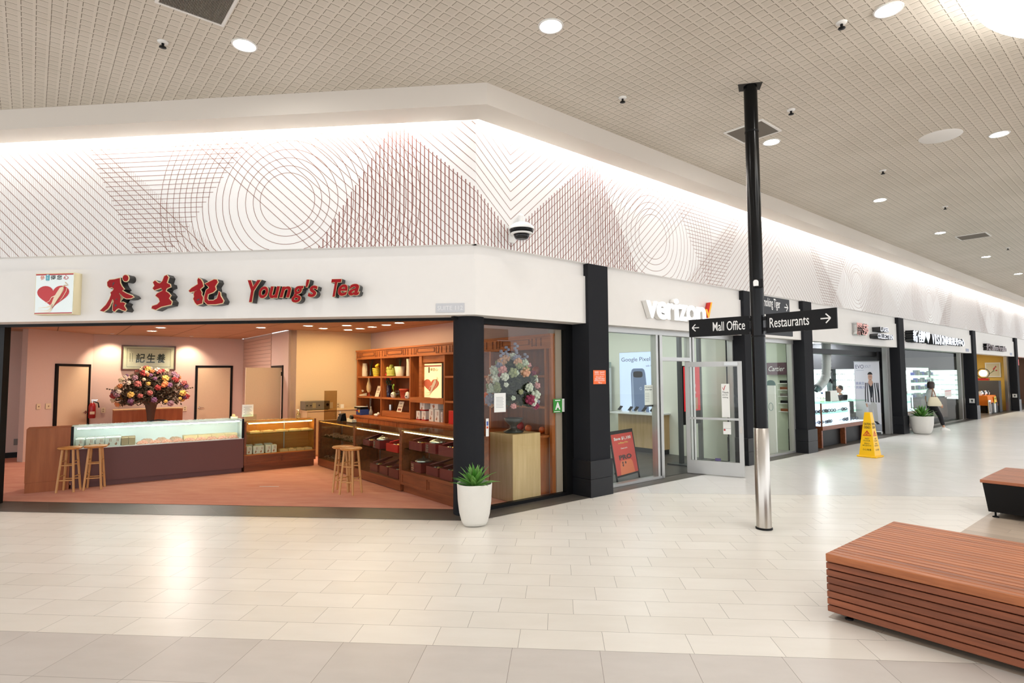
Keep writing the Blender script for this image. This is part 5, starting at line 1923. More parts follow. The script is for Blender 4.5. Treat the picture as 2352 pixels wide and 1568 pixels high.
# beige cabinets, amplifier and bits against the beige wall
t = thing('beige_cabinet', 'beige two door cabinet against the beige back wall', 'cabinet', R(.40, 7.30), RROT)
m_cab = mat('cabinet_laminate', (214, 186, 142), .5)
part(t, 'carcass', m_cab, lambda b: b.box(0, 1.38, .02, .5, .01, 1.06))
part(t, 'top', m_cab, lambda b: b.box(-.02, 1.39, -.01, .5, 1.06, 1.085))
for i in range(2):
    d = part(t, 'door', m_cab, lambda b: b.rbox(.01 + .69 * i, .69 + .68 * i, 0, .02, .05, 1.035, .003))
    part(d, 'knob', m_brass, lambda b: b.ball((.64 + .10 * i, -.012, .95), .014, 8, 6))
p = Rp(694, 940, 7.45)
t = thing('amplifier', 'grey amplifier box on the beige cabinet', 'amplifier', R(p.x + .03, 7.36, 1.086), RROT)
part(t, 'case', mat('amplifier_grey', (112, 104, 86), .5), lambda b: b.rbox(0, .60, 0, .32, 0.012, .21, .004))
for x in (.03, .54):
    part(t, 'foot', m_black, lambda b: b.box(x, x + .03, .02, .3, 0, .012))
part(t, 'dial', m_black, lambda b: b.tube((.54, 0, .12), (.54, -.02, .12), .032, n=16))
for x in (.05, .14, .34):
    part(t, 'knob', m_black, lambda b: b.tube((x, 0, .11), (x, -.014, .11), .014, n=10))
part(t, 'display', mat('amp_display', (150, 138, 96), .4), lambda b: b.box(.18, .26, -.003, 0, .05, .17))
for q, lab in (((760, 930.5), 'white switch plate above the beige cabinet'), ((776, 931), 'ivory outlet plate above the right half of the beige cabinet')):
    plate(q, 7.82, lab, w=.10, h=.15, m=m_plastic if 'white' in lab else None, slots='white' not in lab)
p = Rp(783, 934, 7.6)
b = MB(); b.rbox(0, .08, 0, .05, 0, .10, .004)
tag(b.build('paper_cup', m_plastic, loc=R(p.x, 7.6, 1.086), rotz=RROT), 'small white carton on the beige cabinet beside the outlet', 'carton')

# things on the counters
t = thing('sign_holder', 'clear stand with a printed notice on the left end of the wooden case', 'sign', LC(3.32, .15, .992), LROT2)
part(t, 'acrylic_stand', m_caseglass, lambda b: (b.box(-.04, .22, -.002, .006, 0, .13), b.box(-.04, .22, -.002, .10, 0, .006)))
part(t, 'notice', m_paper, lambda b: b.box(-.05, .16, .008, .012, .09, .33))
part(t, 'print', m_greyink, lambda b: [b.box(-.02 + .02 * (k % 2), .13 - .02 * (k % 3), .006, .008, .12 + .026 * k, .128 + .026 * k) for k in range(7)])
t = thing('tape_dispenser', 'small cream tape dispenser beside the notice stand', 'tape dispenser', LC(3.08, .22, 1.052), LROT2)
part(t, 'body', part_m['cream'], lambda b: b.rbox(0, .13, 0, .06, 0, .045, .01))
part(t, 'roll', m_brass, lambda b: b.tube((.05, .0, .06), (.05, .05, .06), .032, n=16))


def bottle(t_lab, loc, rz, s=1.0, dark=False):
    t = thing('pump_bottle', t_lab, 'bottle', loc, rz)
    part(t, 'bottle', part_m['clear'] if not dark else m_black, lambda b: b.lathe([(.036 * s, 0), (.04 * s, .01), (.04 * s, .09 * s), (.015 * s, .125 * s), (.015 * s, .14 * s)], 16))
    part(t, 'pump', m_plastic, lambda b: (b.tube((0, 0, .14 * s), (0, 0, .175 * s), .007 * s), b.box(-.035 * s, .012 * s, -.01 * s, .01 * s, .165 * s, .18 * s)))


bottle('clear pump bottle on the amber lit case', LC(4.38, .2, .992), LROT2, 1.1)
bottle('clear pump bottle at the corner of the low case behind the stools', QC(.30, .36, .952), QR, 1.0)
t = thing('register', 'small dark cash terminal on the case at the inside corner', 'terminal', QC(.50, .30, .952), QR)
part(t, 'body', m_black, lambda b: b.hexa([(-.09, -.06, 0), (.09, -.06, 0), (.09, .08, 0), (-.09, .08, 0), (-.08, -.02, .14), (.08, -.02, .14), (.08, .06, .16), (-.08, .06, .16)]))
part(t, 'button', m_chrome, lambda b: b.ball((-.03, -.045, .10), .012, 8, 6))
t = thing('tape_dispenser', 'cream tape dispenser with a black roll on the case behind the stools', 'tape dispenser', QC(1.05, .28, .952), QR)
part(t, 'body', part_m['cream'], lambda b: b.hexa([(-.13, -.04, .012), (.13, -.04, .012), (.13, .05, .012), (-.13, .05, .012), (-.12, -.04, .085), (.13, -.04, .06), (.13, .05, .06), (-.12, .05, .085)]))
part(t, 'foot', m_black, lambda b: b.box(-.135, .135, -.045, .055, 0, .012))
part(t, 'roll', m_black, lambda b: b.tube((.0, -.02, .10), (.0, .03, .10), .045, n=18))
a = Rp(709, 927, 6.6)
t = thing('acrylic_shield', 'clear acrylic shield panel above the inside corner counter', 'shield', QC(.02, .24, .952), RROT)
part(t, 'sheet', glass_mat('smoky_acrylic', (214, 200, 176), .08), lambda b: b.box(-.12, .16, 0, .005, .0, .62))
b = MB(); b.box(0, .34, 0, .012, 0, .004)
p = atz(596, 1117, .008)
tag(b.build('paper_strip', m_paper, loc=p, rotz=0), 'thin pale strip lying on the pink carpet', 'litter')

# ------------------------------------------------------------------ tea shop lights
TL = [(700, 777 - 0, 0)]
K2 = lambda x, y: (550 + x / 3.92, 560 + y / 3.92)
K1 = lambda x, y: (x / 3.92, 560 + y / 3.92)
pts = [K1(1448, 756), K1(1368, 786), K1(2243, 712), K2(195, 756), K2(455, 708), K2(618, 740), K2(755, 763), K2(966, 737), K2(978, 776), K2(1086, 765), K2(1196, 750), K2(1200, 695), K2(1322, 732), K2(1440, 714), K2(1580, 693)]
where = ['over the maroon counter, nearer the front', 'over the maroon counter, nearer the picture', 'above the right door, toward the front', 'left of the brightest lamp', 'highest and brightest, in the opening centre', 'first from the left before the beige wall', 'second from the left before the beige wall', 'in the middle before the beige wall', 'farthest toward the beige wall corner', 'second farthest toward the beige wall corner', 'third from the corner over the shelf unit', 'nearest to the sign band over the cases', 'over the shelf bay with green pots', 'over the poster bay of the shelf unit', 'closest to the round pier']
wl0 = None
ETL = 64
m_warmdown = mat('warm_downlight_lens', (255, 255, 255), .5, emit=(255, 226, 176), es=ETL)
for q, wh in zip(pts, where):
    p = atz(q[0], q[1], TZ - .01)
    lab = 'warm recessed lamp in the tea shop ceiling ' + wh
    if wl0 is None:
        wl0 = thing('warm_downlight', lab, 'ceiling light', (p.x, p.y, TZ), 0, 'warm lamps in the tea shop ceiling')
        b = MB(); b.lathe([(.09, 0), (.12, 0), (.115, -.01), (.09, -.004), (.09, 0)], 24, caps=False); b.build('trim_ring', m_trim, wl0)
        b = MB(); b.lathe([(.001, -.003), (.09, -.003)], 24, caps=False); b.build('lens', m_warmdown, wl0)
    else:
        copy_tree(wl0, (p.x, p.y, TZ), label=lab)
# two small spots that wash the picture wall
for q, lab in ((K1(997, 815), 'small bright spot lamp left of the framed calligraphy'), (K1(1687, 841), 'small bright spot lamp right of the framed calligraphy')):
    p = rco(atz(q[0], q[1], TZ))
    t = thing('spot_lamp', lab, 'ceiling light', R(p.x, min(p.y, 11.5), TZ), RROT)
    part(t, 'housing', m_trim, lambda b: b.lathe([(.04, 0), (.05, -.012), (.035, -.012)], 16))
    lamp('SPOT', 'picture_spot', R(p.x, min(p.y, 11.5) + .05, TZ - .04), 75, (1, .80, .60), .04, direction=RY * .36 - ZUP, spot=100, blend=.8)
lamp('AREA', 'back_room_lamp', R(-1.8, 9.4, TZ - .03), 62, (1, .86, .76), .5)

# ================================================================== shops along the right facade
GY = .33                                      # line of the shop fronts
m_shopwall = mat('pale_green_wall', (226, 228, 212), .7)
m_shopceil = mat('shop_ceiling', (232, 234, 232), .8)
m_panel = mat('ceiling_light_panel', (255, 255, 255), .5, emit=(246, 252, 255), es=7)
m_charcoal = mat('charcoal_wall', (58, 58, 60), .7, var=.06, vs=30)
m_greywall = mat('taupe_cabinet', (112, 104, 98), .6)
m_litwall = mat('backlit_shelf_wall', (255, 255, 255), .5, emit=(232, 248, 246), es=1.0)
m_litcase = mat('lit_white_case', (244, 248, 255), .5, emit=(214, 228, 255), es=.8)
m_yellow = mat('yellow_wall', (232, 192, 96), .7, var=.05, vs=20)
m_ltile = tile_mat('grey_shop_floor', (168, 164, 158), (182, 178, 172), (140, 136, 130), .6, .6, 0, 0, 0, .003, .35, rot=RROT)


def room(x0, x1, depth, zc, wall_l, wall_r, wall_b, floor_m, ceil_m, panels=()):
    wall_R('wall_left', x0 - .12, x0, GY + .08, depth, 0, zc, wall_l)
    wall_R('wall_right', x1, x1 + .12, GY + .08, depth, 0, zc, wall_r)
    wall_R('wall_back', x0, x1, depth, depth + .12, 0, zc, wall_b)
    floor_poly('floor', [R(x0, GY), R(x1, GY), R(x1, depth), R(x0, depth)], .008, floor_m)
    floor_poly('ceiling', [R(x0, .40), R(x1, .40), R(x1, depth), R(x0, depth)][::-1], zc, ceil_m)


def panel_light(x, y, zc, w, d, lab, grp, proto=[None]):
    b = MB(); b.box(-w / 2, w / 2, -d / 2, d / 2, -.02, -.005)
    t = thing('ceiling_light_panel', lab, 'ceiling light', R(x, y, zc), RROT, grp)
    b.build('diffuser', m_panel, t)
    b = MB(); b.box(-w / 2 - .02, w / 2 + .02, -d / 2 - .02, d / 2 + .02, -.005, -.001); b.build('frame', m_trim, t)


# ------------------------------------------------------------------ phone shop
room(2.50, 7.12, 5.5, 3.3, m_shopwall, m_shopwall, m_shopwall, m_vfloor, m_shopceil)
for i, (x, y) in enumerate(((3.6, 1.5), (5.6, 1.5), (3.6, 3.6), (5.6, 3.6))):
    panel_light(x, y, 3.3, .6, 1.2, 'light panel in the phone shop ceiling, hidden above the front window, place %s' % ['one', 'two', 'three', 'four'][i], 'light panels of the phone shop')
w = struct(part(None, 'window_2', m_glass, lambda b: (b.box(2.64, 4.24, GY, GY + .008, .05, 2.60), b.box(4.41, 5.28, GY, GY + .008, 2.20, 2.60), b.box(5.44, 6.86, GY, GY + .008, .05, 2.60)), loc=O, rotz=RROT))
bars = [(2.60, 6.90, .26, .40, 2.60, 2.69), (2.62, 4.36, .27, .39, .006, .05), (5.34, 6.90, .27, .39, .006, .05), (2.62, 2.66, .27, .39, .05, 2.6), (4.22, 4.28, .27, .39, .05, 2.6), (4.33, 4.41, .27, .39, .006, 2.6), (5.28, 5.34, .27, .39, .006, 2.6), (5.38, 5.44, .27, .39, .05, 2.6), (6.84, 6.90, .27, .39, .05, 2.6), (4.41, 5.28, .27, .39, 2.13, 2.20)]
for bb in bars:
    part(w, 'window_frame', m_alup, lambda b: b.box(*bb))
part(w, 'weather_gap', m_black, lambda b: b.box(4.285, 4.33, .30, .36, .05, 2.6))
# open glass door
hp = R(5.17, .30); fp = atz(1711, 1097); drot = math.atan2((fp - hp).y, (fp - hp).x)
DW = (fp - hp).length
d = struct(part(None, 'door_4', m_alup, lambda b: (b.box(0, .07, -.022, .022, .015, 2.115), b.box(DW - .075, DW, -.022, .022, .015, 2.115), b.box(.07, DW - .075, -.022, .022, 2.02, 2.115), b.box(.07, DW - .075, -.022, .022, .015, .26)), loc=hp, rotz=drot))
part(d, 'door_glass', m_glass, lambda b: b.box(.07, DW - .075, -.004, .004, .26, 2.02))
part(d, 'push_bar', m_alup, lambda b: b.box(.0, DW - .05, -.05, -.022, 1.03, 1.07))
part(d, 'lock', m_steel, lambda b: b.rbox(DW - .055, DW - .02, -.028, -.022, .80, .92, .002))
part(d, 'closer', m_alu, lambda b: b.box(DW - .30, DW - .06, -.04, -.022, 2.04, 2.10))
part(d, 'handle_block', m_black, lambda b: b.box(DW - .15, DW - .10, .02, .05, 1.50, 1.62))
part(d, 'handle_block', m_black, lambda b: b.box(DW - .15, DW - .10, .02, .05, 1.34, 1.45))
st = part(d, 'tall_sticker', m_paper, lambda b: b.box(DW * .64, DW * .78, -.0065, -.0045, 1.08, 1.70))
part(st, 'check_print', m_red, lambda b: ribbon(b, [(DW * .66, 1.63), (DW * .68, 1.58), (DW * .71, 1.67)], [.012, .016, .012], -.008))
part(st, 'lettering', m_ink, lambda b: [put_text(b, tx, DW * .655, z, -.008, h=.032, size=1, offset=.01, res=2) for tx, z in (('Thank', 1.525), ('you for', 1.478), ('visiting.', 1.43))])
st = part(d, 'low_sticker', m_paper, lambda b: b.box(DW * .655, DW * .79, -.0065, -.0045, .77, 1.0))
part(st, 'red_dot', m_red, lambda b: b.tube((DW * .68, -.0065, .85), (DW * .68, -.0085, .85), .018, n=12))
part(st, 'line_print', m_greyink, lambda b: b.box(DW * .66, DW * .785, -.008, -.0065, .875, .88))
part(d, 'small_label', mat('purple_label', (86, 76, 120), .5), lambda b: b.box(DW * .50, DW * .60, -.0065, -.0045, .27, .32))

# counter with phones and the lit poster on the right wall
t = thing('phone_counter', 'light wood counter with a white top under the blue phone poster', 'counter', R(6.86, 3.42), QR)
part(t, 'front', w_light, lambda b: b.box(0, 1.36, 0, .255, .12, .93))
part(t, 'plinth', m_charcoal, lambda b: b.box(.02, 1.34, .02, .255, .009, .12))
part(t, 'top', m_plastic, lambda b: b.rbox(-.02, 1.40, -.30, .255, .93, .965, .004))
a, c = Rxp(1426, 950, 7.09), Rxp(1502, 807, 7.09)
t = thing('phone_poster', 'tall lit blue poster of a phone with its name on top', 'poster', R(7.10, a.y, a.z), QR)
w_, h_ = abs(a.y - c.y), c.z - a.z
pn = part(t, 'panel', mat('poster_blue', (206, 222, 246), .4, emit=(196, 216, 250), es=.35), lambda b: b.box(0, w_, -.03, 0, 0, h_))
part(t, 'edge', m_alu, lambda b: b.box(-.008, w_ + .008, -.022, 0, -.008, h_ + .008))
part(pn, 'lettering', mat('slate_print', (60, 72, 104), .5), lambda b: (put_text(b, 'Google Pixel', w_ * .06, h_ * .835, -.0315, h=h_ * .085, w=w_ * .84, size=1, res=3), put_text(b, 'with G', w_ * .78, h_ * .765, -.0315, h=h_ * .03, size=1, res=2)))
ph = part(pn, 'phone_print', mat('phone_blue', (112, 132, 170), .35), lambda b: b.plate([(w_ * .36, 0), (w_ * .34, h_ * .66), (w_ * .37, h_ * .72), (w_ * .42, h_ * .74), (w_ * .68, h_ * .74), (w_ * .73, h_ * .72), (w_ * .76, h_ * .66), (w_ * .86, 0)], .001))
ph.location.y = -.032
part(pn, 'phone_edge_print', mat('phone_light', (170, 188, 220), .3), lambda b: b.add([(w_ * .38, -.0335, 0), (w_ * .44, -.0335, 0), (w_ * .40, -.0335, h_ * .66), (w_ * .375, -.0335, h_ * .68)], [(0, 1, 2, 3)]))
part(pn, 'camera_bar', m_blackgl, lambda b: b.rings([[(w_ * (.55 + .135 * math.copysign(abs(math.cos(q)) ** .5, math.cos(q))), y, h_ * (.645 + .05 * math.copysign(abs(math.sin(q)) ** .6, math.sin(q)))) for q in [2 * PI * i / 24 for i in range(24)]] for y in (-.034, -.036)]))
part(pn, 'logo_print', mat('phone_light2', (190, 204, 230), .3), lambda b: put_text(b, 'G', w_ * .59, h_ * .395, -.0345, h=h_ * .05, size=1, offset=.02, res=3))


def phone_stand(x, y, lab, tilt=.9):
    t = thing('display_phone', lab, 'phone', R(6.86, 3.42) - RY * x + RX * y + ZUP * .966, QR)
    part(t, 'stand', m_plastic, lambda b: b.hexa([(-.03, -.03, 0), (.03, -.03, 0), (.03, .03, 0), (-.03, .03, 0), (-.02, -.015, .06), (.02, -.015, .06), (.02, .02, .08), (-.02, .02, .08)]))
    b = MB(); b.M = Matrix.Translation((0, -.01, .085)) @ Matrix.Rotation(-tilt, 4, 'X') @ Matrix.Rotation(.2, 4, 'Z')
    b.rbox(-.04, .04, -.005, .005, -.07, .08, .003); b.build('handset', m_blackgl, t)


for i, x in enumerate((.12, .48, .62, .90, 1.10)):
    phone_stand(x, -.05 - .05 * (i % 2), 'display phone on its stand under the blue poster, ' + ['leftmost', 'second from the left', 'middle', 'fourth from the left', 'rightmost'][i])
t = thing('hiring_notice', 'white job notice hanging in the front window beside the door jamb', 'notice', R(3.98, GY + .03, 1.33), RROT)
part(t, 'sheet', m_paper, lambda b: b.box(0, .24, -.003, 0, 0, .36))
part(t, 'holder', m_black, lambda b: b.box(-.005, .245, -.004, .004, -.03, 0))
part(t, 'print', m_ink, lambda b: (put_text(b, 'We want you', .015, .305, -.0045, h=.03, w=.2, size=1, offset=.015, res=2), put_text(b, 'on our team.', .015, .262, -.0045, h=.03, w=.2, size=1, offset=.015, res=2), [b.box(.015, .13, -.0045, -.003, .06 + .03 * k, .064 + .03 * k) for k in range(6)]))
# grey display at the far left edge of the window
t = thing('wall_display', 'pale grey display panel at the left edge of the phone shop window', 'display', R(6.9, 3.95, .009), QR)
part(t, 'panel', mat('pale_display', (206, 210, 204), .5), lambda b: b.box(-.55, .24, 0, .06, .95, 2.05))
part(t, 'header', mat('green_grey_display', (150, 166, 154), .5), lambda b: b.box(-.55, .24, -.002, .06, 2.052, 2.2))
part(t, 'support', m_alu, lambda b: b.box(-.2, -.1, .01, .05, 0, .95))
# A-board
fa, fb = atz(1419, 1112), atz(1471, 1096.5)
t = thing('a_board', 'red price board in a black frame standing inside the phone shop window', 'sign board', fa, math.atan2((fb - fa).y, (fb - fa).x))
w_ = (fb - fa).length
h_ = .90
for x in (0, w_ - .03):
    b = MB(); b.M = Matrix.Rotation(-.17, 4, 'X'); b.box(x, x + .03, 0, .02, .0, h_); b.build('leg', m_black, t)
for x in (0, w_ - .03):
    b = MB(); b.hexa([(x, .50, 0), (x + .03, .50, 0), (x + .03, .53, 0), (x, .53, 0), (x, .19, h_ * .96), (x + .03, .19, h_ * .96), (x + .03, .21, h_ * .96), (x, .21, h_ * .96)]); b.build('back_leg', m_black, t)
b = MB(); b.M = Matrix.Rotation(-.17, 4, 'X'); b.box(.03, w_ - .03, 0, .02, h_ - .06, h_); b.box(.03, w_ - .03, 0, .02, .10, .13); b.build('frame', m_black, t)
b = MB(); b.M = Matrix.Rotation(-.17, 4, 'X'); b.box(.03, w_ - .03, .002, .012, .13, h_ - .06); pn = b.build('panel', mat('red_poster', (214, 62, 48), .45), t)
b = MB(); b.M = Matrix.Rotation(-.17, 4, 'X'); put_text(b, 'Save $1,100', w_ * .5, h_ * .80, -.001, h=.062, w=w_ * .74, align='C', size=1, offset=.03, res=3); put_text(b, 'Come on in', w_ * .5, h_ * .63, -.001, h=.028, w=w_ * .28, align='C', size=1, offset=.02, res=2); b.build('lettering', m_signtxt, pn)
b = MB(); b.M = Matrix.Rotation(-.17, 4, 'X'); put_text(b, 'on iPhone 17 Pro', w_ * .5, h_ * .735, -.001, h=.03, w=w_ * .42, align='C', size=1, offset=.02, res=2); b.build('lettering', mat('yellow_print', (240, 220, 110), .5), pn)
b = MB(); b.M = Matrix.Rotation(-.17, 4, 'X'); put_text(b, 'PRO', w_ * .5, h_ * .425, -.001, h=.085, w=w_ * .55, align='C', size=1, offset=.05, res=2)
for q in ((.35, .37), (.35, .32), (.47, .365)):
    b.tube((w_ * q[0], .0, h_ * q[1]), (w_ * q[0], -.003, h_ * q[1]), .022, n=14)
b.build('lettering', mat('maroon_ink', (70, 24, 26), .5), pn)
b = MB(); b.M = Matrix.Rotation(-.17, 4, 'X') @ Matrix.Translation((0, .0005, 0)); b.plate([(w_ * .2, .13), (w_ * .24, h_ * .36), (w_ * .30, h_ * .41), (w_ * .72, h_ * .41), (w_ * .78, h_ * .36), (w_ * .82, .13)], .001); b.build('phone_print', mat('orange_phone', (236, 122, 74), .4), pn)
# free-standing red screen near the door
ka, kb = atz(1566, 1067), atz(1611, 1057)
t = thing('display_stand', 'dark double post stand with a tall red screen behind the open door', 'display stand', ka, math.atan2((kb - ka).y, (kb - ka).x))
w_ = (kb - ka).length
m_post = mat('dark_grey_post', (74, 76, 76), .5)
for x in (0, w_):
    part(t, 'post', m_post, lambda b: b.box(x - .055, x + .055, -.03, .03, .02, 2.9))
part(t, 'foot', m_post, lambda b: b.box(-.20, .12, -.22, .22, .009, .03))
part(t, 'foot', m_post, lambda b: b.box(w_ - .12, w_ + .2, -.22, .22, .009, .03))
part(t, 'monitor', m_black, lambda b: b.rbox(.06, w_ - .06, -.045, .0, .82, 2.06, .004))
sc_ = part(t, 'screen', mat('red_screen', (200, 24, 34), .4, emit=(200, 24, 34), es=.4), lambda b: b.box(.075, w_ - .075, -.047, -.045, 1.10, 2.04))
x0_ = w_ * .12
part(sc_, 'lettering', m_signtxt, lambda b: [put_text(b, tx, w_ * .5, z, -.0485, h=hh, align='L', size=1, offset=.02, res=2) for tx, z, hh in (('Pro', 1.70, .07), ('iPad', 1.60, .07), ('on us', 1.47, .04))])
part(sc_, 'lettering', mat('lime_print', (226, 236, 90), .5), lambda b: put_text(b, 'off', w_ * .5, 1.83, -.0485, h=.09, size=1, offset=.03, res=2))
part(sc_, 'phone_print', mat('screen_phone', (226, 160, 120), .4), lambda b: b.box(w_ * .5, w_ * .78, -.0485, -.047, 1.13, 1.38))

# ------------------------------------------------------------------ first optical shop
room(7.21, 9.78, 5.0, 2.95, m_shopwall, mat('sage_wall', (190, 198, 178), .7), m_shopwall, m_ltile, m_shopceil)
panel_light(8.6, 1.6, 2.95, 1.2, .6, 'light panel in the narrow optical shop, nearer the window', 'light panels of the narrow optical shop')
panel_light(8.6, 3.2, 2.95, 1.2, .6, 'light panel in the narrow optical shop, deeper inside', 'light panels of the narrow optical shop')
w = struct(part(None, 'window_3', m_glass, lambda b: b.box(7.35, 9.56, GY, GY + .008, .05, 2.60), loc=O, rotz=RROT))
for bb in ((7.33, 9.64, .26, .40, 2.60, 2.69), (7.33, 9.64, .27, .39, .006, .05), (9.54, 9.64, .27, .39, .05, 2.6), (7.33, 7.38, .27, .39, .05, 2.6)):
    part(w, 'window_frame', m_alup, lambda b: b.box(*bb))
part(w, 'glass_joint', mat('glass_edge', (120, 150, 140), .3), lambda b: b.box(8.40, 8.41, GY - .002, GY + .010, .05, 2.6))
p0 = Rxp(1763, 1000, 8.9); p1 = Rxp(1783, 1000, 8.9)
t = thing('arched_display', 'white display board with a green arched top in the narrow optical shop', 'display', R(8.9, p0.y, .009), QR)
w_ = abs(p0.y - p1.y)
ar = [(w_ / 2 + w_ / 2 * math.cos(q), 1.62 + w_ * .5 * math.sin(q)) for q in [i * PI / 10 for i in range(11)]]
part(t, 'board', m_paper, lambda b: b.box(0, w_, 0, .05, .0, 1.60))
o = part(t, 'arch', mat('dark_green_print', (40, 92, 84), .5), lambda b: b.plate([(0, 1.60)] + [(w_, 1.60)] + ar, .05))
part(t, 'print', mat('teal_grey_print', (120, 150, 150), .5), lambda b: [b.path([(w_ * .5 + s * w_ * .25 * math.cos(q), -.001, 1.1 + .09 * math.sin(q)) for q in [i * PI / 8 for i in range(17)]], .006, 5) for s in (-1, 1)] and None)
p0 = Rxp(1772, 845, 9.2)
t = thing('brand_sign', 'small dark plaque with white script in the narrow optical shop', 'sign', R(9.7, p0.y + .4, 1.86), QR)
part(t, 'plaque', mat('plum_plaque', (92, 62, 72), .5), lambda b: b.box(0, .55, 0, .03, 0, .30))
part(t, 'lettering', m_signtxt, lambda b: put_text(b, 'Cartier', .08, .09, -.0015, h=.12, w=.4, size=1, shear=.3, res=3))
for i, z in enumerate((.95, 1.15, 1.32, 1.48, 1.64)):
    b = MB(); b.box(0, .42, 0, .12, 0, .015)
    p = Rxp(1795, 900, 9.6)
    t = thing('display_shelf', 'small wall shelf in the narrow optical shop, %s from the bottom' % ordn[i], 'shelf', R(9.66, p.y + .12, z), QR, 'small wall shelves in the narrow optical shop')
    b.build('board', m_plastic, t)
    part(t, 'case', [w_dark, m_black, m_greywall][i % 3], lambda b: b.box(.05, .30, .01, .1, .016, .08))
t = thing('rope_post', 'brass topped post inside the narrow optical shop', 'post', R(9.0, .75, .009), RROT)
part(t, 'post', m_brass, lambda b: b.lathe([(.12, 0), (.12, .015), (.02, .03), (.02, .86), (.045, .9), (.02, .94), (.05, .99), (.005, 1.06)], 18))
t = thing('reception_desk', 'pale desk low in the narrow optical shop window', 'desk', R(7.9, 1.3), RROT)
part(t, 'front', w_light, lambda b: b.box(0, .7, 0, .5, .009, .95))
part(t, 'top', m_plastic, lambda b: b.box(-.02, .72, -.02, .52, .95, .98))
pn = part(t, 'red_sign', m_paper, lambda b: b.box(.42, .62, -.03, -.02, .99, 1.25))
part(pn, 'print', m_red, lambda b: b.box(.44, .60, -.0315, -.03, 1.17, 1.22))

# ------------------------------------------------------------------ second optical shop (open front)
room(9.96, 16.30, 5.0, 2.95, m_charcoal, m_charcoal, m_charcoal, m_vfloor, m_shopceil)
for i, (q, lab) in enumerate((((1895, 788), 'nearest the third pillar'), ((1913, 798.5), 'largest, in front of the hose'), ((1951, 792.5), 'second from the right'), ((2004, 796), 'rightmost'), ((1874, 796), 'partly hidden by the third pillar'))):
    a = rco(atz(q[0], q[1], 2.94))
    panel_light(min(a.x, 15.6), max(.75, min(a.y, 4.3)) , 2.95, 1.2, .6, 'bright ceiling panel of the open optical shop, ' + lab, 'ceiling panels of the open optical shop')
struct(part(None, 'window_4', m_alup, lambda b: (b.box(15.9, 15.98, GY - .06, GY + .06, .006, 2.69), b.box(16.10, 16.20, GY - .06, GY + .06, .006, 2.69)), loc=O, rotz=RROT))


def lit_wall(x, y0, y1, z0, z1, lab, shelves, seed, m_up, nglass, z_beam=None):
    """backlit shelf wall on a right-hand wall at RX=x, seen from -RX; local x runs towards the mall"""
    t = thing('shelf_wall', lab, 'shelf wall', R(x, y1, .009), QR)
    w_ = y1 - y0
    part(t, 'lit_panel', m_litwall, lambda b: b.box(0, w_, .0, .03, z0, z1))
    part(t, 'upper_cabinet', m_up, lambda b: b.box(0, w_, -.30, .03, z1, z1 + .55))
    part(t, 'lower_cabinet', m_greywall, lambda b: b.box(0, w_, -.30, .03, 0, z0))
    for z in shelves:
        part(t, 'glass_shelf', m_greenglass, lambda b: b.box(0, w_, -.24, 0, z, z + .008))
    for k in (0, .5, 1):
        part(t, 'divider', m_charcoal, lambda b: b.box(w_ * k - .03, w_ * k + .03, -.26, 0, z0, z1))
    rnd = random.Random(seed)
    b = MB()
    for s in (-1, 1):
        b.path([(s * .035 + .026 * math.cos(q), -.0, .026 + .022 * math.sin(q)) for q in [2 * PI * i / 10 for i in range(11)]], .005, 5, caps=False)
    b.tube((-.01, 0, .03), (.01, 0, .03), .004, n=5)
    for s in (-1, 1):
        b.tube((s * .061, 0, .034), (s * .061, .12, .03), .003, n=5)
    me = b.build('spectacles', m_black); base = me.data
    bpy.data.objects.remove(me)
    mats_ = [m_black, mat('brown_frame', (92, 64, 50), .4), mat('blue_frame', (70, 90, 120), .4)]
    meshes = []
    for m in mats_:
        c = base.copy(); c.materials[0] = m; meshes.append(c)
    for z in shelves:
        for i in range(nglass):
            if rnd.random() < .12:
                continue
            o = bpy.data.objects.new('spectacles', rnd.choice(meshes))
            COL.objects.link(o)
            lx = w_ * (i + .5) / nglass
            o.location = R(x, y1) - RY * lx - RX * .14 + ZUP * (.009 + z + .010)
            o.rotation_euler.z = QR + rnd.uniform(-.15, .15)
            tag(o, 'spectacles on ' + lab, 'spectacles', 'spectacles on ' + lab)
    return t


lit_wall(16.26, .55, 3.3, .62, 2.02, 'the backlit shelf wall of the open optical shop', (.8, 1.0, 1.2, 1.4, 1.62, 1.82), 3, m_charcoal, 14)
part(None, 'wall_beam', m_black, lambda b: b.box(10.0, 16.2, .55, .75, 2.42, 2.56), loc=O, rotz=RROT)['kind'] = 'structure'

# lit cases at the front
def lit_case(x0, x1, y, lab, n):
    t = thing('lit_display_case', lab, 'display case', R(x0, y), RROT)
    w_ = x1 - x0
    part(t, 'wood_rail', w_dark, lambda b: b.box(0, w_, 0, .55, .45, .55))
    for x in (.0, w_ / 2 - .03, w_ - .08):
        part(t, 'leg', w_dark, lambda b: b.box(x, x + .07, .03, .52, .009, .45))
    part(t, 'dark_kick', m_black, lambda b: b.box(.08, w_ - .09, .15, .5, .009, .44))
    part(t, 'lit_back', m_litcase, lambda b: b.box(.0, w_, .48, .52, .55, 1.10))
    part(t, 'lit_deck', m_litcase, lambda b: b.box(.0, w_, .02, .48, .55, .565))
    part(t, 'corner_post', w_dark, lambda b: b.box(-.03, .0, .0, .03, .55, 1.13))
    part(t, 'middle_post', m_litcase, lambda b: b.box(w_ * .58, w_ * .58 + .03, .0, .03, .55, 1.11))
    part(t, 'front_glass', m_caseglass, lambda b: b.box(0, w_, .005, .011, .55, 1.12))
    part(t, 'top_glass', m_greenglass, lambda b: b.box(-.02, w_ + .02, -.01, .54, 1.12, 1.135))
    part(t, 'glass_shelf', m_greenglass, lambda b: b.box(.02, w_ - .02, .1, .46, .84, .848))
    return t


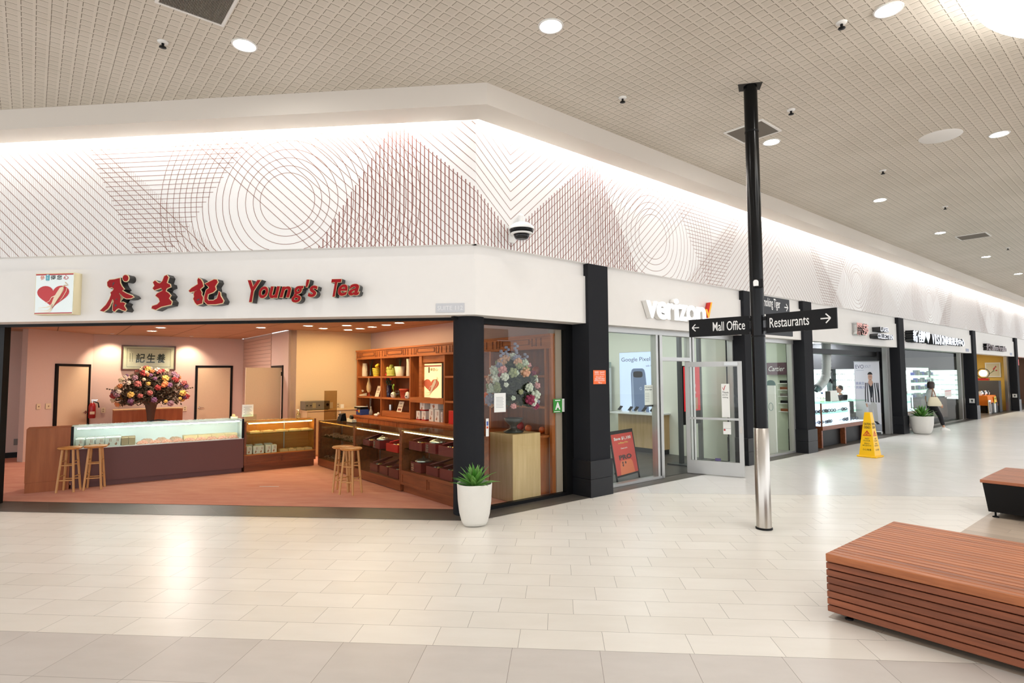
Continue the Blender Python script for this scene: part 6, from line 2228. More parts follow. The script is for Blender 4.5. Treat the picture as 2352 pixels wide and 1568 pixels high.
lit_case(10.80, 13.75, .14, 'white lit display case with a wood frame at the front of the open optical shop', 3)
rnd = random.Random(8)
b = MB()
for s in (-1, 1):
    b.path([(s * .06 + .05 * math.cos(q), 0, .05 + .035 * math.sin(q)) for q in [2 * PI * i / 10 for i in range(11)]], .010, 5, caps=False)
b.tube((-.012, 0, .055), (.012, 0, .055), .008, n=5)
for s in (-1, 1):
    b.tube((s * .11, 0, .06), (s * .10, .12, .02), .005, n=5)
sg = b.build('sunglasses', mat('indigo_frame', (52, 48, 74), .3)); sgm = sg.data; bpy.data.objects.remove(sg)
k_ = 0
for (x, z, n) in ((.25, .85, 3), (.75, .85, 3), (.3, .567, 3), (.9, .567, 2), (1.85, .85, 3), (2.2, .567, 3), (1.95, .567, 2)):
    for i in range(n):
        o = bpy.data.objects.new('sunglasses', sgm); COL.objects.link(o)
        o.location = R(10.80 + x + .22 * i, .14 + .2 + .06 * (i % 2), z + .002)
        o.rotation_euler.z = RROT + rnd.uniform(-.4, .4)
        tag(o, 'sunglasses inside the white lit display case of the open optical shop', 'sunglasses', 'sunglasses in the lit case')
t = thing('price_board', 'white folded cardboard stand on the lit display case in front of the seated man', 'sign', R(12.0, .40, 1.137), RROT)
part(t, 'panel', m_paper, lambda b: b.hexa([(0, 0, 0), (.55, 0, 0), (.55, .02, 0), (0, .02, 0), (0, .05, .28), (.55, .05, .28), (.55, .065, .28), (0, .065, .28)]))
part(t, 'edge', m_greywall, lambda b: b.box(-.03, -.003, 0, .12, 0, .27))
t = thing('monitor', 'dark tilted monitor on the lit display case near the third pillar', 'monitor', R(10.95, .42, 1.137), RROT + .5)
part(t, 'screen', m_black, lambda b: b.hexa([(0, 0, .05), (.02, .0, .05), (.02, .3, .05), (0, .3, .05), (.14, 0, .36), (.16, 0, .36), (.16, .3, .36), (.14, .3, .36)]))
part(t, 'foot', m_greywall, lambda b: b.box(-.04, .14, .05, .25, 0, .012))
part(t, 'neck', m_greywall, lambda b: b.box(.06, .09, .12, .18, .012, .17))
t = thing('spray_bottle', 'clear bottle beside the monitor on the lit display case', 'bottle', R(11.35, .35, 1.137), RROT)
part(t, 'bottle', part_m['clear'], lambda b: b.lathe([(.05, 0), (.05, .16), (.02, .2), (.02, .22)], 14))
part(t, 'cap', mat('blue_cap', (50, 90, 160), .4), lambda b: b.tube((0, 0, .22), (0, 0, .26), .024))
# hanging hose
hx = 13.3
tp, bt, cv = Rxp(1897, 788, hx), Rxp(1893, 875, hx), Rxp(1886, 888, hx)
t = thing('flexible_hose', 'white ribbed ventilation hose hanging from the ceiling of the open optical shop', 'hose', R(hx, tp.y, 1.4), RROT)
pts = [(0, 0, 2.94 - 1.4), (0, 0, 1.2), (-.01, 0, .75), (.0, .03, .42), (-.06, .08, .25), (-.2, .14, .12), (-.3, .16, .06)]
b = MB()
dense = []
for i in range(len(pts) - 1):
    for k in range(8):
        dense.append(tuple(Vector(pts[i]).lerp(Vector(pts[i + 1]), k / 8)))
b.path(dense, [.115 + .008 * (i % 2) for i in range(len(dense))], 16)
b.build('hose', mat('ribbed_hose', (206, 210, 206), .6), t)
part(t, 'outlet', mat('teal_grey_plastic', (90, 120, 116), .5), lambda b: b.path([(-.36, .18, -.02), (-.26, .15, .10), (-.14, .1, .2)], [.06, .075, .09], 12))
part(t, 'second_arm', mat('grey_tube', (150, 170, 168), .4), lambda b: b.path([(.16, .0, -.14), (.24, .04, .10), (.30, .06, .2)], [.06, .07, .08], 12))
part(t, 'second_arm_tip', m_black, lambda b: b.path([(.29, .06, .18), (.33, .06, .26), (.26, .06, .30)], [.085, .08, .06], 12))
# banner stand
a, c = Rxp(1967.5, 986, 15.7), Rxp(2019, 833, 15.7)
w_ = abs(a.y - c.y)
t = thing('banner_stand', 'tall white roll-up banner printed with a man in a striped cardigan', 'banner', R(15.7, a.y, .009), QR)
part(t, 'base', m_alu, lambda b: b.rbox(-.01, w_ + .01, -.06, .06, 0, .08, .01))
sh_ = part(t, 'sheet', mat('banner_white', (226, 226, 232), .5), lambda b: b.box(0, w_, -.003, .003, .08, 2.24))
part(t, 'top_rail', m_alu, lambda b: b.box(-.005, w_ + .005, -.012, .012, 2.24, 2.265))
part(sh_, 'grey_footer', mat('banner_grey', (176, 182, 192), .5), lambda b: b.box(.003, w_ - .003, -.0045, -.003, .085, .30))
part(sh_, 'lettering', mat('navy_print', (60, 66, 96), .5), lambda b: (put_text(b, 'EVO', .04, 2.03, -.0045, h=.12, w=.24, size=1, res=3)))
part(sh_, 'lettering', mat('pale_navy_print', (160, 164, 186), .5), lambda b: (put_text(b, 'JOLT', .30, 2.03, -.0045, h=.10, w=.18, size=1, res=3), b.box(.06, .28, -.0045, -.003, 1.97, 1.98)))
part(sh_, 'lettering', mat('blue_print', (70, 92, 160), .5), lambda b: (put_text(b, '提高您', .03, 1.52, -.0045, h=.085, w=.25, size=1, res=2), put_text(b, '的視力', .04, 1.39, -.0045, h=.085, w=.25, size=1, res=2)))
pmn = part(sh_, 'printed_man', mat('print_trousers', (196, 196, 194), .6), lambda b: (b.poly([(x, -.0046, z) for x, z in ((w_ * .50, 1.0), (w_ * .54, .42), (w_ * .66, .40), (w_ * .69, .80), (w_ * .74, .38), (w_ * .88, .36), (w_ * .84, 1.0))])))
part(pmn, 'cardigan_print', mat('print_white', (222, 222, 226), .6), lambda b: b.poly([(x, -.0050, z) for x, z in ((w_ * .40, .92), (w_ * .38, 1.30), (w_ * .44, 1.54), (w_ * .56, 1.60), (w_ * .80, 1.60), (w_ * .92, 1.50), (w_ * .97, 1.22), (w_ * .92, .96), (w_ * .80, .93), (w_ * .70, 1.08), (w_ * .60, .90))]))
part(pmn, 'stripe_print', mat('print_black', (34, 36, 46), .6), lambda b: ([ribbon(b, [(w_ * x0, 1.58), (w_ * (x0 + dx), 1.25), (w_ * (x0 + dx * 1.3), .97)], [w_ * .035, w_ * .04, w_ * .04], -.0056) for x0, dx in ((.44, -.02), (.50, .01), (.56, .06), (.72, .0), (.79, .03), (.86, .05), (.92, .02))], b.poly([(x, -.0054, z) for x, z in ((w_ * .58, 1.5), (w_ * .72, 1.5), (w_ * .68, 1.12), (w_ * .64, 1.12))])) and None)
part(pmn, 'skin_print', mat('print_skin', (206, 164, 144), .6), lambda b: (b.poly([(w_ * .63 + w_ * .085 * math.cos(q), -.0058, 1.76 + .125 * math.sin(q)) for q in [2 * PI * i / 18 for i in range(18)]]), b.poly([(x, -.0057, z) for x, z in ((w_ * .58, 1.68), (w_ * .68, 1.68), (w_ * .74, 1.59), (w_ * .65, 1.46), (w_ * .54, 1.59))])) and None)
part(pmn, 'hand_print', mat('print_skin', (206, 164, 144), .6), lambda b: b.poly([(x, -.0057, z) for x, z in ((w_ * .40, .93), (w_ * .48, .93), (w_ * .50, .82), (w_ * .44, .82))]))
part(pmn, 'hair_print', mat('print_hair', (30, 28, 30), .6), lambda b: (b.poly([(w_ * .63 + w_ * .10 * math.cos(q), -.0062, 1.82 + .10 * math.sin(q)) for q in [i * PI / 10 for i in range(11)]] + [(w_ * .55, -.0062, 1.84), (w_ * .71, -.0062, 1.84)][::1])) and None)
part(pmn, 'face_print', mat('print_hair', (30, 28, 30), .6), lambda b: [b.box(w_ * x0, w_ * x1, -.0064, -.0060, z0, z1) for x0, x1, z0, z1 in ((.585, .615, 1.775, 1.785), (.645, .675, 1.775, 1.785), (.59, .61, 1.752, 1.762), (.65, .67, 1.752, 1.762), (.61, .655, 1.672, 1.682))] and None)
part(pmn, 'shoe_print', mat('print_shoe', (50, 50, 56), .6), lambda b: (b.poly([(x, -.0052, z) for x, z in ((w_ * .52, .42), (w_ * .64, .42), (w_ * .63, .35), (w_ * .50, .36))]), b.poly([(x, -.0052, z) for x, z in ((w_ * .72, .39), (w_ * .84, .38), (w_ * .94, .30), (w_ * .82, .29))])) and None)

# ------------------------------------------------------------------ third optical shop (glazed)
room(16.58, 25.10, 5.0, 2.95, m_charcoal, m_charcoal, m_charcoal, m_vfloor, m_charcoal)
w = struct(part(None, 'window_5', m_glass, lambda b: b.box(16.7, 24.25, GY, GY + .008, .03, 2.69), loc=O, rotz=RROT))
for bb in ((24.2, 24.34, .27, .39, .006, 2.69), (24.55, 24.66, .27, .39, .006, 2.69), (16.7, 25.05, .27, .39, .006, .03)):
    part(w, 'window_frame', m_steel, lambda b: b.box(*bb))
lit_wall(25.06, .50, 2.6, .80, 2.00, 'the backlit shelf wall of the glazed optical shop', (.95, 1.15, 1.35, 1.55, 1.75), 9, m_greywall, 13)
lamp('AREA', 'glazed_shop_lamp', R(21, 1.6, 2.9), 22, (.9, .97, 1), 1.2)
lamp('AREA', 'open_shop_lamp', R(13.4, 2.6, 2.9), 40, (.93, .98, 1), 1.0)
lit_case(17.4, 20.9, .62, 'white lit counter of the glazed optical shop behind the planter', 2)
t = thing('curved_counter', 'brown counter with a dark top and curved foot in the glazed optical shop', 'counter', R(21.2, .85), RROT)
part(t, 'front', w_panel if False else mat('brown_laminate', (92, 74, 66), .5, var=.08, vs=60), lambda b: b.prism([(0, 0), (2.9, -.1), (3.05, .02), (3.05, .5), (0, .5)], .12, .90))
part(t, 'plinth', m_black, lambda b: b.prism([(.05, .08), (2.85, .0), (2.95, .1), (2.95, .5), (.05, .5)], .009, .12))
part(t, 'top', m_black, lambda b: b.prism([(-.03, -.03), (2.93, -.13), (3.08, .0), (3.08, .52), (-.03, .52)], .90, .95))
t = thing('glass_showcase', 'tall glass showcase with sparkling shelves on the brown counter', 'showcase', R(21.4, 1.0, .952), RROT)
part(t, 'glass', m_caseglass, lambda b: b.box(0, 2.7, 0, .008, 0, 1.15))
part(t, 'back', m_litwall, lambda b: b.box(0, 2.7, .33, .34, 0, 1.15))
for z in (.28, .56, .84):
    part(t, 'glass_shelf', m_greenglass, lambda b: b.box(0, 2.7, .02, .33, z, z + .008))
rnd = random.Random(12)
bl_m = [mat('blue_pack', (60, 84, 190), .4), mat('teal_pack', (60, 110, 110), .4), m_silver, mat('slate_pack', (90, 104, 116), .4)]
for z in (.0, .288, .568, .848):
    for i in range(9):
        hh = rnd.uniform(.1, .2)
        b = MB(); b.rbox(0, .16, 0, .12, 0, hh, .004)
        o = b.build('display_box', bl_m[(i * 3 + int(z * 10)) % 4], loc=R(21.5 + .28 * i, 1.12, .955 + z), rotz=RROT)
        tag(o, 'small box on a shelf of the glass showcase in the glazed optical shop', 'box', 'boxes in the glass showcase')
a, c = Rp(2163, 909, .42), Rp(2178, 895, .42)
t = thing('window_notice', 'white notice with a red heading in the glazed optical shop window', 'notice', R(a.x, GY - .004, a.z), RROT)
w_, h_ = c.x - a.x, c.z - a.z
part(t, 'sheet', m_paper, lambda b: b.box(0, w_, -.004, 0, -.05, h_))
part(t, 'heading', m_red, lambda b: b.box(w_ * .06, w_ * .94, -.006, -.004, h_ * .80, h_ * .95))
part(t, 'print', mat('pink_print', (222, 150, 146), .5), lambda b: [b.box(w_ * .08, w_ * .92, -.006, -.004, h_ * (.08 + .12 * k), h_ * (.11 + .12 * k)) for k in range(6)] and None)

# ------------------------------------------------------------------ porcelain shop
room(25.37, 33.20, 4.0, 2.95, m_yellow, m_yellow, m_yellow, m_vfloor, m_shopceil)
lamp('AREA', 'porcelain_shop_lamp', R(30, 1.6, 2.9), 60, (1, .86, .6), 1.0)
struct(part(None, 'window_6', m_steel, lambda b: (b.box(32.5, 32.62, .27, .39, .006, 2.69), b.box(32.8, 32.95, .27, .39, .006, 2.69)), loc=O, rotz=RROT))
a, c = Rxp(2264, 866, 33.18), Rxp(2298, 832, 33.18)
w_, h_ = abs(a.y - c.y), c.z - a.z
t = thing('blossom_painting', 'white framed painting of a red blossom branch on the yellow wall', 'picture', R(33.18, a.y, a.z), QR)
part(t, 'canvas', mat('cream_canvas', (226, 220, 196), .6), lambda b: b.box(.02, w_ - .02, -.03, -.005, .03, h_ - .03))
part(t, 'frame', m_plastic, lambda b: (b.box(0, w_, -.05, -.002, 0, .06), b.box(0, w_, -.05, -.002, h_ - .06, h_), b.box(0, .05, -.05, -.002, .06, h_ - .06), b.box(w_ - .05, w_, -.05, -.002, .06, h_ - .06)))
part(t, 'branch_print', mat('branch_green', (84, 104, 60), .6), lambda b: (ribbon(b, [(w_ * .25, h_ * .22), (w_ * .5, h_ * .4), (w_ * .62, h_ * .6), (w_ * .7, h_ * .8)], [.02, .03, .025, .01], -.032), ribbon(b, [(w_ * .5, h_ * .4), (w_ * .7, h_ * .45)], [.02, .01], -.032)) and None)
part(t, 'blossom_print', mat('blossom_red', (196, 60, 70), .6), lambda b: [b.tube((w_ * x, -.031, h_ * z), (w_ * x, -.034, h_ * z), .035, n=9) for x, z in ((.6, .62), (.68, .7), (.55, .55), (.72, .46))] and None)
a = Rxp(2258, 857, 31.5)
t = thing('round_lamp', 'glowing round lantern on a dark stand in the porcelain shop', 'lamp', R(31.5, a.y, a.z - .25), QR)
part(t, 'globe', mat('lantern_glow', (255, 244, 210), .5, emit=(255, 232, 180), es=3), lambda b: b.ball((0, 0, .25), .17, 16, 10, 0, 1, .7, 1))
part(t, 'hoop', m_black, lambda b: b.path([(.24 * math.cos(q), 0, .25 + .24 * math.sin(q)) for q in [2 * PI * i / 24 for i in range(25)]], .014, 6, caps=False))
part(t, 'stand', mat('red_lacquer', (150, 30, 30), .4), lambda b: b.box(-.22, .22, -.1, .1, -.10, .005))
t = thing('display_rack', 'dark display rack below the lantern in the porcelain shop', 'rack', R(31.35, a.y + .35, .009), QR)
part(t, 'rack', m_charcoal, lambda b: b.box(-.05, .95, .0, .5, 0, a.z - .37))
fl = rco(atz(2264, 946))
t = thing('sale_table', 'table under an orange cloth at the front of the porcelain shop', 'table', R(29.7, .55, .009), RROT)
m_cloth = mat('orange_cloth', (240, 128, 20), .7)
part(t, 'cloth', m_cloth, lambda b: b.hexa([(-.06, -.06, .35), (1.9, -.08, .30), (1.9, .66, .30), (-.06, .66, .35), (0, 0, .80), (1.8, 0, .80), (1.8, .6, .80), (0, .6, .80)]))
for x, y in ((.05, .05), (1.7, .05), (.05, .55), (1.7, .55)):
    part(t, 'leg', m_black, lambda b: b.box(x, x + .04, y, y + .04, 0, .36))
part(t, 'red_corner', m_red, lambda b: b.hexa([(1.92, -.10, .02), (2.3, -.12, .02), (2.3, .1, .02), (1.92, .1, .02), (1.82, -.02, .80), (1.95, -.02, .80), (1.95, .1, .80), (1.82, .1, .80)]))
pn = part(t, 'price_sheet', mat('yellow_sheet', (240, 214, 60), .5), lambda b: b.box(.95, 1.35, -.075, -.06, .42, .74))
part(pn, 'lettering', m_ink, lambda b: put_text(b, 'NEW', .98, .60, -.077, h=.1, w=.33, size=1, offset=.02, res=2))
for i in range(7):
    b = MB(); b.lathe([(.05, 0), (.09, .03), (.10, .1 + .03 * (i % 3)), (.05, .16 + .03 * (i % 3)), (.06, .2 + .03 * (i % 3))], 14)
    o = b.build('porcelain_vase', [m_plastic, m_silver, m_charcoal][i % 3], loc=R(29.85 + .25 * i, .85, .81), rotz=RROT)
    tag(o, 'porcelain vase on the orange table, %s from the left' % ordn[i], 'vase', 'porcelain on the orange table')
for i in range(4):
    b = MB(); b.box(0, .30, 0, .03, 0, .42 + .05 * (i % 2))
    o = b.build('framed_print', [m_greywall, m_black, m_plastic, m_black][i], loc=R(29.75 + .36 * i, .45, .012), rotz=RROT)
    tag(o, 'framed print leaning under the orange table, %s from the left' % ordn[i], 'picture', 'framed prints under the orange table')
t = thing('framed_print', 'tall framed print leaning on the pillar side of the orange table', 'picture', R(29.1, .40, .012), RROT)
part(t, 'frame', m_silver, lambda b: b.box(0, .45, 0, .03, 0, .62))
part(t, 'print', m_greywall, lambda b: b.box(.06, .39, -.002, 0, .08, .54))
# pillars' small notices
for q, lab in (((2230.5, 919.5), 'small white notice on the side of the fifth dark pillar'), ((2329, 908), 'small white notice on the side of the last dark pillar')):
    x = 25.03 if q[0] < 2300 else 33.12
    a = Rxp(q[0], q[1], x)
    t = thing('small_notice', lab, 'notice', R(x - .002, a.y + .06, a.z - .1), QR)
    part(t, 'plate', m_plastic, lambda b: b.box(0, .18, -.004, 0, 0, .18))
    part(t, 'print', m_ink, lambda b: (b.tube((.09, -.004, .10), (.09, -.006, .10), .035, n=10), b.box(.07, .11, -.006, -.004, .03, .06)))
# last shop with the red LED sign
room(33.46, 42, 4.0, 2.95, m_shopwall, mat('brown_wall', (120, 84, 64), .7), m_shopwall, m_vfloor, m_shopceil)
t = thing('led_sign', 'red LED sign with yellow characters at the right edge of the photo', 'shop sign', R(34.3, .42, 2.26), RROT)
part(t, 'case', m_black, lambda b: b.box(0, 2.0, 0, .1, 0, .36))
part(t, 'screen', mat('led_red', (210, 20, 20), .4, emit=(230, 20, 16), es=.9), lambda b: b.box(.03, 1.97, -.004, 0, .03, .33))
part(t, 'lettering', mat('led_yellow', (255, 190, 40), .4, emit=(255, 170, 30), es=1.0), lambda b: put_text(b, '出租', .12, .06, -.006, h=.24, w=1.0, size=1, offset=.01, res=2))

# ------------------------------------------------------------------ far sign letters
m_mirror = mat('mirror_letter', (214, 216, 224), .15, .6)
m_pinkm = mat('pink_letter', (226, 160, 150), .3, .2)
m_darkr = mat('near_black_return', (30, 30, 32), .4)
m_brownl = mat('brown_letter', (92, 60, 56), .4)


def sign_run(txt, u0, u1, z0, z1, face, ret, what, depth=.14, bold=.02, yf=None, gap=.06):
    n = len(txt)
    cw = (u1 - u0) / n
    for i, ch in enumerate(txt):
        if ch == ' ':
            continue
        a = u0 + cw * i
        m = .25 if ch in "I'" else gap / 2
        hz = z0 + (z1 - z0) * (1 if ch.isupper() or ord(ch) > 1000 or ch in 'hlid' else .74)
        channel_letter(ch, a + cw * m, a + cw * (1 - m), z0, hz, depth, 'R', .068 - depth, '%s, %s' % (what(ch), ordn[i]), group='letters of ' + what('').split(' of ')[-1], face=face, ret=ret, bold=bold, res=2)


ordn += ['eleventh', 'twelfth', 'thirteenth', 'fourteenth', 'fifteenth', 'sixteenth', 'seventeenth', 'eighteenth']
us = lambda x: Rp(x, 770, -.05).x
sign_run('麗莎', us(1968), us(1996), 2.93, 3.27, m_pinkm, m_alu, lambda c: 'pink character %s of the open optical shop sign' % c if c else 'pink characters of the open optical shop sign', .12)
sign_run('LASER', us(2014), us(2033), 3.09, 3.22, m_mirror, m_darkr, lambda c: 'mirror letter %s in upper word of the open optical shop sign' % c, .22)
sign_run('COLLECTION', us(2007), us(2042), 2.88, 3.02, m_mirror, m_darkr, lambda c: 'mirror letter %s in lower word of the open optical shop sign' % c, .22)
m_silv = mat('lit_silver_letter', (240, 244, 250), .3, emit=(230, 240, 255), es=.5)
sign_run('新佳', us(2087), us(2110), 2.88, 3.26, m_silv, m_darkr, lambda c: 'white character %s at the start of the glazed optical shop sign' % c, .24)
sign_run('VISION', us(2134), us(2166), 2.88, 3.22, m_silv, m_darkr, lambda c: 'white letter %s of the glazed optical shop sign' % c, .2)
sign_run('眼鏡視光中心', us(2168), us(2213), 2.92, 3.20, m_silv, m_darkr, lambda c: 'white character %s at the end of the glazed optical shop sign' % c, .14)
for i, px in enumerate((2116, 2126)):
    t = thing('sign_emblem', 'white rounded emblem of the glazed optical shop sign, %s of two' % ('left' if i == 0 else 'right'), 'sign letter', R(us(px), .068, 2.88), RROT, 'emblems of the glazed optical shop sign')
    hp_ = heart_pts(0, .2, .42, .38, 24)
    o = part(t, 'return', m_darkr, lambda b: b.plate(hp_, .18)); o.location.y = -.18
    o = part(t, 'face', m_silv, lambda b: b.plate(hp_, .01)); o.location.y = -.19
sign_run('瓷藝', us(2264), us(2274), 2.86, 3.16, m_brownl, m_darkr, lambda c: 'brown character %s of the porcelain shop sign' % c, .12)
sign_run('Chinese', us(2275), us(2291), 2.88, 3.12, m_brownl, m_darkr, lambda c: 'brown letter %s in the first word of the porcelain shop sign' % c, .12)
sign_run('Porcelain', us(2292), us(2309.5), 2.88, 3.12, m_brownl, m_darkr, lambda c: 'brown letter %s in the second word of the porcelain shop sign' % c, .12)
for px, lab in ((2222, 'small blue plate at the lower corner of the glazed optical shop sign band'), (2322, 'small dark plate at the lower corner of the porcelain shop sign band')):
    u = Rp(px, 803, .06).x
    b = MB(); b.box(-.22, .22, -.006, -.001, 0, .12)
    tag(b.build('unit_plate', mat('blue_grey_plate', (110, 116, 140), .4, .3), loc=R(u, .068, 2.74), rotz=RROT), lab, 'number plate')

# papers on the tea shop window
a, c = Rp(1135, 947, .395), Rp(1161.5, 902, .395)
t = thing('hours_notice', 'white notice sheet taped inside the corner window of the tea shop', 'notice', R(a.x, .396, a.z), RROT)
w_, h_ = c.x - a.x, c.z - a.z
part(t, 'sheet', m_paper, lambda b: b.box(0, w_, -.002, .001, 0, h_))
part(t, 'print', m_greyink, lambda b: [b.box(w_ * .16, w_ * (.8 - .06 * (k % 2)), -.0035, -.002, h_ * (.24 + .075 * k), h_ * (.258 + .075 * k)) for k in range(8)] and None)
a, c = Rp(1271, 948, .395), Rp(1301, 915, .395)
t = thing('grade_card', 'green card with a white letter A on the corner window of the tea shop', 'notice', R(a.x, .396, a.z), RROT)
w_, h_ = c.x - a.x, c.z - a.z
part(t, 'card', mat('green_card', (56, 146, 56), .5), lambda b: b.box(0, w_ * .66, -.002, .001, 0, h_))
part(t, 'side_sheet', m_paper, lambda b: b.box(w_ * .67, w_, -.002, .001, .01, h_))
part(t, 'lettering', m_signtxt, lambda b: (put_text(b, 'A', w_ * .33, h_ * .22, -.0035, h=h_ * .54, w=w_ * .40, align='C', size=1, offset=.05, res=3), b.box(w_ * .14, w_ * .52, -.0035, -.002, h_ * .86, h_ * .93), b.box(w_ * .06, w_ * .5, -.0035, -.002, h_ * .06, h_ * .11)))
part(t, 'print', m_greyink, lambda b: [b.box(w_ * .72, w_ * .95, -.0035, -.002, h_ * (.12 + .09 * k), h_ * (.15 + .09 * k)) for k in range(9)] and None)
t = thing('sticker_strip', 'narrow white sticker at the pier edge of the corner window', 'sticker', R(Rp(1116, 985, .395).x, .396, 1.02), RROT)
part(t, 'strip', m_paper, lambda b: b.box(0, .05, -.002, .001, 0, .25))
part(t, 'blue_mark', mat('blue_mark', (60, 90, 170), .5), lambda b: b.box(.01, .04, -.0035, -.002, .15, .21))
part(t, 'orange_mark', m_orange, lambda b: b.box(.01, .04, -.0035, -.002, .11, .14))

# ================================================================== people
def skin_body(name, pts, edges, rad, m, parent, root=0, sub=2, loc=None):
    """one continuous skinned surface grown on a skeleton"""
    me = bpy.data.meshes.new(name)
    me.from_pydata(pts, edges, [])
    o = bpy.data.objects.new(name, me)
    COL.objects.link(o)
    me.materials.append(m)
    sk = o.modifiers.new('skin', 'SKIN')
    lay = me.skin_vertices[0] if me.skin_vertices else None
    if lay is None:
        bm = bmesh.new(); bm.from_mesh(me); bm.verts.layers.skin.verify(); bm.to_mesh(me); bm.free()
        lay = me.skin_vertices[0]
    for i, r in enumerate(rad):
        lay.data[i].radius = r if isinstance(r, (tuple, list)) else (r, r)
        lay.data[i].use_root = (i == root)
    sk.use_smooth_shade = True
    ss = o.modifiers.new('sub', 'SUBSURF')
    ss.levels = ss.render_levels = sub
    dg = bpy.context.evaluated_depsgraph_get(); dg.update()
    me2 = bpy.data.meshes.new_from_object(o.evaluated_get(dg))
    me2.materials.clear(); me2.materials.append(m)
    me2.polygons.foreach_set('use_smooth', [True] * len(me2.polygons))
    o.modifiers.clear()
    o.data = me2
    bpy.data.meshes.remove(me)
    o.parent = parent
    return o


def hand(b, wrist, d, side, palm, sc=1.0, curl=.5):
    """palm with four bent fingers and a thumb; d = hand direction, palm = palm normal, side = towards the thumb"""
    w, d, side, palm = Vector(wrist), Vector(d).normalized(), Vector(side).normalized(), Vector(palm).normalized()
    k = sc
    rs = []
    for t_, wd_, th in ((0, .026, .018), (.03, .036, .017), (.07, .040, .014), (.09, .038, .011)):
        c = w + d * t_ * k
        rs.append([tuple(c + side * wd_ * k * math.cos(q) + palm * th * k * math.sin(q)) for q in [2 * PI * i / 12 for i in range(12)]])
    b.rings(rs, 0, True, True)
    for i, (s_, l) in enumerate(((.027, .070), (.009, .078), (-.009, .072), (-.026, .056))):
        p = w + d * .085 * k + side * s_ * k
        pts = [p]
        dd = d.copy()
        for j in range(3):
            a = curl * (.35 + .3 * j)
            dd = (dd * math.cos(a) + palm * math.sin(a)).normalized()
            p = p + dd * l * k * (.42, .32, .26)[j]
            pts.append(p)
        b.path([tuple(q) for q in pts], [.0095 * k, .0088 * k, .0078 * k, .006 * k], 8)
    p = w + d * .03 * k + side * .03 * k
    b.path([tuple(p), tuple(p + (side * .6 + d * .6 + palm * .2) * .034 * k), tuple(p + (side * .55 + d * 1.3 + palm * .45) * .05 * k)], [.012 * k, .0105 * k, .008 * k], 8)


def head(par, c, f, m_skin_, m_hair_, hair, r=.10, tilt=0):
    """head with face, ears, hair; c centre, f facing heading in the local frame"""
    M_ = Matrix.Translation(c) @ Matrix.Rotation(f, 4, 'Z') @ Matrix.Rotation(tilt, 4, 'Y')
    b = MB(); b.M = M_
    prof = [(-.125, .035, .03, .012), (-.115, .055, .045, .016), (-.09, .066, .058, .012), (-.05, .080, .066, .006), (0, .092, .072, 0), (.04, .095, .074, -.004), (.075, .085, .066, -.008), (.10, .062, .05, -.010), (.115, .03, .025, -.010)]
    b.rings([[(dx + ax * math.cos(q), ay * math.sin(q), z) for q in [2 * PI * i / 20 for i in range(20)]] for z, ax, ay, dx in prof], 0, True, True)
    b.add([(.088, -.010, .02), (.088, .010, .02), (.094, -.016, -.03), (.094, .016, -.03), (.118, 0, -.028), (.094, 0, .022)], [(0, 2, 4), (1, 4, 3), (0, 4, 5), (5, 4, 1), (2, 3, 4)], 0, True)
    for s in (-1, 1):
        b.ball((-.005, s * .075, -.01), .022, 8, 6, 0, .7, .45, 1.3)
    b.rings([[(x, .03 * math.cos(q) * k2, z + .03 * math.sin(q) * 0) for q in [0]] for x, k2, z in ()], 0, False) if False else None
    o = b.build('head', m_skin_, par)
    for s in (-1, 1):
        b = MB(); b.M = M_; b.ball((.084, s * .030, .012), .0105, 8, 6, 0, .6, 1.3, .8); b.build('eye', m_plastic, o)
        b = MB(); b.M = M_; b.ball((.0905, s * .030, .012), .005, 6, 4); b.build('pupil', m_ink, o)
    b = MB(); b.M = M_; b.path([(.088, -.022, -.068), (.094, 0, -.066), (.088, .022, -.068)], [.003, .006, .003], 6); b.build('mouth', mat('lip', (170, 96, 88), .5), o)
    b = MB(); b.M = M_
    n = 22
    rows = []
    for z, ax, ay, dx, cut in hair:
        rows.append([(dx + ax * math.cos(q), ay * math.sin(q), z) for q in [cut + (2 * PI - 2 * cut) * i / n for i in range(n + 1)]])
    b.rings(rows, 0, False, True, False)
    b.poly(rows[-1])
    b.build('hair', m_hair_, par)
    return o


m_skin = mat('warm_skin', (206, 158, 128), .5)
m_skin2 = mat('light_skin', (214, 170, 144), .5)
m_hair = mat('dark_brown_hair', (46, 30, 24), .45, var=.2, vs=60)
m_hair2 = mat('greying_hair', (70, 64, 60), .5, var=.25, vs=60)
m_tee = mat('white_cotton', (236, 236, 232), .8)
m_trs = mat('black_trousers', (22, 21, 24), .8)
m_canvas = mat('cream_canvas_bag', (232, 222, 194), .85, var=.05, vs=40)
m_strap = mat('tan_strap', (150, 104, 80), .6)
BOB = [(-.10, .100, .088, -.012, .75), (-.06, .108, .094, -.012, .72), (0, .112, .096, -.010, .62), (.05, .112, .095, -.008, .45), (.08, .106, .09, -.008, .25), (.105, .09, .077, -.008, .1), (.122, .066, .058, -.008, 0), (.134, .035, .032, -.008, 0), (.138, .01, .01, -.008, 0)]
SHORT = [(-.04, .092, .080, -.018, 1.5), (0, .098, .082, -.014, 1.25), (.05, .102, .084, -.010, .75), (.085, .094, .076, -.008, .35), (.112, .062, .054, -.008, 0), (.124, .02, .02, -.008, 0)]


def person(name, lab, loc, rz):
    return thing(name, lab, 'person', loc, rz)


